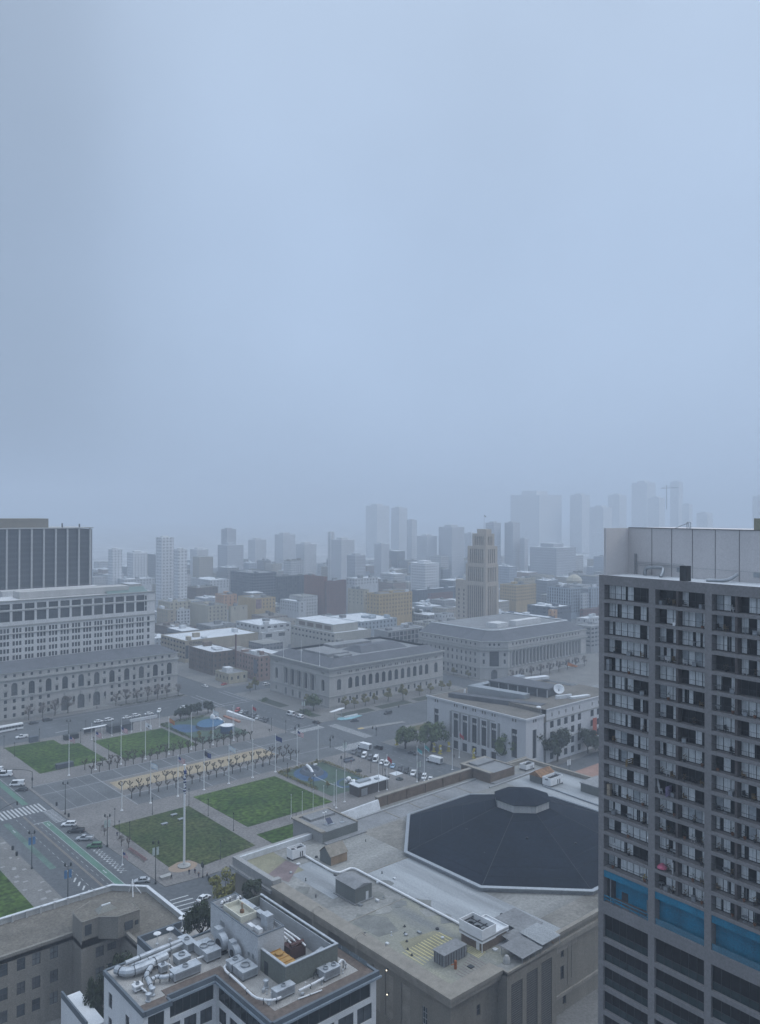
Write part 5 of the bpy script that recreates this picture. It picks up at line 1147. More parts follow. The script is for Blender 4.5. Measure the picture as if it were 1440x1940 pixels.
for q in ((77.6, 111.9, 88.9, 112.35), (88.45, 112.36, 88.9, 136.5), (77.6, 112.36, 78.05, 119.6)): mb.box(q[0], q[1], 33.61, q[2], q[3], 33.75)
mb.build('enclosure_coping', M_galv, cb)
mb = MB(); mb.box(77.62, 117.2, 29.9, 77.69, 118.3, 32.1); mb.build('door', M_dark, cb)
# lower decks on the north and west
cd_ = thing('deck_building', 'lower white wing with planted roof deck between the tan building and the white block', 'building', (54, 137.2, 0))
mb = MB(); mb.box(69, 137.2, 0, 91.5, 150, 25.2); mb.box(54, 137.2, 0, 57.4, 149, 21); mb.build('wall', M_cw, cd_)
mb = MB()
for q in ((69, 149.6, 91.5, 150), (69, 137.3, 69.4, 149.59), (91.1, 137.3, 91.5, 149.59), (76, 143, 76.3, 149.5)): mb.box(q[0], q[1], 25.21, q[2], q[3], 26.6)
mb.box(54, 137.2, 21.01, 54.3, 149, 22.2); mb.build('parapet', M_cop, cd_)
mb = MB(); mb.box(69.5, 137.4, 25.21, 90.9, 149.5, 25.35); mb.build('deck', M_cdeck, cd_)
for k, (x, y) in enumerate(((71.5, 146.5), (74.2, 146.5), (78, 148.8), (84.5, 149))):
    t = thing('patio_heater', ['white patio heater at the open corner of the lower deck', 'white patio heater beside the lower deck bench', 'white patio heater left of the round deck tree', 'white patio heater near the crosswalk end of the deck'][k], 'heater', (x, y, 25.35))
    mb = MB(); mb.lathe((x, y, 25.35), [(.3, 0), (.3, .5), (.06, .6), (.06, 2.1), (.15, 2.2), (.15, 2.4)], 8); mb.build('stand', M_pipe, t)
    mb = MB(); mb.lathe((x, y, 27.75), [(.75, 0), (.6, .12), (.05, .22)], 14); mb.build('reflector', M_pipe, t)
for k, (x, y) in enumerate(((72.5, 141), (73.5, 143.5), (79, 147.5))):
    t = thing('deck_bench', ['long pale bench on the lower deck nearest the duct roof', 'pale bench in the middle of the lower deck', 'pale bench beside the crosswalk edge of the lower deck'][k], 'bench', (x, y, 25.35))
    mb = MB(); mb.box(x-1.8, y-.3, 25.8, x+1.8, y+.3, 25.9); mb.build('seat', M_flat_w, t); mb = MB(); mb.box(x-1.6, y-.2, 25.36, x-1.3, y+.2, 25.79); mb.box(x+1.3, y-.2, 25.36, x+1.6, y+.2, 25.79); mb.build('leg', M_dark, t)
# rooftop machinery: each run of duct is a thing on the roof
Z1 = 29.94
def duct(lab, pts, r, m=M_galv, cat='duct', nm='ventilation_duct', n=10):
    mb = MB(); mb.duct(pts, r, n); x, y, z = pts[0]
    t = thing(nm, lab, cat, (x, y, Z1)); mb.build('run', m, t)
    mb = MB()
    for a, b_ in zip(pts, pts[1:]):
        a = Vector(a); b_ = Vector(b_); c = a.lerp(b_, .5)
        if c.z-r > Z1+.1: mb.box(c.x-.06, c.y-.06, Z1, c.x+.06, c.y+.06, c.z-r*.9)
        d = (b_-a).normalized(); mb.tube(c-d*.05, c+d*.05, r*1.12, n=n)
    mb.build('stand', M_dark, t); return t
duct('fat bent duct at the front left corner of the duct roof', [(58.2, 134.5, 30.8), (58.9, 132.2, 31.0), (61.5, 131.8, 31.0), (66.5, 132.6, 31)], .75)
duct('S-shaped duct snaking across the middle of the duct roof', [(63.5, 131.6, 31.1), (62.2, 130.4, 31.1), (60.9, 129, 31.1), (60.7, 127.3, 31.1), (60.2, 125, 30.6)], .42)
duct('second curved duct beside the S-shaped one', [(61.2, 127.5, 31), (62.4, 127.9, 31), (63, 126.8, 31), (65, 126.4, 31)], .36)
duct('long straight duct along the roof edge nearest the tan building', [(60, 135, 31), (65, 134.8, 31.3), (71.5, 134.9, 31.3)], .45)
duct('short drooping duct below the long edge duct', [(60.8, 134.2, 30.6), (61.6, 133.2, 31.2), (65, 133.4, 31.2), (70.5, 134, 31.2)], .33)
duct('white pipe pair at the front of the duct roof', [(59.1, 129.5, 30.6), (59.4, 125.3, 30.6)], .14, M_pipe, 'pipe', 'roof_pipe', 8)
duct('white elbow pipe crossing the duct roof', [(62.8, 131.6, 30.7), (65.8, 131.6, 30.7), (65.9, 127.6, 30.7)], .15, M_pipe, 'pipe', 'roof_pipe', 8)
duct('white pipe run on trestles along the courtyard border', [(75.2, 124.4, 30.7), (72.3, 123.4, 30.7), (72.2, 118, 30.7), (71.9, 112, 30.7), (73.5, 109.8, 30.7), (75.2, 109.6, 30.7)], .2, M_pipe, 'pipe', 'roof_pipe', 8)
duct('white pipe run with gooseneck at the far corner of the duct roof', [(78.5, 109.3, 30.6), (83.4, 109.4, 30.6), (86.6, 109.6, 31.2), (88.2, 110.2, 31.9), (89, 110.2, 31.2), (89.2, 110.1, 30.2)], .2, M_pipe, 'pipe', 'roof_pipe', 8)
duct('white drain pipe lying on the paver border', [(77.5, 108.2, 30.1), (82, 107.6, 30.1)], .12, M_pipe, 'pipe', 'roof_pipe', 8)
duct('white pipe bridge with short legs beside the fans', [(68.6, 128.8, 30.7), (71.9, 128.5, 30.8)], .18, M_pipe, 'pipe', 'roof_pipe', 8)
def unit(lab, x0, y0, x1, y1, h, nm='roof_unit', m=M_galv, cat='roof unit', fans=1):
    t = thing(nm, lab, cat, (x0, y0, Z1)); mb = MB(); mb.box(x0, y0, Z1+.25, x1, y1, Z1+h); mb.box(x0-.08, y0-.08, Z1+h+.001, x1+.08, y1+.08, Z1+h+.08); mb.build('casing', m, t)
    mb = MB()
    for x in (x0+.1, x1-.25):
        for y in (y0+.1, y1-.25): mb.box(x, y, Z1, x+.15, y+.15, Z1+.249)
    mb.build('foot', M_dark, t)
    mb = MB()
    for k in range(fans):
        c = (x0+(x1-x0)*(k+.5)/fans, (y0+y1)/2, Z1+h+.081); r = min(x1-x0, y1-y0)*.27
        mb.lathe(c, [(r, 0), (r, .3), (r*.85, .32), (r*.85, .08)], 12)
    mb.build('fan', M_metal, t)
    mb = MB(); mb.box(x0+.2, y0-.03, Z1+.5, x1-.2, y0-.001, Z1+h-.2); mb.build('louvre', M_metal, t); return t
unit('long dark plant box behind the S-shaped duct', 64.5, 125.6, 69.5, 127.5, 1.5)
unit('grey roof unit beside the white elbow pipe', 67.2, 129.3, 69.5, 131.6, 1.4); unit('small grey roof unit behind the S-shaped duct', 63.9, 129.4, 65.2, 130.6, 1.3)
unit('big grey air box in front of the two snail fans', 71.6, 127.3, 74.4, 132.2, 1.7, fans=2); unit('low grey air box at the foot of the white bulkhead', 73.4, 118.4, 76.4, 121.6, 1.5)
unit('square duct box beside the bulkhead door', 73.2, 121.8, 75.8, 123.6, 1.6); unit('dark plant box in front of the green-grey enclosure', 74.5, 109.9, 78.2, 111.4, 1.6); unit('dark plant box at the far corner by the gooseneck pipe', 83.8, 109.2, 87.2, 110.9, 1.6, fans=2)
unit('small condenser at the far end by the railing', 84.2, 110.95, 87, 111.9, 1.1)
unit('round topped condenser on the parapet side of the duct roof', 70.4, 132.4, 72.2, 136, 1.6); unit('small white unit at the front left corner', 58.2, 127.2, 59.6, 128.4, 1.0, m=M_pipe)
for k, (x, y, r, lab) in enumerate(((75.6, 129.2, 1.5, 'large snail-shaped fan against the white bulkhead'), (76.1, 125.4, 1.15, 'smaller snail-shaped fan against the white bulkhead'))):
    t = thing('exhaust_fan', lab, 'fan', (x, y, Z1)); mb = MB()
    mb.loft([[(x+dx, y+r*math.cos(a)*(1+.25*(a/6.28)), Z1+r*1.15+r*math.sin(a)*(1+.1*math.sin(a))) for a in [2*math.pi*q/20 for q in range(20)]] for dx in (-.6, .6)]); mb.box(x-.55, y+.2*r, Z1+r*1.3, x+.55, y+1.3*r, Z1+r*2.6); mb.build('casing', M_galv, t)
    mb = MB(); mb.tube((x-.75, y, Z1+r*1.15), (x-.61, y, Z1+r*1.15), r*.55, r*.5, 14); mb.build('inlet', M_dark, t); mb = MB(); mb.box(x-.6, y-r*.8, Z1, x+.6, y+r*.8, Z1+.3); mb.build('base', M_dark, t)
for k, (x, y) in enumerate(((60.2, 125, ), (75.6, 114.6), (59, 123.9))):
    mb = MB(); mb.lathe((x, y, Z1), [(.5, 0), (.5, .15), (.32, .2), (.32, .9), (.5, 1.0), (.5, 1.25), (.05, 1.4)], 12); one(mb, 'mushroom_vent', M_galv, ['mushroom vent at the end of the S-shaped duct', 'mushroom vent alone on the pale roof in front of the enclosure', 'mushroom vent on the pavers at the front corner'][k], 'vent', (x, y, Z1))
# on the bulkhead roof
t = thing('roof_hatch_curb', 'square cream hatch well on top of the white bulkhead', 'hatch', (78, 126.6, 35.1))
mb = MB()
for q in ((78, 126.6, 81.4, 126.8), (78, 132.6, 81.4, 132.8), (78, 126.81, 78.2, 132.59), (81.2, 126.81, 81.4, 132.59)): mb.box(q[0], q[1], 35.101, q[2], q[3], 36.3)
mb.build('curb', mat('cream_curb', (.5, .49, .42), .7, .08), t); mb = MB(); mb.box(78.21, 126.81, 35.101, 81.19, 132.59, 35.5); mb.build('floor', mat('cream_floor', (.36, .35, .29), .8, .1), t)
mb = MB(); mb.lathe((80, 129.4, 35.5), [(.4, 0), (.4, .5), (.1, .6), (.1, 1.6), (.25, 1.7)], 8); one(mb, 'vent_pipe', M_rust, 'rusty vent standing in the cream hatch well', 'vent', (80, 129.4, 35.5))
for k, (x, y) in enumerate(((78.5, 134.2), (80, 134.6), (81.6, 133.6))):
    duct('short white coiled duct on the bulkhead, %s from the street side' % ('first', 'second', 'third')[k], [(x, y, 35.4), (x, y, 36.1), (x+.7, y+.2, 36.2), (x+.8, y+.2, 35.5)], .28, M_pipe, 'duct', 'coiled_duct', 8)
unit('row of grey condensers along the bulkhead edge', 81.5, 122.6, 82.4, 132.4, 1.0, m=M_galv, fans=6).location = (81.5, 122.6, 35.11)
t = thing('metal_hutch', 'tall pale metal hutch at the near end of the bulkhead roof', 'hutch', (80.2, 121.4, 35.1)); mb = MB(); mb.box(80.2, 121.4, 35.101, 81.6, 123.4, 37.6); mb.build('wall', M_galv, t); mb = MB()
for q in range(6): mb.box(80.15, 121.39, 35.3+.38*q, 81.65, 121.399, 35.36+.38*q)
mb.build('rib', M_metal, t)
for k, (x, y) in enumerate(((78.6, 124), (79, 122.3))): mb = MB(); mb.box(x-.4, y-.8, 35.101, x+.4, y+.8, 35.8); one(mb, 'condenser', M_pipe, ['white condenser behind the cream hatch well', 'white condenser at the near corner of the bulkhead roof'][k], 'condenser', (x, y, 35.1))
# inside the enclosure
t = thing('water_tank', 'orange-yellow boxed tank inside the grey-green enclosure', 'tank', (78.8, 113, 29.9))
M_or = mat('orange_yellow_steel', (.32, .19, .06), .7, .25, .8, streak=1)
mb = MB(); mb.box(78.8, 113, 30.0, 81.2, 118.9, 32.7); mb.build('tank_body', M_or, t)
mb = MB()
for q in range(5): mb.box(78.75, 113.2+1.35*q, 30.0, 81.25, 113.4+1.35*q, 32.78)
mb.box(78.7, 112.9, 32.4, 81.3, 118.95, 32.6); mb.build('frame', mat('orange_frame', (.3, .15, .035), .7, .2), t)
mb = MB(); mb.lathe((80, 117.3, 32.79), [(.7, 0), (.7, .25), (.5, .3)], 12); mb.build('hatch', M_or, t)
for k in range(4): duct('white pipe in the enclosure, %s from the bulkhead' % ORD[k+1], [(83.5+.75*k, 133.5, 32.6), (83.5+.75*k, 123-1.2*k, 32.6), (83.9+.75*k, 121.5-1.2*k, 31.8)], .17, M_pipe, 'pipe', 'plant_pipe', 8)
mb = MB(); mb.box(83.3, 118.5, 29.9, 86.6, 121.2, 31.9); mb.tube((83.6, 119, 32.2), (86.4, 119, 32.2), .4); one(mb, 'pump_set', mat('dark_red_pump', (.06, .03, .028), .6, .3), 'dark red pump set between white pipes inside the enclosure', 'pump', (83.3, 118.5, 29.9))
mb = MB(); mb.duct([(82.2, 114.4, 31.2), (83.6, 114.2, 31.8), (86, 114.4, 31.8), (87.7, 115, 31.8)], .55); one(mb, 'ventilation_duct', M_galv, 'pale curved duct inside the enclosure beside the orange tank', 'duct', (82.2, 114.4, 29.9))
mb = MB(); mb.box(83.2, 112.8, 29.9, 87.9, 113.9, 32.4); one(mb, 'plant_box', M_encl, 'olive plant box along the enclosure front wall', 'plant box', (83.2, 112.8, 29.9))

rq = random.Random(31)
for k in range(26):     # stub pipes, stands and small vents among the ducts
    x, y = (rq.uniform(58, 70), rq.uniform(125.6, 136)) if k % 2 else (rq.uniform(73.3, 77), rq.uniform(108.6, 124))
    if k % 5 == 4: x, y = rq.uniform(78.5, 90), rq.uniform(108.5, 111.6)
    h = rq.uniform(.4, 1.3); mb = MB(); q = rq.random()
    if q < .55: mb.lathe((x, y, Z1), [(.16, 0), (.16, .06), (.07, .08), (.07, h), (.13, h), (.13, h+.12)], 7)
    elif q < .8: mb.box(x-.25, y-.2, Z1, x+.25, y+.2, Z1+h*.7)
    else: mb.path([(x, y, Z1), (x, y, Z1+h), (x+rq.uniform(.4, 1), y+.1, Z1+h), (x+1, y+.1, Z1)], .07, 6)
    one(mb, 'stub_pipe', (M_pipe, M_galv, M_dark)[k % 3], 'small stub pipe or vent among the ducts of the white block', 'pipe', (x, y, Z1), 'stub pipes among the rooftop ducts')
# ---------------------------------------------------------------- the city beyond the plaza
FOOT = []
def wallmat(nm, col, var=.12): return mat('wall_'+nm, col, .82, var, .25, streak=1, fine=.06)
def blk(name, label, c, l, r, z, wm, rm=None, win=(1.3, 1.7), pit=(3.6, 3.3), rows=5, clutter=2, faces='WS', bands=False, cat='building', frame=None, zb=0, depth=.35, topgap=1.4, glz=None, sub=None):
    X, Y = U(c[0], c[1], z)
    d = ray(l, c[1]); Yn = X*d.y/d.x; d = ray(r, c[1]); Xe = Y*d.x/d.y
    W_l, S_l = max(Yn-Y, 4), max(Xe-X, 4); Yn = Y+W_l; Xe = X+S_l
    if zb == 0: FOOT.append((X, Y, Xe, Yn))
    b = thing(name, label, cat, (X, Y, zb))
    rm = rm or M_flat
    def ops(L):
        n = max(1, int((L-1.2)/pit[0])); n = min(n, 16); o = []
        for i in range(n):
            for k in range(rows):
                s = z-topgap-win[1]-pit[1]*k
                if s < zb+.6: break
                if bands and i: continue
                o.append((L/2, L-1.6, s, win[1], 'r') if bands else (L*(i+.5)/n, min(win[0], L/n*.8), s, win[1], 'r'))
        return o
    wo = ops(W_l) if 'W' in faces else []; so_ = ops(S_l) if 'S' in faces else []
    mb = MB(); facade(mb, (X, Yn), W_, W_l, zb, z, wo, depth); facade(mb, (X, Y), S_, S_l, zb, z, so_, depth)
    mb.face((Xe, Y, zb), (Xe, Yn, zb), (Xe, Yn, z), (Xe, Y, z)); mb.face((X, Yn, zb), (Xe, Yn, zb), (Xe, Yn, z), (X, Yn, z))
    mb.build('wall', wm, b)
    mb = MB(); mb.box(X+.25, Y+.25, z-1, Xe-.25, Yn-.25, z-.45); mb.build('roof', rm, b)
    mb = MB()
    for q in ((X-.1, Y-.1, Xe+.1, Y+.25), (X-.1, Y+.251, X+.25, Yn), (Xe-.25, Y+.251, Xe+.1, Yn), (X+.251, Yn-.25, Xe-.251, Yn)): mb.box(q[0], q[1], z-.25, q[2], q[3], z+.05)
    mb.build('parapet', frame or wm, b)
    g = glz or [M_gl, M_gl2, M_gl4]
    cnt = [0]; windows(b, (X, Yn), W_, wo, depth-.05, g, M_fr, 6 if bands else 1, 1, count=cnt); windows(b, (X, Y), S_, so_, depth-.05, g, M_fr, 6 if bands else 1, 1, count=cnt)
    rn = random.Random(int(c[0]*7+c[1]))
    for k in range(clutter):
        w_, l_, h_ = rn.uniform(2, min(6, S_l*.4)), rn.uniform(2, min(6, W_l*.4)), rn.uniform(1.2, 3.2)
        x = rn.uniform(X+1, max(X+1.1, Xe-w_-1)); y = rn.uniform(Y+1, max(Y+1.1, Yn-l_-1))
        mb = MB(); mb.box(x, y, z-.45, x+w_, y+l_, z-.45+h_); mb.build('roof_box', rn.choice((M_flat_w, M_flat, wm)), b)
    return b, (X, Y, Xe, Yn)
w_cream = wallmat('cream', (.38, .345, .265)); w_tan = wallmat('tan', (.33, .285, .215)); w_white = wallmat('white', (.46, .47, .48)); w_grey = wallmat('grey', (.26, .265, .27))
w_brown = wallmat('brown', (.135, .105, .085), .25); w_red = wallmat('red_brick', (.20, .10, .075), .15); w_red2 = wallmat('dark_red_brick', (.15, .085, .075), .15); w_yel = wallmat('yellow', (.40, .29, .14)); w_org = wallmat('orange', (.42, .25, .14)); w_pink = wallmat('pink_brick', (.25, .18, .155), .2)
w_blue = wallmat('slate_blue', (.10, .115, .14)); w_lb = wallmat('pale_blue', (.33, .37, .41)); w_dk = wallmat('charcoal', (.07, .08, .095)); w_fed = wallmat('ivory', (.36, .35, .32))
b, q = blk('parking_garage', 'long tan parking garage with a blank side wall and slotted street front', (351, 1214), 305, 489, 16, w_tan, M_flat_w, win=(3.2, 1.5), pit=(4.2, 3.4), rows=4, faces='W', clutter=4, glz=[M_gl])
fc = bpy.data.curves.new('lettering', 'FONT'); fc.body = 'PARK'; fc.size = 3.2; fc.extrude = .1; tmp_ = bpy.data.objects.new('lettering_curve', fc); COL.objects.link(tmp_); bpy.context.view_layer.update(); lm_ = bpy.data.meshes.new_from_object(tmp_.evaluated_get(bpy.context.evaluated_depsgraph_get())); bpy.data.objects.remove(tmp_)
lm_.name = 'lettering'; fo_ = bpy.data.objects.new('lettering', lm_); COL.objects.link(fo_); fo_.parent = b; fo_.rotation_euler = (R(90), 0, 0); fo_.location = (6.2, -.15, 12.6); lm_.materials.clear(); lm_.materials.append(M_dark)
mb = MB(); mb.loft([[(q[0]+4.4+rr_*math.cos(t), q[1]+yy_, 13.8+rr_*math.sin(t)) for t in [6.283*k/16 for k in range(16)]] for rr_, yy_ in ((1.2, -.02), (1.2, -.15), (.8, -.15), (.8, -.02))], False, False); mb.build('ring_logo', M_dark, b)
mb = MB(); mb.box(q[0]+.2, q[1]-.12, 3, q[0]+2.6, q[1]-.003, 12.5); mb.build('glass_strip', M_gl2, b)
blk('apartment_house', 'dark brown brick apartment house on the corner across from the long civic block', (404, 1236), 358, 447, 15.5, w_brown, M_flat_w, win=(1.2, 1.7), pit=(3.0, 3.4), rows=4, clutter=3)
b, q = blk('apartment_house', 'pinkish brick apartment house with a blue and white mural beside the museum', (491, 1244), 448, 520, 16, w_pink, M_flat, rows=4, pit=(3.1, 3.4), clutter=5)
mb = MB(); mb.box(q[0]-.14, q[1]+2, 4.6, q[0]-.005, q[1]+6.5, 13.5); mb.build('mural', mat('mural_blue', (.24, .3, .38), .8, .5, .5, col2=(.14, .12, .13)), b)
blk('pavilion', 'small cream pavilion with a flat cornice on the corner lot', (433.6, 1277), 408, 469, 6.5, w_cream, M_flat, rows=1, win=(1.5, 2), clutter=1, topgap=2)
mb = MB(); X, Y = U(446.5, 1275, 0); mb.tube((X, Y, 0), (X, Y, 25.5), .75, .6, 10); mb.lathe((X, Y, 25.5), [(.8, 0), (.8, .5), (.5, .5)], 10); one(mb, 'chimney_stack', w_red2, 'tall thin brick chimney rising behind the cream pavilion', 'chimney', (X, Y, 0))
blk('modern_building', 'white modern block with a grey upper storey left of the long ivory office', (492, 1185), 447, 551, 18, w_white, M_flat_w, rows=2, win=(3, 1.8), pit=(5, 4), clutter=2)
blk('modern_building', 'lower white modern wing with dark outlined panels in front of the white block', (497, 1199), 490, 546, 13.5, w_white, M_flat_w, rows=1, win=(6, 2.8), pit=(8, 4), clutter=1, faces='S')
b, q = blk('office_block', 'long ivory office block with slot windows and a white roof behind the museum', (634, 1200), 551, 703, 20, w_fed, M_flat_w, rows=2, win=(2.6, 1.5), pit=(4.2, 4), clutter=0, faces='W')
x0, y0, x1, y1 = q; mb = MB(); mb.box(x0+3, y0+6, 19.6, x1-8, y1-2, 25.3); mb.build('penthouse', w_fed, b); mb = MB(); mb.box(x0+2.8, y0+5.8, 25.31, x1-7.8, y1-1.8, 25.5); mb.build('penthouse_roof', M_flat_w, b)
for k in range(4): mb = MB(); l_ = (y1-y0-12)/4; mb.box(x0+2.9, y0+8+l_*k, 21, x0+2.99, y0+8+l_*(k+.75), 24); mb.build('louvre', w_brown, b)
blk('office_block', 'grey office block with a white gridded glass side, right behind the museum', (735, 1196), 709, 800, 22, w_grey, M_flat, rows=5, win=(2.9, 2.9), pit=(3.4, 3.5), clutter=3, faces='S', frame=w_white)
blk('office_block', 'pale blue stepped office block behind the ivory office', (684, 1178), 618, 752, 20.5, w_lb, M_flat_w, rows=2, clutter=6)
blk('hotel', 'tan yellow hotel with a flat cornice in the hazy middle distance', (719, 1126), 695, 781, 32, w_yel, M_gravel, rows=6, win=(1.2, 1.8), pit=(3.6, 3.6), clutter=3)
blk('apartment_house', 'cream apartment house left of the tan yellow hotel', (689, 1118), 659, 699, 33, w_cream, M_gravel, rows=4, pit=(5, 3.6), clutter=2)
blk('apartment_house', 'white rooftop block rising behind the cream apartment house', (672, 1096), 656, 716, 38, w_white, M_flat_w, rows=2, clutter=2)
blk('brick_tower', 'tall orange-brown brick block, left of the two brick blocks', (614, 1093), 576, 619, 42, w_red, M_flat, rows=9, win=(1, 1.3), pit=(3.4, 3), clutter=3)
blk('brick_tower', 'dark red brick block, right of the two brick blocks', (619.5, 1101), 617.5, 656, 38, w_red2, M_flat_w, rows=9, win=(1.1, 1.4), pit=(3, 3), clutter=2)
blk('office_block', 'dark slate office block, left of the two dark blocks by the brick ones', (480, 1086), 437, 524, 41, w_blue, M_flat, rows=9, win=(2.6, 1.6), pit=(3.4, 3.1), clutter=3)
blk('office_block', 'dark slate office block next to the tall brick block', (527, 1092), 522, 576, 39, w_dk, M_flat, rows=9, win=(2, 2.2), pit=(2.9, 3.1), clutter=2, frame=w_grey)
blk('white_house', 'small white square-windowed block in front of the tall brick block', (566, 1140), 531, 579, 24, w_white, M_flat_w, rows=3, pit=(3.4, 3.2), clutter=1)
b, q = blk('painted_building', 'yellow block with a reddish painted wall panel in front of the dark slate block', (484, 1134), 451, 522, 25, w_yel, M_gravel, rows=3, pit=(3.6, 3.4), clutter=2, faces='S')
mb = MB(); mb.box(q[0]+.6, q[1]-.1, 15, q[0]+7, q[1]-.004, 24); mb.build('painted_panel', mat('mural_red', (.22, .14, .14), .8, .4, .4), b)
blk('apartment_house', 'cream four-storey block with a blank side, middle of the cream row', (395, 1148), 360, 431, 22, w_cream, M_gravel, rows=4, pit=(3.6, 3.4), clutter=2, faces='S')
blk('apartment_house', 'plain cream block at the right end of the cream row', (437, 1149), 433, 469, 20, w_cream, M_gravel, rows=1, pit=(8, 3.4), clutter=1, faces='S')
blk('apartment_house', 'ochre block at the left end of the cream row', (318, 1156), 297, 334, 21, w_tan, M_gravel, rows=4, clutter=1)
blk('apartment_house', 'narrow white block with dark cornice between the ochre and cream blocks', (336, 1156), 333.5, 360, 20, w_white, M_dark, rows=4, pit=(2.6, 3), clutter=1)
blk('apartment_house', 'cream rooftop block behind the ochre one', (322, 1141), 300, 362, 24, w_cream, M_flat, rows=2, clutter=3)
blk('corner_house', 'orange painted block above the cream row', (424, 1127), 408, 449, 25, w_org, M_flat, rows=3, clutter=2)
blk('row_building', 'long slate grey block right of the tan yellow hotel', (790, 1118), 780, 868, 20, w_blue, M_flat_w, rows=3, clutter=3)
blk('row_building', 'low dull red building left of the stepped tan tower', (815, 1125), 812, 858, 17, w_red2, M_flat, rows=1, clutter=0)
blk('row_building', 'pale blue low building with white roofs left of the stepped tan tower', (800, 1144), 780, 834, 12, w_lb, M_flat_w, rows=1, clutter=3)
blk('row_building', 'small white building at the foot of the stepped tan tower', (838, 1164), 823, 860, 12, w_white, M_flat, rows=1, clutter=1)
blk('row_building', 'flat grey rooftop building behind the parking garage', (400, 1187), 372, 450, 13, w_grey, M_flat, rows=1, clutter=6)
blk('row_building', 'brown flat-topped building between the white slab and the parking garage', (330, 1191), 290, 372, 13, w_brown, M_gravel, rows=2, clutter=5)
blk('apartment_house', 'yellow and white apartment house right of the stepped tan tower', (978, 1109), 947, 1016, 31, w_yel, M_gravel, rows=5, pit=(3, 3.4), clutter=2)
blk('apartment_house', 'pale cream block behind the yellow and white apartment house', (985, 1096), 974, 1014, 36, w_cream, M_flat, rows=1, clutter=1)
blk('modern_building', 'slate office block framed in white stripes left of the apartment tower', (1081, 1114), 1036, 1104, 32, w_lb, M_flat, rows=8, win=(1.7, 2.4), pit=(2.8, 3.1), clutter=4, frame=w_dk)
blk('white_house', 'narrow white block between two striped office blocks', (1105, 1125), 1103, 1118, 26, w_white, M_flat, rows=5, pit=(2.6, 3.2), clutter=0)
blk('modern_building', 'striped office block nearest the apartment tower', (1121, 1113), 1117, 1150, 32, w_lb, M_flat, rows=7, win=(1.6, 2.6), pit=(2.8, 3.1), clutter=1)
blk('modern_building', 'low blue glass block with a white roof below the striped offices', (1050, 1151), 999, 1082, 18, w_blue, M_flat_w, rows=2, win=(3, 1.6), pit=(4, 3.6), clutter=3)
blk('row_building', 'blue-grey walled building with a cream end behind the federal colonnade', (1029, 1171), 950, 1051, 19, w_blue, M_flat_w, rows=1, clutter=3, faces='')
blk('row_building', 'white low building behind the federal colonnade', (1112, 1172), 1092, 1142, 19, w_white, M_flat_w, rows=1, clutter=3)
blk('parking_garage', 'grey garage with long slots at the far end of the federal colonnade', (1120, 1187), 1086, 1146, 21, w_grey, M_flat, rows=5, win=(3.4, 1.4), pit=(4, 3.2), clutter=1)
blk('row_building', 'brick building with white bands left of the apartment tower', (1106, 1155), 1103, 1146, 22, w_red2, M_flat, rows=3, clutter=1)
blk('corner_house', 'narrow orange turret block right of the blue glass block', (1046, 1156), 1042, 1056, 24, w_org, M_flat_w, rows=2, clutter=0)
blk('row_building', 'pale block with a hazy white roof behind the white slab', (236, 1098), 223, 293, 25, w_white, M_flat_w, rows=2, clutter=3)
blk('row_building', 'brown-roofed block above the cream row', (372, 1114), 355, 413, 25, w_brown, M_brn, rows=2, clutter=2)
blk('row_building', 'pale hazy row building above the brown-roofed block', (398, 1099), 362, 434, 27, w_white, M_flat_w, rows=3, clutter=2)
blk('market_hall', 'pale domed hall lost in haze left of the apartment tower', (1040, 1063), 1020, 1076, 34, w_white, M_flat, rows=1, clutter=0)
X, Y = U(1052, 1063, 34); mb = MB(); mb.lathe((X, Y+8, 33), [(9, 0), (9, 2), (7.5, 4.5), (4.5, 6.3), (.1, 7)], 16); one(mb, 'dome', w_white, 'shallow white dome on the hazy pale hall', 'dome', (X, Y+8, 33))
X, Y = U(1088, 1100, 24); mb = MB(); mb.lathe((X, Y, 0), [(9, 0), (9, 24), (10, 24.2), (8, 28), (4, 31), (.1, 32)], 14); one(mb, 'domed_building', w_cream, 'cream round building with a low dome behind the striped offices', 'building', (X, Y, 0))
# round-ended modern building beside the library, with an orange canopy
t = thing('round_building', 'dark curved modern building with white bands beside the library', 'building', (374, 226, 0))
mb = MB(); mb.lathe((374, 226, 0), [(24, 0), (24, 16)], 40); mb.build('wall', w_dk, t); mb = MB(); mb.lathe((374, 226, 16.01), [(24.5, 0), (24.5, .5), (.1, .6)], 40); mb.build('roof', M_flat, t)
for z in (10, 14): mb = MB(); mb.lathe((374, 226, z), [(24.01, 0), (24.5, 0), (24.5, .6), (24.01, .6)], 40); mb.build('white_band', M_wp, t)
mb = MB(); X, Y = U(1086, 1262, 17); mb.loft([[(X-1.5, Y-2.5, 17), (X+1.5, Y-2.5, 17), (X+1.5, Y+3, 17), (X-1.5, Y+3, 17)], [(X-1.5, Y-2.5, 18.2), (X+.5, Y-2.5, 17.6), (X+.5, Y+3, 17.8), (X-1.5, Y+3, 19.2)]]); one(mb, 'orange_canopy', mat('orange_cloth', (.45, .17, .06), .7, .2), 'bright orange canopy edge behind the library roof', 'canopy', (X, Y, 17))
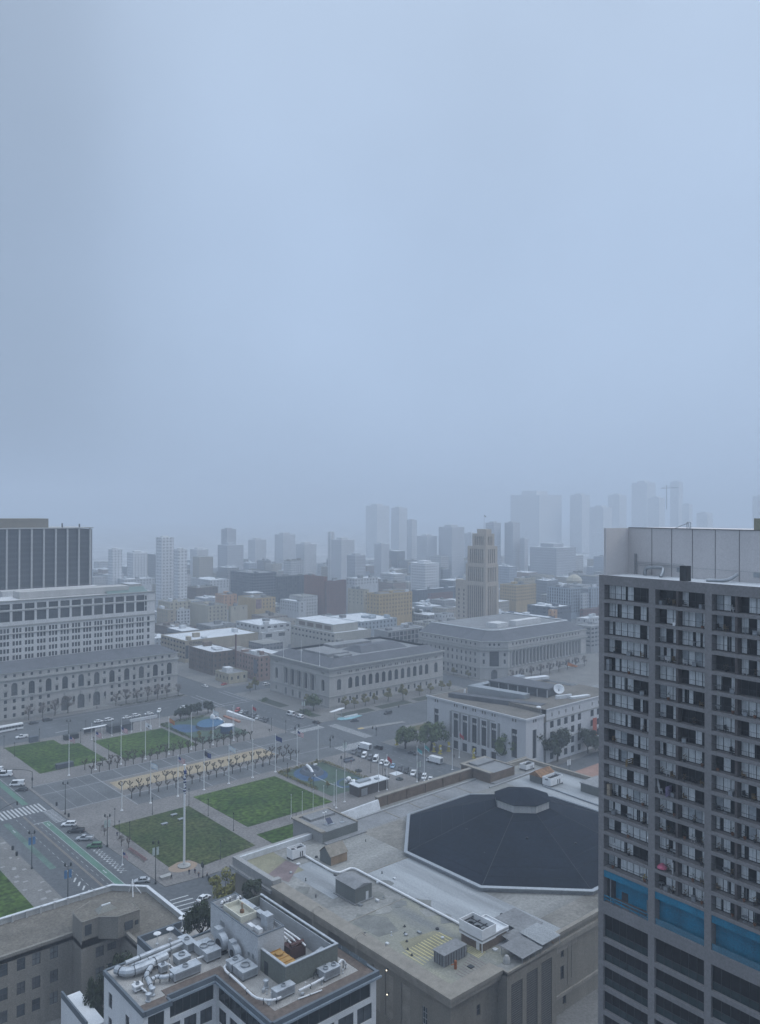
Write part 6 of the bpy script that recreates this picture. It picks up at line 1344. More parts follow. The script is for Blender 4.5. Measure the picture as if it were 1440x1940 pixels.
# distant towers fading into the fog, walls also paled to imitate it: (left, right, top pixel, distance, wall, window pitch, words)
far_m = {'f': farwall('far_fog_toned', (.63, .645, .66), (.57, .585, .6), 3, 3.6, .7, .6), 'w': farwall('far_white', (.6, .61, .62), (.3, .31, .33), 4, 3.4, .5, .5), 'g': farwall('far_grey_fogged', (.54, .55, .565), (.44, .45, .47), 3, 3.4, .6, .5), 'd': farwall('far_dark_fogged', (.43, .445, .47), (.34, .355, .38), 3, 3.6, .7, .6), 'c': farwall('far_cream', (.37, .34, .28), (.12, .12, .12), 3.6, 3.3, .45, .5), 'b': farwall('far_blue_fogged', (.52, .535, .555), (.43, .445, .47), 2.6, 3.6, .7, .7)}
TW = [(295, 330, 1018, 880, 'w', 'white apartment tower left of the hazy skyline'), (329, 355, 1040, 860, 'w', 'shorter white wing against the white apartment tower'), (419, 448, 1002, 1250, 'd', 'dark tower with shoulders above the dark slate blocks'), (412, 462, 1032, 1240, 'd', 'dark lower shoulder of the tower above the slate blocks'),
 (360, 395, 1040, 1150, 'g', 'faint grey block right of the white apartment tower'), (470, 505, 1022, 1350, 'g', 'faint grey slab above the left slate block'), (520, 560, 1012, 1450, 'g', 'faint grey tower above the right slate block'), (560, 600, 1030, 1180, 'g', 'faint grey block behind the tall brick block'),
 (621, 634, 1008, 1150, 'w', 'narrow pale tower behind the brick blocks'), (627, 672, 1022, 1120, 'g', 'grey tower with a pale left edge behind the brick blocks'), (657, 693, 1051, 960, 'd', 'dark block in the haze above the cream apartment house'), (693, 738, 958, 1900, 'd', 'tall dim tower fading into cloud at the centre'), (741, 772, 962, 1750, 'g', 'second tall dim tower fading into cloud at the centre'),
 (709, 738, 1030, 1200, 'b', 'slim blue tower in front of the dim centre towers'), (771, 790, 985, 1500, 'w', 'pale slender tower right of the dim centre towers'), (790, 828, 1015, 1350, 'g', 'broad grey tower left of the stepped tan tower'), (778, 832, 1066, 1000, 'w', 'broad pale block with a roof turret, left of the stepped tower'), (831, 880, 998, 1350, 'b', 'blue-grey slab directly behind the stepped tan tower, left'),
 (920, 949, 990, 1250, 'b', 'left slab of the hazy twin slabs behind the stepped tower'), (956, 985, 990, 1250, 'b', 'right slab of the hazy twin slabs behind the stepped tower'), (985, 1001, 1020, 1240, 'b', 'lower step beside the hazy twin slabs'), (967, 1064, 938, 2150, 'b', 'very wide ghostly tower above the twin slabs'), (1080, 1118, 938, 2150, 'g', 'ghostly tower right of the very wide one'), (1117, 1160, 961, 1900, 'd', 'ghostly dark block left of the apartment tower roof'),
 (1152, 1187, 938, 2300, 'd', 'ghostly tower above the left corner of the apartment tower'), (1197, 1242, 915, 2450, 'd', 'tallest ghostly skyscraper, left of the crane'), (1228, 1260, 943, 2200, 'b', 'ghostly stepped block below the crane'), (1270, 1294, 913, 2450, 'd', 'tall slim ghostly skyscraper right of the crane'), (1293, 1312, 955, 2300, 'd', 'ghostly shoulder right of the slim skyscraper'), (1320, 1350, 972, 2100, 'g', 'ghostly low tower above the apartment tower roof'),
 (1004, 1091, 1036, 1150, 'd', 'broad dark block in haze right of the twin slabs'), (880, 905, 1010, 1500, 'g', 'faint grey tower hidden behind the top of the stepped tower'), (1426, 1470, 940, 1900, 'd', 'ghostly tower at the right edge behind the roof antenna'), (205, 232, 1040, 1000, 'w', 'faint white block right of the dark glass tower'), (240, 280, 1046, 1050, 'w', 'faint pale flat block left of the white apartment tower')]
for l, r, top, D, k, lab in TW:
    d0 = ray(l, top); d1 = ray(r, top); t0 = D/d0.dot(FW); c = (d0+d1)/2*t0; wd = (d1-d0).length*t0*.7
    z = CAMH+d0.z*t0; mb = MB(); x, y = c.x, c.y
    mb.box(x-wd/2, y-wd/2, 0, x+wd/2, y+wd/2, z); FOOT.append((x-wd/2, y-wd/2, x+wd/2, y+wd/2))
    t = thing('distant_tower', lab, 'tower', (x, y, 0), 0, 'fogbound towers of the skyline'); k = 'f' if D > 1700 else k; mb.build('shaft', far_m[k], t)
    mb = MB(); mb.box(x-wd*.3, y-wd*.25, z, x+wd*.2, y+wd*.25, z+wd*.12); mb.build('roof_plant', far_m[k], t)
d = ray(1263, 925); t0 = 2300/d.dot(FW); x, y, z = d.x*t0, d.y*t0, CAMH+d.z*t0
mb = MB(); mb.tube((x, y, z-60), (x, y, z+8), 1.4, n=4); mb.tube((x-12, y+10, z), (x+26, y-22, z+2), 1.1, n=4); mb.tube((x, y, z+8), (x+20, y-17, z+1.5), .4, n=4); mb.tube((x, y, z+8), (x-11, y+9, z), .4, n=4); one(mb, 'tower_crane', M_dark, 'ghostly construction crane between the two tallest skyscrapers', 'crane', (x, y, z-60))
# the hazy blocks between: each house is an object
rn = random.Random(5); NF = 0
fmats = [farwall('far_row_a', (.44, .44, .44), (.14, .15, .16), 3.2, 3.2, .4, .45), farwall('far_row_b', (.36, .33, .28), (.12, .12, .12), 3.4, 3.1, .4, .45), farwall('far_row_c', (.24, .24, .245), (.09, .1, .11), 3.8, 3.3, .5, .5), farwall('far_row_d', (.27, .21, .18), (.09, .09, .09), 3.2, 3.2, .4, .5), farwall('far_row_e', (.2, .21, .23), (.1, .11, .12), 3, 3.4, .6, .5), farwall('far_row_f', (.33, .36, .4), (.14, .15, .17), 3.2, 3.2, .4, .5)]
FLAB = 'small hazy city block among the many far rooftops'
def free(x0, y0, x1, y1, m=2): return all(x1+m < a or x0-m > c or y1+m < b or y0-m > d for a, b, c, d in FOOT)
cell = 0
for gx in range(-1, 13):
    for gy in range(0, 15):
        bx, by = 398+gx*147, 445+gy*105
        for i in range(5):
            for j in range(3):
                x0 = bx+i*25+rn.uniform(0, 2); y0 = by+j*28+rn.uniform(0, 2); w_ = rn.uniform(14, 24); l_ = rn.uniform(16, 26.5); x1, y1 = x0+w_, y0+l_
                dist = math.hypot((x0+x1)/2, (y0+y1)/2); v = Vector(((x0+x1)/2, (y0+y1)/2, 0)); f = v.dot(FW); px = 720+FPX*v.dot(RT)/f
                if dist < 570 or dist > 1750 or not (150 < px < 1200) or not free(x0, y0, x1, y1): continue
                if x0 < 262 and y0 < 560: continue
                if NF >= 292 or dist > 1500 or (dist > 900 and rn.random() < .5): continue
                near_ = dist < 820
                h = rn.uniform(7, 15) if near_ else rn.choice((9, 12, 14, 16, 18, 22, 26))+rn.uniform(-2, 3)
                if not near_ and rn.random() < .06: h = rn.uniform(30, 46)
                m = rn.choice(fmats[:3]+fmats+fmats[:1]+fmats[5:]); z = h
                t = thing('city_block', FLAB, 'building', (x0, y0, 0), 0, 'small hazy blocks of the far city')
                mb = MB(); mb.box(x0, y0, 0, x1, y1, h, False); mb.build('wall', m, t)
                mb = MB(); mb.box(x0+.3, y0+.3, h+.005, x1-.3, y1-.3, h+.15)
                for q in range(rn.randint(0, 3)): a, c = rn.uniform(x0+1, x1-6), rn.uniform(y0+1, y1-6); mb.box(a, c, h+.151, a+rn.uniform(2, 5), c+rn.uniform(2, 5), h+rn.uniform(1, 3.2))
                mb.build('roof', rn.choice((M_flat_w, M_flat, M_flat_w, M_gravel, M_rf)), t); NF += 1
# ---------------------------------------------------------------- vehicles
M_tyre = mat('tyre_rubber', (.02, .02, .021), .9, .1); M_rim = mat('wheel_rim', (.3, .31, .32), .4, .1, metal=.6)
M_cgl = glass('car_glass', (.02, .025, .03), .08, .5); M_lamp = mat('headlight_lens', (.55, .57, .58), .2, 0); M_tail = mat('tail_light', (.3, .02, .02), .3, 0)
def paint(nm, c): return mat('car_'+nm, c, .35, .06, .6, spec=.5, fine=.01)
PT = {'white': paint('white', (.68, .69, .7)), 'black': paint('black', (.015, .016, .018)), 'silver': paint('silver', (.36, .38, .4)), 'grey': paint('grey', (.10, .105, .115)), 'green': paint('green', (.05, .14, .075)), 'red': paint('red', (.35, .04, .035)), 'blue': paint('pale_blue', (.22, .32, .42)), 'dark': paint('dark', (.035, .038, .045))}
KIND = {'sedan': (4.7, 1.8, 1.45), 'suv': (4.8, 1.9, 1.75), 'pickup': (5.6, 1.95, 1.8), 'van': (5.6, 2.0, 2.3), 'small_van': (5.0, 1.95, 1.95)}
def vehicle(kind, col, label, loc, ang, group=None):
    """a car with body, glass, roof, wheels, lamps; nose along local +x"""
    L_, W2, H = KIND[kind]; h = W2/2; m = PT[col]; z0 = loc[2] if len(loc) > 2 else .012
    t = thing({'small_van': 'van'}.get(kind, kind) if kind != 'suv' else 'off_road_car', label, 'van' if 'van' in kind else ('pickup truck' if kind == 'pickup' else 'car'), (loc[0], loc[1], z0), ang, group)
    belt = {'sedan': .92, 'suv': 1.05, 'pickup': 1.08, 'van': 1.15, 'small_van': 1.1}[kind]; zb = .28
    nose = {'sedan': .72, 'suv': .95, 'pickup': 1.0, 'van': 1.0, 'small_van': .95}[kind]
    st = [(-L_/2, belt*.8, h*.86), (-L_/2+.12, belt*.98, h*.95), (-L_*.25, belt, h), (L_*.18, belt, h), (L_*.26, belt*.98, h), (L_*.42, nose, h*.96), (L_/2-.06, nose*.86, h*.88), (L_/2, nose*.66, h*.8)]
    mb = MB(); mb.loft([[(x, -w*.94, zb), (x, -w, zb+.25), (x, -w*.98, z-.12), (x, -w*.88, z), (x, w*.88, z), (x, w*.98, z-.12), (x, w, zb+.25), (x, w*.94, zb)] for x, z, w in st])
    if kind == 'pickup': mb.box(-L_/2+.1, -h, belt, -L_*.08, -h+.1, belt+.22); mb.box(-L_/2+.1, h-.1, belt, -L_*.08, h, belt+.22); mb.box(-L_/2+.02, -h+.11, belt-.05, -L_/2+.1, h-.11, belt+.2)
    o = mb.build('body', m, t, (0, 0, 0), True); o.location = (0, 0, 0)
    gh = {'sedan': (-.36, -.24, .1, .22), 'suv': (-.48, -.43, .1, .23), 'pickup': (-.07, -.04, .14, .26), 'van': (-.49, -.47, .3, .4), 'small_van': (-.49, -.46, .2, .34)}[kind]
    a, b_, c, d = [q*L_ for q in gh]; w1, w2 = h*.9, h*.74
    mb = MB(); mb.loft([[(a, -w1, belt-.01), (d, -w1, belt-.01), (d, w1, belt-.01), (a, w1, belt-.01)], [(b_, -w2, H-.05), (c, -w2, H-.05), (c, w2, H-.05), (b_, w2, H-.05)]]); mb.build('windows', M_cgl, t, (0, 0, 0)).location = (0, 0, 0)
    mb = MB(); mb.loft([[(b_-.04, -w2-.03, H-.06), (c+.02, -w2-.03, H-.06), (c+.02, w2+.03, H-.06), (b_-.04, w2+.03, H-.06)], [(b_+.1, -w2*.88, H), (c-.12, -w2*.88, H), (c-.12, w2*.88, H), (b_+.1, w2*.88, H)]])
    P_ = [(d, c), (a, b_)]+[((a+d)/2, (b_+c)/2)]*(kind != 'pickup')
    for e, f in P_:
        for s in (-1, 1): mb.tube((e, s*w1*1.005, belt-.02), (f, s*w2*1.03, H-.04), .06, n=4)
    if 'van' in kind:
        for s in (-1, 1): mb.face((a, s*w1*1.01, belt), ((a+d)/2-.2, s*w1*1.01, belt), ((b_+c)/2-.2, s*w2*1.04, H-.05), (b_, s*w2*1.04, H-.05))
    mb.build('roof', m, t, (0, 0, 0)).location = (0, 0, 0)
    r = .34 if kind == 'sedan' else .39
    for x in (-L_*.3, L_*.31):
        for s in (-1, 1):
            w = MB(); w.use(0).tube((x, s*(h-.2), r), (x, s*(h+.015), r), r, n=14); w.use(1).tube((x, s*(h+.0), r), (x, s*(h+.03), r), r*.6, n=10); w.build('wheel', [M_tyre, M_rim], t, (0, 0, 0)).location = (0, 0, 0)
    for s in (-1, 1):
        q = MB(); q.box(L_/2-.16, s*h*.62-.2, nose*.62, L_/2+.005, s*h*.62+.2, nose*.8); q.build('headlight', M_lamp, t, (0, 0, 0)).location = (0, 0, 0)
        q = MB(); q.box(-L_/2-.01, s*h*.7-.14, belt*.6, -L_/2+.1, s*h*.7+.14, belt*.8); q.build('tail_light', M_tail, t, (0, 0, 0)).location = (0, 0, 0)
    return t
def big(kind, label, loc, ang, L_, W2, H, cab, col='white'):
    t = thing(kind, label, {'bus': 'bus', 'box_truck': 'truck'}[kind], (*loc, .012), ang); h = W2/2; m = PT[col]
    def pb(nm, mm, f): mb = MB(); f(mb); mb.build(nm, mm, t, (0, 0, 0)).location = (0, 0, 0)
    if kind == 'bus':
        pb('body', m, lambda b: b.loft([[(x, -h, .35), (x, -h, 1.3), (x, h, 1.3), (x, h, .35)] for x in (-L_/2, L_/2)]).loft([[(x, -h, 2.5), (x, -h*.9, H), (x, h*.9, H), (x, h, 2.5)] for x in (-L_/2, L_/2)]))
        pb('windows', M_cgl, lambda b: b.box(-L_/2+.02, -h+.03, 1.301, L_/2-.02, h-.03, 2.499))
        pb('window_pillar', m, lambda b: [b.box(-L_/2+.9+1.5*k, -h-.005, 1.3, -L_/2+1.0+1.5*k, h+.005, 2.5) for k in range(int(L_/1.5))])
        pb('roof_unit', PT['grey'], lambda b: b.box(-L_*.35, -h*.6, H+.001, -L_*.05, h*.6, H+.25))
    else:
        pb('cargo_box', m, lambda b: b.box(-L_/2, -h, .75, L_/2-cab, h, H))
        pb('cab', m, lambda b: b.loft([[(L_/2-cab+.1, s*h*.95, z) for s, z in ((-1, .45), (1, .45), (1, 2.1), (-1, 2.1))], [(L_/2-cab*.5, s*h*.9, z) for s, z in ((-1, .45), (1, .45), (1, 2.1), (-1, 2.1))], [(L_/2-cab*.25, s*h*.88, z) for s, z in ((-1, .45), (1, .45), (1, 1.3), (-1, 1.3))], [(L_/2, s*h*.82, z) for s, z in ((-1, .5), (1, .5), (1, 1.1), (-1, 1.1))]]))
        pb('windscreen', M_cgl, lambda b: b.face((L_/2-cab*.5+.03, -h*.8, 2.05), (L_/2-cab*.5+.03, h*.8, 2.05), (L_/2-cab*.25+.03, h*.8, 1.35), (L_/2-cab*.25+.03, -h*.8, 1.35)))
        pb('side_window', M_cgl, lambda b: (b.box(L_/2-cab+.3, -h*.96, 1.3, L_/2-cab*.5, -h*.951, 1.9), b.box(L_/2-cab+.3, h*.951, 1.3, L_/2-cab*.5, h*.96, 1.9)))
        pb('side_panel', PT['grey'], lambda b: (b.box(-L_*.3, -h-.01, 1.2, L_*.12, -h-.001, H-.5), b.box(-L_/2-.01, -h*.8, .9, -L_/2-.001, h*.8, H-.3)))
    for x in (-L_*.3, L_*.33):
        for s in (-1, 1): pb('wheel', M_tyre, lambda b: b.tube((x, s*(h-.25), .45), (x, s*(h+.01), .45), .45, n=14))
    for s in (-1, 1): pb('headlight', M_lamp, lambda b: b.box(L_/2-.05, s*h*.6-.15, .8, L_/2+.01, s*h*.6+.15, 1.0))
    return t
A1 = math.radians(144)
vehicle('suv', 'white', 'white estate car angle-parked next to the striped crossing', (104.6, 282.4), A1)
vehicle('pickup', 'black', 'black pickup truck angle-parked behind the white estate car', (104.4, 275.2), A1)
vehicle('pickup', 'silver', 'silver pickup truck with an open dark bed, angle-parked', (104.2, 266.9), A1)
vehicle('suv', 'green', 'dark green boxy car angle-parked before the hatched bay', (104.3, 258.9), A1)
vehicle('sedan', 'silver', 'silver saloon car parked at the near end of the hatched bay', (105.2, 225.8), math.radians(150))
vehicle('sedan', 'white', 'white saloon car waiting at the large near crosswalk', U(386, 1705), math.radians(20))
vehicle('van', 'white', 'white van standing by the plaza corner lawn', (104.2, 336.8), math.radians(150)); vehicle('van', 'white', 'white van at the left frame edge, behind the other white van', (104.2, 352), math.radians(150)); vehicle('small_van', 'white', 'white van farthest up the street at the left edge', (103.5, 361), math.radians(150))
vehicle('sedan', 'black', 'black car parked just below the white van', (103.6, 329.5), math.radians(150))
vehicle('pickup', 'white', 'white pickup truck driving past the far left lawn', (127.6, 405.6), math.radians(178))
vehicle('suv', 'white', 'white patrol car, right of the pair before the dark kiosk', (172, 409), math.radians(5)); vehicle('sedan', 'white', 'white patrol car, left of the pair before the dark kiosk', (166.8, 409.6), math.radians(0))
vehicle('sedan', 'white', 'white saloon car, left of the middle pair on the far street', (181.3, 407.8), math.radians(8)); vehicle('suv', 'white', 'white patrol car, right of the middle pair on the far street', (186.5, 408.2), math.radians(4))
vehicle('sedan', 'white', 'lone white saloon car left of the dark plaza trees', (193.6, 407.8), math.radians(-4)); vehicle('suv', 'white', 'white car seen end-on left of the dark plaza trees', (200.3, 409.6), math.radians(235)); vehicle('sedan', 'white', 'white saloon car right behind the dark plaza trees', (214.5, 408.2), math.radians(5))
vehicle('sedan', 'black', 'dark car parked before the civic block, left one', (140.5, 428.3), 0); vehicle('suv', 'black', 'dark car parked before the civic block, right one', (147.7, 429.2), 0)
vehicle('sedan', 'white', 'white car on the side street left of the cream pavilion', (250, 449), math.radians(100)); vehicle('sedan', 'red', 'dark red car parked beside the cream pavilion', (262, 446), math.radians(20)); vehicle('suv', 'white', 'white car parked behind the museum by the mural house', (282, 429), math.radians(10))
vehicle('sedan', 'black', 'black car parked at the mall corner before the museum', (251.3, 335.8), math.radians(95)); vehicle('van', 'white', 'white high-roofed van parked before the museum', (250.6, 357.5), math.radians(93)); vehicle('small_van', 'white', 'smaller white van parked behind the high-roofed one', (251.2, 350), math.radians(93))
vehicle('suv', 'black', 'black car turning into the mall below the museum', (292, 325.6), math.radians(175)); vehicle('sedan', 'dark', 'dark car parked by the pale blue basin', (268.2, 325.2), math.radians(150))
vehicle('suv', 'black', 'black car with a pale windscreen beside the box truck', (246.2, 281), math.radians(95)); vehicle('sedan', 'dark', 'dark car parked at the kerb before the library trees', (252.4, 265), math.radians(95))
big('box_truck', 'white box truck stopped on the near crosswalk of the wide street', (240.6, 284.4), math.radians(97), 7.6, 2.3, 3.1, 2.0); big('box_truck', 'white shuttle truck with a picture panel at the library kerb', (251, 249.3), math.radians(97), 7.8, 2.3, 3.0, 1.8)
big('bus', 'long white city bus with a dark window band at the left edge', (123.2, 422.2), math.radians(3), 20, 2.5, 3.1, 2)
row = [(281.5, 'suv', 'grey'), (277.6, 'suv', 'dark'), (274.2, 'small_van', 'white'), (270.1, 'suv', 'grey'), (266.4, 'van', 'white'), (262.2, 'sedan', 'white'), (259, 'small_van', 'white'), (255.2, 'sedan', 'blue'), (250.6, 'sedan', 'dark'), (246.7, 'suv', 'black'), (242.5, 'pickup', 'white'), (239.4, 'sedan', 'dark'), (236, 'suv', 'white'), (232.4, 'sedan', 'white')]
CN = {'grey': 'grey', 'dark': 'dark grey', 'white': 'white', 'blue': 'pale blue', 'black': 'black', 'red': 'red', 'silver': 'silver'}
for k, (y, kd, c) in enumerate(row): vehicle(kd, c, '%s %s parked nose-in, %s from the crosswalk in the plaza row' % (CN[c], {'suv': 'tall car', 'small_van': 'van'}.get(kd, kd), ordw(k+1)), (233.3, y+1.6), math.radians(218), 'vehicles parked nose-in along the plaza')
for k, (y, kd, c) in enumerate([(381.5, 'suv', 'red'), (377, 'sedan', 'silver'), (373.1, 'suv', 'dark'), (368.3, 'sedan', 'black'), (364.8, 'suv', 'dark'), (361.4, 'sedan', 'silver'), (357.5, 'sedan', 'grey'), (353.4, 'suv', 'black')]): vehicle(kd, c, '%s car parked nose-in by the white fence, %s from the far corner' % (CN[c], ordw(k+1)), (233.3, y+1.6), math.radians(218), 'vehicles parked nose-in along the plaza')
# ---------------------------------------------------------------- flagpoles and flags
M_fw = mat('flag_white', (.6, .62, .64), .8, .06); M_fr_ = mat('flag_red', (.34, .05, .055), .8, .1); M_fb = mat('flag_blue', (.03, .05, .16), .8, .1); M_fo = mat('flag_orange', (.42, .2, .08), .8, .1); M_ft = mat('flag_teal', (.08, .27, .28), .8, .1); M_fk = mat('flag_black', (.03, .03, .045), .8, .1); M_fp = mat('flag_pale_blue', (.36, .46, .55), .8, .08)
def flag_mesh(mb, w, h, cells, droop=.55, seed=0):
    """a limp waving flag; cells(u, v) gives the material slot"""
    nu, nv = 12, 13
    def p(u, v): return (.12+w*u*(1-.25*droop), .16*w*math.sin(u*6+seed)*u, -h*v-droop*w*u*.75+.05*math.sin(u*9+seed))
    for i in range(nu):
        for j in range(nv): mb.use(cells((i+.5)/nu, j)).face(p(i/nu, j/nv), p((i+1)/nu, j/nv), p((i+1)/nu, (j+1)/nv), p(i/nu, (j+1)/nv))
STARS = lambda u, j: 2 if u < .42 and j < 7 else (0 if j % 2 == 0 else 1)
FLG = {'stars': ([M_fr_, M_fw, M_fb], STARS, 'red striped flag'), 'white': ([M_fw, M_fp], lambda u, j: 1 if j < 2 or j > 10 else 0, 'pale edged flag'), 'wb': ([M_fw, M_fk], lambda u, j: 1 if .35 < u < .7 and 4 < j < 9 else 0, 'white emblem flag'), 'orange': ([M_fo, M_fr_], lambda u, j: 1 if j > 9 else 0, 'orange flag with a red edge'), 'black': ([M_fk, M_fb], lambda u, j: 0 if u < .5 else 1, 'dark furled flag'), 'blue': ([M_fb, M_fk], lambda u, j: 0, 'dark blue flag'), 'teal': ([M_ft, M_fp], lambda u, j: 0 if j < 10 else 1, 'teal flag'), 'red': ([M_fr_, M_fo], lambda u, j: 0, 'red flag')}
def pole(label, loc, H, r=.13, flag=None, ang=-.75, size=(3.0, 1.9), droop=.55, group=None, m=M_wp, base=True):
    t = thing('flagpole', label, 'flagpole', (*loc, .14), 0, group)
    mb = MB(); mb.lathe((0, 0, 0), [(r, .2), (r, H*.3), (r*.62, H), (r*1.3, H+.05), (r*1.3, H+.25), (.02, H+.35)], 8); mb.build('pole', m, t, (0, 0, 0)).location = (0, 0, 0)
    if base: mb = MB(); mb.lathe((0, 0, 0), [(r*3.4, 0), (r*3.4, .18), (r*1.6, .3), (r*1.5, .5)], 10); mb.build('base', m, t, (0, 0, 0)).location = (0, 0, 0)
    if flag:
        ms, fn, _ = FLG[flag]; mb = MB(); flag_mesh(mb, size[0], size[1], fn, droop, loc[0]); o = mb.build('flag', ms, t, (0, 0, 0)); o.location = (0, 0, H-.3); o.rotation_euler = (0, 0, ang)
    return t
SF = [None, 'white', 'stars', 'black', 'white', None, 'blue', 'stars', None]
for k in range(9): pole('white flagpole %s, %s in the row south of sand' % ('with '+FLG[SF[k]][2] if SF[k] else 'without a flag', ordw(k+1)), (124.5+11.16*k, 284), 15.6 if k else 9.8, .15, SF[k], -.8, group='flagpoles flanking the sand strip')
NF_ = ['stars', 'stars', 'stars', 'wb', 'orange', None, 'white', None]
for k in range(8): pole('white flagpole %s, %s in the row north of sand' % ('with '+FLG[NF_[k]][2] if NF_[k] else 'without a flag', ordw(k+1)), (124.3+11.16*k, 335.6), 16.5, .15, NF_[k], -.8, group='flagpoles flanking the sand strip')
for k in range(8): pole('short bare flagpole, %s from the left in the row by the far lawn' % ordw(k+1), (151.7+4.95*k, 380.6), 7.6, .09, group='short flagpoles by the far lawn')
for k in range(5): pole('short bare flagpole, %s from the left beside the near playground lawn' % ordw(k+1), (167+4.85*k, 237.6), 8.2, .09, group='short flagpoles by the near lawn')
pole('tall bare flagpole behind the auditorium pavilion, left of two by the playground', (185.3, 234.9), 13.8, .13); pole('tall bare flagpole behind the auditorium pavilion, right of two by the playground', U(653, 1520), 14, .13)
for k, (px, py, top, f, lab) in enumerate([(717, 1500, 1433, None, 'bare white flagpole beside the brown kiosk'), (733, 1497, 1434, 'red', 'white flagpole with a red flag beside the brown kiosk'), (790, 1482, 1418, 'teal', 'white flagpole with a teal flag, left of the two teal ones'), (804, 1480, 1413, 'teal', 'white flagpole with a teal flag, right of the two teal ones'), (857, 1459, 1395, None, 'bare white flagpole before the library, nearest the shuttle truck'), (870, 1436, 1390, 'red', 'white flagpole with a limp red flag at the library door')]):
    x, y = U(px, py); pole(lab, (x, y), (py-top)*math.hypot(x, y)/FPX*1.04, .12, f, -.9, (2.4, 1.6), .8)
for px, py, top, f, lab in ((478, 1388, 1340, 'red', 'white flagpole with a red flag beyond the white fence'), (441, 1397, 1345, None, 'bare white flagpole by the blue drum tower'), (232, 1640, 1615, 'stars', 'short pole with a drooping striped flag at the hatched bay')):
    x, y = U(px, py); pole(lab, (x, y), (py-top)*math.hypot(x, y)/FPX*1.04, .1, f, -.8, (2.2, 1.5), .7)
t = pole('giant white flagpole with a furled striped flag on the near lawn corner', (119.7, 227.2), 31, .36, None)
mb = MB()
for j in range(26):
    mb.use((0, 1, 2)[j % 3 if j > 3 else 2]); z = 29.8-.3*j; r_ = .38+.12*math.sin(j*.7)
    mb.loft([[(.1+.1*math.sin(j*.5)+r_*math.cos(q*1.047), r_*math.sin(q*1.047), z-.3*(.2 if q < 3 else 1)*1.0) for q in range(6)], [(.1+.1*math.sin(j*.5+.5)+(.38+.12*math.sin(j*.7+.7))*math.cos(q*1.047), (.38+.12*math.sin(j*.7+.7))*math.sin(q*1.047), z-.3-.3*(.2 if q < 3 else 1)) for q in range(6)]], False, False)
mb.build('flag', [M_fk, M_fw, M_fb], t, (0, 0, 0)).location = (0, 0, 0)
mb = MB(); mb.lathe((0, 0, 0), [(2.0, 0), (2.0, .3), (1.5, .45), (1.2, .5)], 16); mb.build('stone_plinth', M_stone_d, t, (0, 0, 0)).location = (0, 0, 0)
# ---------------------------------------------------------------- street lamps, signals
M_iron = mat('black_iron', (.03, .036, .036), .6, .2, 1); M_ban = mat('lamp_banner', (.36, .42, .41), .8, .15, .6); M_banb = mat('blue_banner', (.07, .17, .32), .8, .15, .6)
def lamp(label, loc, H=9.5, ban=None, globes=True, group='street lamps'):
    t = thing('street_lamp', label, 'street lamp', (*loc, .13), 0, group)
    def pb(nm, mm, f): mb = MB(); f(mb); mb.build(nm, mm, t, (0, 0, 0)).location = (0, 0, 0)
    pb('pole', M_iron, lambda b: b.lathe((0, 0, 0), [(.32, 0), (.32, .6), (.16, .8), (.1, H*.5), (.08, H)], 8))
    if globes:
        pb('arm', M_iron, lambda b: b.path([(-.65, .4, H-.3), (.65, -.4, H-.3)], .06, 5))
        for s in (-1, 1): pb('lantern', M_iron, lambda b: b.lathe((s*.65, -s*.4, H-.3), [(.12, 0), (.28, .2), (.3, .7), (.1, 1.0), (.02, 1.2)], 8))
    if ban: pb('banner', ban, lambda b: (b.box(-1.0, .05, H-3.6, -.2, .09, H-1.3), b.box(.2, -.09, H-3.6, 1.0, -.05, H-1.3)))
    return t
for (x, y), H, bn, gl, lab in [((107.6, 293.9), 11, None, True, 'twin-lantern street lamp at the striped crossing corner'), ((107.6, 256.6), 10, M_ban, True, 'twin-lantern street lamp with banners by the angle-parked pickup'), ((83.6, 255.8), 11, M_banb, True, 'twin-lantern lamp with a blue banner, farther one on the west pavement'), ((83.6, 226), 11, M_banb, True, 'twin-lantern lamp with a blue banner, nearer one on the west pavement'), ((107.7, 221.9), 12, M_ban, True, 'twin-lantern lamp with banners at the near plaza corner'),
    ((223.5, 277.4), 9, M_ban, False, 'banner lamp post by the plaza parking row crosswalk'), ((257, 354.8), 8, M_ban, False, 'banner lamp post before the big museum tree'), ((144.5, 390.9), 8, None, True, 'lamp post behind the far left lawn'), ((229.5, 236.8), 9, M_ban, False, 'banner lamp post above the brick parapet'), (U(561, 1580), 7, M_ban, False, 'banner lamp post beside the auditorium pavilion'), (U(767, 1413), 8, M_ban, False, 'banner lamp post among the library trees'), (U(1078, 1475), 9, M_wp, False, 'white banner lamp post on the road behind the auditorium')]: lamp(lab, (x, y), H, bn, gl)
for k, (x, y) in enumerate([(131.1, 272.9), (145.6, 272.9), (145.6, 258.6), (145.6, 241.2), (130.6, 224.2), (115.3, 256.8), (113, 259.8), (131.5, 392.9), (145.6, 378.5), (145.5, 346), (145.6, 363), (115.5, 376.9), (154, 393.9), (115.3, 391.3), (190.6, 274), (190.7, 256.1), (221, 256.9), (225.5, 338.2), (228.5, 330), (221.5, 250), (189.6, 240.6), (116.5, 271.5)]):
    mb = MB(); mb.lathe((x, y, .14), [(.16, 0), (.16, .4), (.09, .5), (.07, 5.6), (.2, 5.7), (.22, 6.2), (.03, 6.35)], 8); one(mb, 'path_light', M_iron, 'slim dark path light post, %s of those round the plaza lawns' % ordw(k+1), 'lamp post', (x, y, .14), 'slim path lights round the lawns')
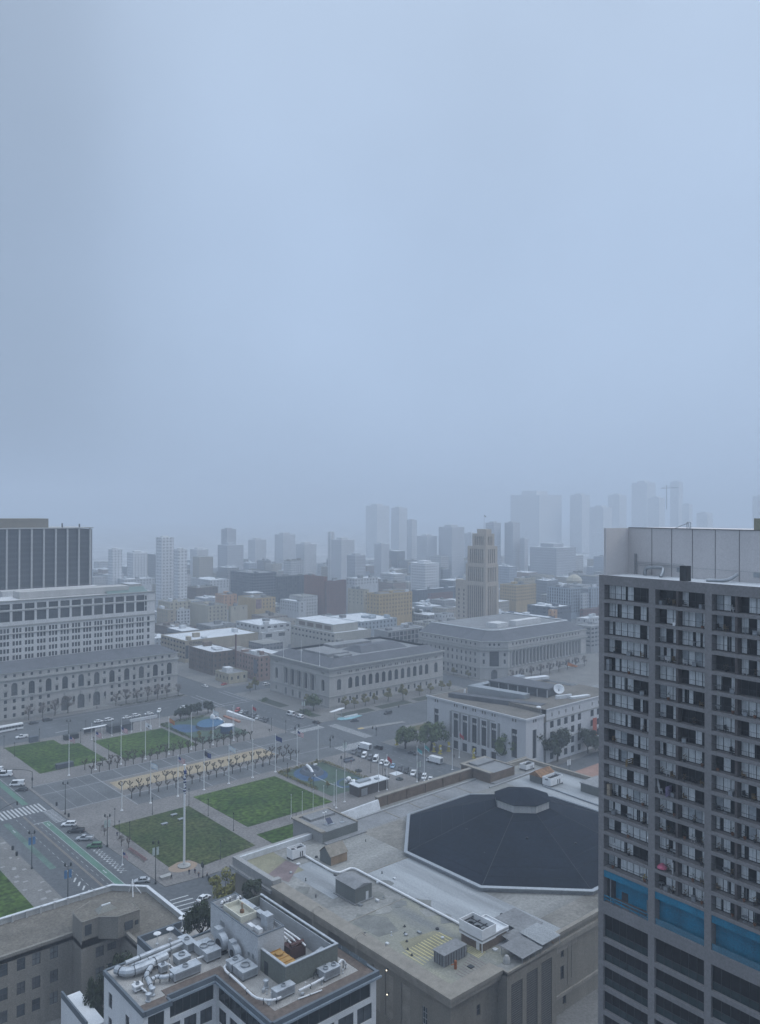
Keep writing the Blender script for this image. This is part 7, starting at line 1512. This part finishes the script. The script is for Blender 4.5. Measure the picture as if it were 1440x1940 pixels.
def signal(label, base, tip, H=7):
    t = thing('traffic_signal', label, 'traffic signal', (*base, .13)); d = Vector((tip[0]-base[0], tip[1]-base[1], 0))
    mb = MB(); mb.lathe((0, 0, 0), [(.2, 0), (.2, .5), (.12, .6), (.1, H-.5)], 8); mb.duct([(0, 0, H-.6), (d.x*.15, d.y*.15, H), (d.x*.5, d.y*.5, H+.4), (d.x, d.y, H+.4)], .09, 6); mb.build('mast', M_iron, t, (0, 0, 0)).location = (0, 0, 0)
    mb = MB(); mb.box(d.x-.2, d.y-.2, H-.9, d.x+.2, d.y+.2, H+.3); mb.box(-.25, -.25, 3, .25, .25, 4.1); mb.build('signal_head', M_iron, t, (0, 0, 0)).location = (0, 0, 0)
signal('traffic signal with a long curved arm over the left crosswalk', (84.5, 293), (92, 297)); signal('traffic signal with an arm at the far left plaza corner', (107.8, 329.9), (100, 336)); signal('short traffic signal at the plaza crosswalk corner', (229.5, 323.5), (231, 322.5), 5); signal('traffic signal on the mall corner by the library', (258.8, 297), (256, 296.4), 5); signal('traffic signal by the near crosswalk people', (120.2, 216.5), (119.6, 216), 4.5); signal('traffic signal at the near box truck crosswalk', (230.4, 296.8), (231.6, 296.2), 5)
# ---------------------------------------------------------------- plants
M_leaf = [mat('leaf_green', (.045, .075, .03), .85, .45, .5, fine=.3, col2=(.11, .15, .05)), mat('leaf_olive', (.12, .12, .04), .85, .4, .5, fine=.3, col2=(.24, .21, .07)), mat('leaf_dark', (.02, .032, .018), .85, .4, .6, fine=.3, col2=(.045, .06, .03)), mat('leaf_yellow', (.13, .14, .03), .85, .35, .5, fine=.3, col2=(.25, .23, .05)), mat('twig_brown', (.11, .09, .075), .9, .3, .8)]
M_bark = mat('bark', (.052, .044, .036), .95, .25, 2)
def tree_proto(name, label, leaf, H, cr, ch, nl, ls, seed, trunk_h=None, nb=7, clump=9, cat='tree'):
    rn = random.Random(seed); t = thing(name, label, cat, (0, 0, 0)); th = trunk_h or H-ch*.85
    mb = MB(); tip = Vector((rn.uniform(-.3, .3), rn.uniform(-.3, .3), th)); mb.tube((0, 0, 0), tip, cr*.055+.06, cr*.04+.03, 8)
    cl = []
    for k in range(clump):
        a = k*2.4+rn.uniform(-.3, .3); zz = rn.uniform(-.75, .95); rad = cr*.74*math.sqrt(max(.05, 1-zz*zz))*rn.uniform(.4, 1.15)
        cl.append((Vector((rad*math.cos(a), rad*math.sin(a), H-ch/2+zz*ch*.36)), cr*rn.uniform(.2, .42)))
    for c, r_ in cl[:nb]: m_ = tip.lerp(c, .5)+Vector((0, 0, -.05*H)); mb.tube(tip*rn.uniform(.75, 1), m_, cr*.03+.02, cr*.02+.015, 5); mb.tube(m_, c, cr*.02+.015, .02, 5)
    mb.build('trunk', M_bark, t, (0, 0, 0)).location = (0, 0, 0)
    mb = MB()
    for q in range(nl):
        c, r_ = cl[rn.randrange(len(cl))]; d = Vector((rn.gauss(0, 1), rn.gauss(0, 1), rn.gauss(0, .85))); d.normalize(); p = c+d*r_*rn.random()**.4
        if p.z < th*.55: continue
        n = (d+Vector((rn.uniform(-.8, .8), rn.uniform(-.8, .8), rn.uniform(-.2, 1)))).normalized(); x = n.cross(Vector((rn.uniform(-1, 1), rn.uniform(-1, 1), .3))).normalized(); y = n.cross(x); s = ls*rn.uniform(.6, 1.3)
        mb.face(p-x*s, p-y*s*.6, p+x*s, p+y*s*.6)
    mb.build('crown', leaf, t, (0, 0, 0)).location = (0, 0, 0)
    return t
def put(o, loc, s=1, rz=0): o.location = loc; o.scale = (s, s, s); o.rotation_euler = (0, 0, rz); return o
T1 = put(tree_proto('broadleaf_tree', 'big round green tree at the museum corner', M_leaf[0], 9.5, 5.2, 7.5, 2600, .42, 1, nb=9, clump=16), (266, 357.5, .1))
T2 = put(tree_proto('broadleaf_tree', 'first olive tree along the museum side, nearest the corner', M_leaf[1], 7, 2.8, 5, 900, .34, 2, clump=10), (281.5, 349, .1))
T3 = put(tree_proto('broadleaf_tree', 'dark dense round tree behind the auditorium, left of the dark pair', M_leaf[2], 10.5, 5.5, 9, 3000, .42, 3, nb=8, clump=16), (284.5, 221, .1), 1.45)
T4 = put(tree_proto('broadleaf_tree', 'yellow-green street tree at the auditorium corner', M_leaf[3], 10, 4.6, 7.5, 2200, .34, 4, nb=9, clump=14), (114.5, 194.5, .1), 1.1)
T5 = put(tree_proto('bare_tree', 'leafless brown tree, largest before the left end of the civic block', M_leaf[4], 9.5, 3.8, 7, 800, .2, 5, nb=12, clump=14), (161.5, 438, .1), 1.1)
rn = random.Random(8)
for k, (x, y, s) in enumerate([(286.4, 347, .9), (294, 346.9, 1.0), (302.2, 348.1, .85), (311.3, 347, 1.1), (320, 343.5, 1.35), (335.4, 345.7, .9), (345, 346, .85), (355, 346.5, .9), (361, 346, .8)]): dup(T2, (x, y, .1), rn.uniform(0, 6), '%s olive tree along the museum side, counted from the corner' % ordw(k+2), 'olive street trees beside the museum', s)
for (x, y, s, pr, lab) in [(255.4, 272.6, 1.2, T1, 'green tree at the library corner, left one of the pair'), (263, 263.5, 1.5, T1, 'green tree at the library corner, right one of the pair'), (276, 229.5, 1.55, T1, 'broad green tree before the library, behind the far pavilion'), (293.5, 215.5, 1.4, T3, 'dark dense round tree behind the auditorium, right of the dark pair'), (313.5, 213.5, 1.1, T3, 'dark dense tree below the red banner'), (322, 207, .9, T3, 'dark tree at the road edge next to the apartment tower'), (116, 184, .98, T3, 'dark tree top between the white block and the auditorium'),
    (201.4, 387, .62, T3, 'dark tree on the far plaza corner, leftmost of four'), (206, 386.5, .72, T3, 'dark tree on the far plaza corner, second of four'), (213.5, 391.5, .6, T3, 'dark tree on the far plaza corner, third of four'), (219, 389.5, .66, T3, 'dark tree on the far plaza corner, rightmost of four'), (263.5, 418, .85, T2, 'olive tree by the cream pavilion lot, left one'), (270, 422.5, 1.1, T2, 'olive tree by the cream pavilion lot, right one'), (273, 373, .8, T2, 'olive tree before the museum columns'),
    (539, 582, 1.2, T3, 'hazy dark tree right of the hotel, first of four'), (546, 577, 1.3, T3, 'hazy dark tree right of the hotel, second of four'), (554, 573, 1.25, T3, 'hazy dark tree right of the hotel, third of four'), (563, 570, 1.1, T3, 'hazy dark tree right of the hotel, last of four')]: dup(pr, (x, y, .1), rn.uniform(0, 6), lab, None, s)
dup(T3, (78.2, 141.3, 25.4), .4, 'round dark tree growing on the lower deck of the white block', None, .6).scale = (.63, .63, .82); dup(T3, (63.1, 144.2, 14), 1.3, 'dark tree squeezed between the tan building and white block, right one', None, 1.0).scale = (.62, .62, 1.35); dup(T3, (58.9, 144.5, 14), 2, 'dark tree squeezed between the tan building and white block, left one', None, .9).scale = (.5, .5, 1.1)
put(tree_proto('tall_street_tree', 'dark street tree rising past the bulkhead corner of the white block', M_leaf[2], 20, 4.0, 8.5, 1900, .4, 9, trunk_h=12, nb=8, clump=13), (107.6, 169.5, .1))
for k, x in enumerate((141, 148, 154.5, 188, 194, 200.5, 207, 213, 219, 226)): dup(T5, (x, 437.6, .1), rn.uniform(0, 6), 'leafless brown street tree before the civic block, %s from the left' % ordw(k+1), 'leafless trees before the civic block', rn.uniform(.75, 1.0))
for k in range(9): dup(T5, (408+10*k, 335.5, .1), rn.uniform(0, 6), 'leafless brown tree under the federal colonnade, %s from the left' % ordw(k+1), 'leafless trees under the colonnade', .85)
for k in range(4): dup(T2, (393.5, 360+13*k, .1), k, 'small olive tree by the federal block side, %s from the corner' % ordw(k+1), 'small trees by the federal block', .8)
# pollarded planes
def pollard(seed, label):
    rn = random.Random(seed); t = thing('pollarded_tree', label, 'tree'); mb = MB(); kn = MB(); tip = Vector((rn.uniform(-.1, .1), rn.uniform(-.1, .1), 2.4)); mb.tube((0, 0, 0), tip, .2, .16, 7)
    for k in range(8):
        a = k*.785+rn.uniform(-.3, .3); e = tip+Vector((math.cos(a)*rn.uniform(.7, 1.35), math.sin(a)*rn.uniform(.7, 1.35), rn.uniform(.7, 1.6))); m_ = tip.lerp(e, .5)+Vector((math.cos(a)*.15, math.sin(a)*.15, -.12)); mb.tube(tip-Vector((0, 0, .1)), m_, .1, .08, 5); mb.tube(m_, e, .08, .07, 5)
        kn.ball(e, .27, 6, 4)
        for q in range(4): kn.tube(e, e+Vector((rn.uniform(-.35, .35), rn.uniform(-.35, .35), rn.uniform(.15, .45))), .035, .015, 4)
    mb.build('trunk', M_bark, t, (0, 0, 0)).location = (0, 0, 0); kn.build('crown', mat('pollard_knob', (.05, .041, .03), .95, .3, 2), t, (0, 0, 0)).location = (0, 0, 0); return t
PL = [pollard(30+k, '') for k in range(4)]; first = [True]*4
rows_ = [(302.2, 'row along the near edge of the sand strip'), (293.6, 'row just south of the sand strip edge row'), (331.9, 'row along the paving north of the sand strip'), (338.4, 'row at the edge of the far right lawn')]
for y, nm in rows_:
    for k in range(22):
        i = rn.randrange(4); lab = 'bare knobbly pollarded tree in the %s' % nm; loc = (132.3+3.68*k+rn.uniform(-.3, .3), y+rn.uniform(-.3, .3), .14); s = rn.uniform(.8, 1.12)
        if first[i]: first[i] = False; put(PL[i], loc, s); PL[i]['label'] = lab; PL[i]['group'] = 'pollarded trees, '+nm
        else: dup(PL[i], loc, rn.uniform(0, 6), lab, 'pollarded trees, '+nm, s)
# hedges and ground plants
def hedge(label, pts, w, h, leaf, seed, name='hedge'):
    rn = random.Random(seed); mb = MB()
    for (x0, y0), (x1, y1) in zip(pts, pts[1:]):
        L_ = math.hypot(x1-x0, y1-y0)
        for q in range(int(L_*14*w)):
            f = rn.random(); p = Vector((x0+(x1-x0)*f+rn.uniform(-w, w)*.5, y0+(y1-y0)*f+rn.uniform(-w, w)*.5, .13+h*rn.random()**.7)); n = Vector((rn.uniform(-1, 1), rn.uniform(-1, 1), rn.uniform(.1, 1))).normalized(); x = n.cross(Vector((rn.uniform(-1, 1), rn.uniform(-1, 1), .2))).normalized(); yv = n.cross(x); s = rn.uniform(.14, .3)
            mb.face(p-x*s, p-yv*s, p+x*s, p+yv*s)
    return one(mb, name, leaf, label, 'hedge', (pts[0][0], pts[0][1], .13))
hedge('low brown-green hedge round the near playground', [(191.5, 255), (191.5, 281.5), (214.6, 282), (215, 244)], 1.3, 1.0, M_leaf[1], 1); hedge('low green hedge round the far playground', [(188.5, 341.5), (188.5, 383), (215, 384)], 1.4, 1.1, M_leaf[0], 2); hedge('low green hedge at the near side of the far playground', [(189.5, 341.8), (214, 342)], 1.2, .8, M_leaf[2], 3)
hedge('dark clipped hedge before the right end of the civic block', [(188, 434.8), (229, 434.8)], 1.0, 1.0, M_leaf[2], 4); hedge('green shrub bed under the big museum tree', [(258, 349), (262, 361)], 4, .7, M_leaf[0], 5); hedge('shrub bed by the cream pavilion corner', [(256, 392), (261, 398)], 3, .8, M_leaf[0], 6)
for k, (x, y) in enumerate([(193.5, 262), (196, 254), (204.5, 246), (193, 277), (209.5, 279.5), (190.5, 347), (193, 352), (206, 343.5), (198, 349)]): dup(T2, (x, y, .12), k, 'small dark shrub tree in the playgrounds, %s from the near lawn' % ordw(k+1), 'small shrub trees in the playgrounds', .42)
for k, (x, y) in enumerate([(110.5, 266), (111.3, 254), (112.4, 251)]): dup(T5, (x, y, .12), k, ['leafless bush by the angle-parked pickup', 'leafless bush left of the bicycle row', 'leafless bush at the head of the bicycle row'][k], None, .42)
# ---------------------------------------------------------------- playgrounds, kiosks, plaza furniture
M_rub = mat('playground_green', (.055, .085, .06), .9, .25, .2); M_rubb = mat('playground_blue', (.04, .08, .145), .85, .2, .25); M_rubd = mat('playground_slate', (.075, .09, .11), .85, .2, .3)
def ell(c, a, b_, rot, n=28): return [(c[0]+a*math.cos(t)*math.cos(rot)-b_*math.sin(t)*math.sin(rot), c[1]+a*math.cos(t)*math.sin(rot)+b_*math.sin(t)*math.cos(rot)) for t in [2*math.pi*k/n for k in range(n)]]
for nm, m, pts, z in (('playground_surface', M_rub, rect(191.6, 246, 214.5, 281.6), .16), ('playground_surface', M_rubb, ell((206.5, 254), 7, 4.6, .4), .166), ('playground_surface', M_rubb, ell((201, 272), 9.2, 7, 1.2), .164), ('playground_surface', M_rub, ell((207, 254.4), 5.6, 3.3, .4), .170), ('playground_surface', M_rub, rect(189, 342, 215.5, 383.6), .16), ('playground_surface', M_rubb, ell((195, 370), 6.5, 9, .2), .165)): mb = MB(); mb.prism(pts, .1, z); struct(mb, nm, m)
t = thing('play_mound', 'dark slate ring mound with a white slide in the near playground', 'play mound', (203, 274, .16))
mb = MB(); mb.loft([[(x, y, .17) for x, y in ell((203, 274), 6.6, 5, 1.2)], [(x, y, 1.5) for x, y in ell((203, 274), 5.3, 3.9, 1.2)], [(x, y, 1.5) for x, y in ell((203, 274), 4.4, 3.1, 1.2)], [(x, y, .5) for x, y in ell((203, 274), 3.4, 2.2, 1.2)]]); mb.build('mound', M_rubd, t)
mb = MB(); mb.duct([(202.6, 277, 2.4), (202, 273.5, 2.0), (200.8, 270, .7), (200.3, 268.3, .4)], .55, 8); mb.build('slide', M_wp, t)
mb = MB(); mb.path([(200.3, 268, .25), (199.8, 258, .25), (200.5, 250, .25)], .14, 5); mb.build('white_rail', M_flat_w, t)
mb = MB(); mb.box(206.3, 276.8, 1.5, 208, 277.4, 2.0); mb.build('white_bench', M_wp, t)
M_bd = mat('ball_spot', (.05, .05, .055), .6, .1)
for k, (x, y, r_) in enumerate([(205.2, 253.6, .85), (206.6, 252.4, .8), (207, 253.9, .75), (205.8, 252.9, 1.7-.6), (206.3, 250.6, 1.0), (208.3, 247.9, 1.25), (207.5, 251.6, .8)]):
    t = thing('ball_sculpture', 'white ball with dark spots in the near playground, %s of the cluster' % ordw(k+1), 'ball', (x, y, .17), 0, 'spotted white balls in the near playground'); zz = .17+r_*.98 if k != 3 else .17+r_*.98+.6
    mb = MB(); mb.ball((x, y, zz), r_, 14, 9); mb.build('ball', M_wp, t, smooth=True); mb = MB()
    for q in range(7):
        d = Vector((math.cos(q*2.4)*math.sqrt(1-(q/7-.3)**2), math.sin(q*2.4)*math.sqrt(1-(q/7-.3)**2), q/7-.3)); d.normalize(); p = Vector((x, y, zz)); mb.tube(p+d*r_*.9, p+d*r_*1.012, r_*.28, r_*.26, 5)
    mb.build('spot', M_bd, t)
mb = MB(); mb.box(206.2, 248.8, .17, 207, 249.6, .95); one(mb, 'white_cube', M_wp, 'small white cube in front of the spotted balls', 'cube', (206.2, 248.8, .17))
t = thing('kiosk', 'long dark brown kiosk with a flat white roof behind the auditorium parapet', 'kiosk', (198.6, 238, .13)); mb = MB(); mb.box(198.6, 238, .14, 213.8, 243.6, 3.9); mb.build('wall', mat('kiosk_brown', (.065, .055, .05), .8, .2), t); mb = MB(); mb.box(198.3, 237.7, 3.91, 214.1, 243.9, 4.2); mb.build('roof', M_flat_w, t); mb = MB(); mb.box(201, 240.5, 4.21, 207, 243, 4.9); mb.box(209, 239.5, 4.21, 210.5, 241, 4.7); mb.build('roof_unit', M_metal, t); mb = MB(); mb.box(200, 237.93, .3, 203, 237.99, 3); mb.build('shutter', M_metal, t)
t = thing('kiosk', 'dark flat kiosk beside the short flagpoles and patrol cars', 'kiosk', (160, 385, .13)); mb = MB(); mb.box(162.5, 384.5, .14, 174, 389.5, 3.2); mb.build('wall', w_dk, t); mb = MB(); mb.box(162.2, 384.2, 3.21, 174.3, 389.8, 3.5); mb.build('roof', M_dark, t); mb = MB(); mb.box(163.5, 384.43, .4, 168, 384.49, 2.6); mb.build('shutter', M_dark, t)
t = thing('bus_shelter', 'long white-topped shelter behind the short flagpoles', 'shelter', (152, 391, .13)); mb = MB(); mb.box(152, 391, 2.7, 164, 393, 2.9); mb.build('roof', M_wp, t); mb = MB()
for x in (152.4, 156, 160, 163.6): mb.tube((x, 392.5, .13), (x, 392.5, 2.69), .07)
mb.build('post', M_metal, t); mb = MB(); mb.box(152.6, 392.6, .5, 158, 392.7, 2.4); mb.build('back_panel', M_gl2, t)
for (x0, y0, x1, y1, h, m, lab) in ((141.5, 387, 148, 390, 2.2, M_iron, 'dark low stand behind the notch of the far left lawn'), (127.5, 393.9, 131.5, 395.6, 2.6, w_blue, 'blue-grey bin store at the back of the far left lawn'), (123.2, 346.2, 130.2, 348.4, 2.0, w_dk, 'dark long planter box on the near edge of the far left lawn')):
    mb = MB(); mb.box(x0, y0, .2, x1, y1, h); mb.box(x0-.1, y0-.1, h+.002, x1+.1, y1+.1, h+.15); one(mb, 'storage_box', m, lab, 'box', (x0, y0, .2))
t = thing('play_tower', 'blue drum tower with a white rim and slide in the far playground', 'play tower', (207.5, 350, .16)); mb = MB(); mb.lathe((207.5, 350, .17), [(3.4, 0), (3.4, 3.4)], 22); mb.build('drum', M_rubb, t); mb = MB(); mb.lathe((207.5, 350, 3.58), [(3.45, 0), (3.45, .2), (3.0, .22), (2.9, .05)], 22); mb.build('rim', M_wp, t); mb = MB(); mb.duct([(206.6, 353.4, 3.2), (206.4, 356, 2.2), (206, 358.5, .6)], .45, 8); mb.build('slide', M_wp, t)
t = thing('play_dish', 'broad blue tilted dish in the far playground', 'play dish', (207.3, 366.5, .16)); e1 = ell((207.3, 366.5), 9, 6.4, .75); e0 = ell((207.3, 366.5), 9.6, 7, .75); mb = MB(); mb.loft([[(x, y, .17) for x, y in e0], [(x, y, 1.6) for x, y in e1]], False, False); mb.build('side', M_rubd, t); mb = MB(); mb.face(*[(x, y, 1.6) for x, y in e1]); mb.build('dish_surface', mat('dish_blue', (.045, .115, .2), .7, .12, .2), t); mb = MB(); mb.duct([(212.5, 371, 1.7), (213.5, 370, 2.6), (214.5, 367.5, 1.4), (215, 366, .4)], .5, 8); mb.ball((212, 372.5, 2.3), 1.3, 10, 6, 1.5); mb.build('white_slide', M_wp, t)
mb = MB(); mb.loft([[(224.3, 379.6, .14), (228.6, 358.5, .14), (229, 358.7, .14), (226.2, 380.6, .14)], [(224.3, 379.6, 2.4), (228.6, 358.5, .9), (229, 358.7, .9), (226.2, 380.6, 2.4)]]); one(mb, 'white_fence', M_wp, 'long tapering white fence by the parked cars of the far playground', 'fence', (226, 370, .14))
mb = MB(); mb.box(179, 398.6, .14, 194, 399.2, 1.6); one(mb, 'site_fence', M_flat_w, 'pale low site fence below the middle white cars', 'fence', (179, 398.6, .14))
mb = MB()
for k in range(12): mb.box(221+.0*k, 362+1.3*k, .14, 222.4, 362.9+1.3*k, .9)
one(mb, 'orange_barrier', mat('faded_orange', (.38, .2, .15), .8, .2), 'faded orange barrier row inside the tapering white fence', 'barrier', (221, 362, .14))
t = thing('basin', 'pale turquoise paved basin at the museum mall corner', 'basin', (265, 331, .12)); mb = MB(); mb.prism([(264.5, 331.3), (270, 329.6), (279, 331.6), (278, 333.8), (271, 334.4), (266.5, 336.2), (263.6, 334)], .1, .3); mb.build('basin_floor', mat('turquoise_tile', (.2, .36, .4), .6, .15, .5), t); mb = MB(); mb.box(268, 333, .31, 277, 333.6, 1.2); mb.build('back_wall', M_wp, t)
t = thing('mall_canopy', 'small curved white canopy over the basin corner', 'canopy', (265.5, 337, .13)); mb = MB(); mb.loft([[(262, 337, 3.6), (264.2, 336, 3.9), (264.2, 337.5, 3.9), (262, 338.5, 3.6)], [(268, 336, 4.8), (270, 335, 5.0), (270, 336.5, 5.0), (268, 337.5, 4.8)]]); mb.build('roof', M_wp, t); mb = MB(); mb.tube((264.5, 337, .13), (264.5, 337, 3.9), .12); mb.tube((268.6, 336.2, .13), (268.6, 336.2, 4.8), .12); mb.build('post', M_metal, t)
M_yst = mat('yellow_statue', (.5, .42, .08), .6, .2, 1)
for k, (px, py) in enumerate([(822, 1425), (834, 1429), (850, 1424), (842, 1408), (752, 1412), (898, 1437)]):
    x, y = U(px, py); t = thing('yellow_sculpture', 'yellow block sculpture before the library, %s' % ['leftmost of the door group', 'second of the door group', 'tallest of the door group', 'behind the door group', 'alone at the tree corner', 'by the far pavilion roof'][k], 'sculpture', (x, y, .14)); rn2 = random.Random(k); mb = MB(); mb.box(x-.7, y-.7, .14, x+.7, y+.7, .5); mb.build('plinth', M_yst, t); mb = MB()
    for q in range(5): a, b_, c = rn2.uniform(-.35, .35), rn2.uniform(-.35, .35), .501+.78*q; mb.box(x+a-.45, y+b_-.35, c, x+a+.45, y+b_+.35, c+.7)
    mb.build('block', M_yst, t); mb = MB(); mb.ball((x, y-.2, 2.6), .5, 8, 5); mb.build('white_knot', M_wp, t)
for k, (x, y) in enumerate([(130.1, 261.5), (136.6, 267.1), (136.6, 261.7)]): mb = MB(); mb.box(x-1.1, y-.7, .55, x+1.1, y+.7, .68); mb.box(x-.9, y-.5, .2, x-.6, y+.5, .549); mb.box(x+.6, y-.5, .2, x+.9, y+.5, .549); one(mb, 'lawn_table', M_metal, ['grey low table on the near lawn, nearest the street', 'grey low table on the near lawn, farthest back', 'grey low table on the near lawn, nearest the giant flagpole'][k], 'table', (x, y, .2))
mb0 = None
t0_ = thing('bicycle', 'bicycle in the rack row beside the near lawn', 'bicycle', (111.7, 249, .13), 0, 'bicycles in the rack row')
for x in (-.52, .52):
    w = MB(); w.loft([[(x+rr_*math.cos(a), s, .34+rr_*math.sin(a)) for a in [6.283*q/12 for q in range(12)]] for rr_, s in ((.34, -.02), (.34, .02), (.29, .02), (.29, -.02))], False, False); w.build('wheel', M_tyre, t0_, (0, 0, 0)).location = (0, 0, 0)
mb = MB(); mb.path([(-.52, 0, .34), (-.15, 0, .85), (.4, 0, .8), (.52, 0, .34)], .03, 4); mb.path([(-.15, 0, .85), (0, 0, .32), (.4, 0, .8)], .03, 4); mb.path([(.36, -.28, 1.02), (.36, .28, 1.02)], .03, 4); mb.tube((.4, 0, .8), (.36, 0, 1.02), .03, n=4); mb.build('frame', PT['red'], t0_, (0, 0, 0)).location = (0, 0, 0)
mb = MB(); mb.box(-.3, -.09, .92, .0, .09, 1.0); mb.build('saddle', M_dark, t0_, (0, 0, 0)).location = (0, 0, 0)
for k in range(13): dup(t0_, (111.8+.02*k, 248.2-.85*k, .13), .5+random.uniform(-.2, .2))
for k, (x, y) in enumerate([(107.6, 290.5), (83.6, 274.1), (83.2, 268.7), (108.3, 304.5), (120.6, 213.6), (223.6, 280)]): mb = MB(); mb.lathe((x, y, .13), [(.35, 0), (.4, .2), (.4, 1.1), (.3, 1.3), (.02, 1.35)], 10); one(mb, 'litter_bin', M_iron, ['dark litter bin at the striped crossing corner', 'dark litter bin on the west pavement, farther one', 'dark litter bin on the west pavement, nearer one', 'dark litter bin by the dark plaza paving', 'dark litter bin near the yellow-green tree', 'dark litter bin at the banner lamp of the parking row'][k], 'bin', (x, y, .13))
mb = MB(); mb.box(221.5, 274, .14, 226.5, 275.6, .9); mb.box(221.5, 275.61, .14, 226.5, 275.9, 1.6); one(mb, 'street_bench', w_blue, 'dark blue bench stand by the parking row banner lamp', 'bench', (224, 275, .14))
for k, (x, y) in enumerate([(218.5, 262), (224.5, 243), (222, 248.5)]): mb = MB(); mb.lathe((x, y, .14), [(1.5, 0), (1.5, .45), (.4, .5), (.35, .9), (.02, .95)], 14); one(mb, 'round_planter', M_iron, ['dark round planter beside the near playground hedge', 'dark round planter nearest the brick parapet', 'dark round planter by the parking row path'][k], 'planter', (x, y, .14))
mb = MB(); mb.box(226.4, 247.5, .14, 231, 251.5, .18); one(mb, 'white_mat', M_flat_w, 'pale square mat on the plaza beside the parked vehicles', 'mat', (228, 249, .14))
mb = MB()
rn = random.Random(77)
for k in range(26):
    x, y = 217+rn.uniform(0, 11), 246+rn.uniform(0, 34); mb = MB(); mb.lathe((x, y, .14), [(.06, 0), (.05, 2.6), (.09, 2.7), (.02, 2.9)], 6); one(mb, 'marker_post', M_metal, 'thin pale marker post on the brown plaza beside the parking row', 'post', (x, y, .14), 'thin marker posts by the parking row')
mb = MB(); mb.box(110, 222.6, .13, 113.5, 224.4, .9); one(mb, 'stone_planter', M_stone_d, 'low stone planter at the near plaza corner by the bicycles', 'planter', (111, 223, .13))
# ---------------------------------------------------------------- people
M_skin = mat('skin', (.35, .22, .16), .7, .05); CL = [mat('coat_black', (.025, .026, .03), .85, .15, 3), mat('coat_navy', (.03, .04, .08), .85, .15, 3), mat('coat_grey', (.12, .12, .125), .85, .15, 3), mat('coat_red', (.2, .04, .04), .85, .15, 3), mat('trouser_dark', (.03, .03, .035), .9, .15, 3), mat('trouser_blue', (.05, .06, .1), .9, .15, 3)]
def skin_obj(name, parent, pts, edges, rad, m):
    me = bpy.data.meshes.new(name); me.from_pydata(pts, edges, []); o = bpy.data.objects.new(name, me); COL.objects.link(o); o.parent = parent; me.materials.append(m)
    sm = o.modifiers.new('skin', 'SKIN'); o.modifiers.new('sub', 'SUBSURF').levels = 1
    for v, r_ in zip(me.skin_vertices[0].data, rad): v.radius = (r_, r_)
    me.skin_vertices[0].data[0].use_root = True
    o.modifiers['sub'].render_levels = 1
    return o
def person(label, loc, ang, stride=.2, top=0, bot=4):
    t = thing('person', label, 'person', (*loc, .14), ang)
    s = stride
    hip = (0, 0, .95)
    pts = [hip, (0, 0, 1.2), (.02, 0, 1.42), (.02, 0, 1.52), (.04, 0, 1.64), (.05, 0, 1.74), (0, .19, 1.4), (-.08-s*.3, .26, 1.14), (.06-s*.2, .26, .9), (.1-s*.2, .25, .8), (0, -.19, 1.4), (-.05+s*.3, -.26, 1.14), (.08+s*.6, -.26, .92), (.12+s*.6, -.25, .82), (0, .1, .9), (s*.8, .1, .5), (s*.7, .1, .09), (s*.7+.17, .1, .04), (0, -.1, .9), (-s*.5, -.1, .5), (-s*1.2, -.1, .1), (-s*1.2+.17, -.1, .04)]
    E_ = [(0, 1), (1, 2), (2, 3), (3, 4), (4, 5), (2, 6), (6, 7), (7, 8), (8, 9), (2, 10), (10, 11), (11, 12), (12, 13), (0, 14), (14, 15), (15, 16), (16, 17), (0, 18), (18, 19), (19, 20), (20, 21)]
    rad = [.13, .13, .13, .055, .095, .07, .065, .05, .04, .035, .065, .05, .04, .035, .09, .06, .045, .04, .09, .06, .045, .04]
    skin_obj('body', t, pts, E_, rad, M_skin)
    def sub(nm, ids, m, gain):
        mp = {i: k for k, i in enumerate(ids)}; skin_obj(nm, t, [pts[i] for i in ids], [(mp[a], mp[b_]) for a, b_ in E_ if a in mp and b_ in mp], [rad[i]+gain for i in ids], m)
    sub('coat', [1, 0, 2, 6, 7, 8, 10, 11, 12], CL[top], .035); sub('trousers', [0, 14, 15, 16, 18, 19, 20], CL[bot], .025); skin_obj('hair', t, [(.02, 0, 1.68), (.015, 0, 1.76)], [(0, 1)], [.105, .085], CL[0])
    return t
for k, (p, a, s_, tp, lab) in enumerate([((112.6, 221.6), 2.2, .2, 0, 'person in black walking past the bicycle row corner'), ((118.1, 221.0), 1.0, .15, 0, 'person in black below the giant flagpole, left of the group'), ((119.6, 220.2), 4, .1, 1, 'person in navy below the giant flagpole, back of the group'), ((119.3, 217.4), 3.6, .1, 2, 'person in grey near the crossing signal below the flagpole'), ((121, 215.4), 2, .22, 0, 'person in black at the kerb by the yellow-green tree'), ((190.3, 292.3), 1.2, .2, 0, 'person in black among the pollarded trees'), ((223.6, 337.2), .6, .1, 0, 'person in black by the far plaza corner lamp'), ((107.3, 353), 2.6, .2, 1, 'person in navy beside the far left lawn'), ((262, 248), 1.4, .2, 0, 'person in black walking before the library'), ((226.2, 253.8), 3, .1, 0, 'person in black seated height by the parked vehicles'), ((233.8, 239.8), 2, .1, 0, 'person in black behind the white parked pickup'), ((222.6, 272), 1.8, .2, 3, 'person in red by the dark blue bench stand'), ((305, 331), 1, .2, 0, 'person in black on the mall, left of two'), ((306, 332), 1.1, .2, 2, 'person in grey on the mall, right of two'), ((209.5, 245), .4, .15, 2, 'person in grey at the playground kiosk'), ((177, 437.2), 0, .2, 0, 'person in black before the arched doorways'), ((113.5, 262.5), 1.3, .2, 1, 'person in navy on the path by the leafless bush'), ((275.5, 345), 2.0, .2, 0, 'person in black on the museum pavement')]): person(lab, p, a, s_, tp, 4+k % 2)
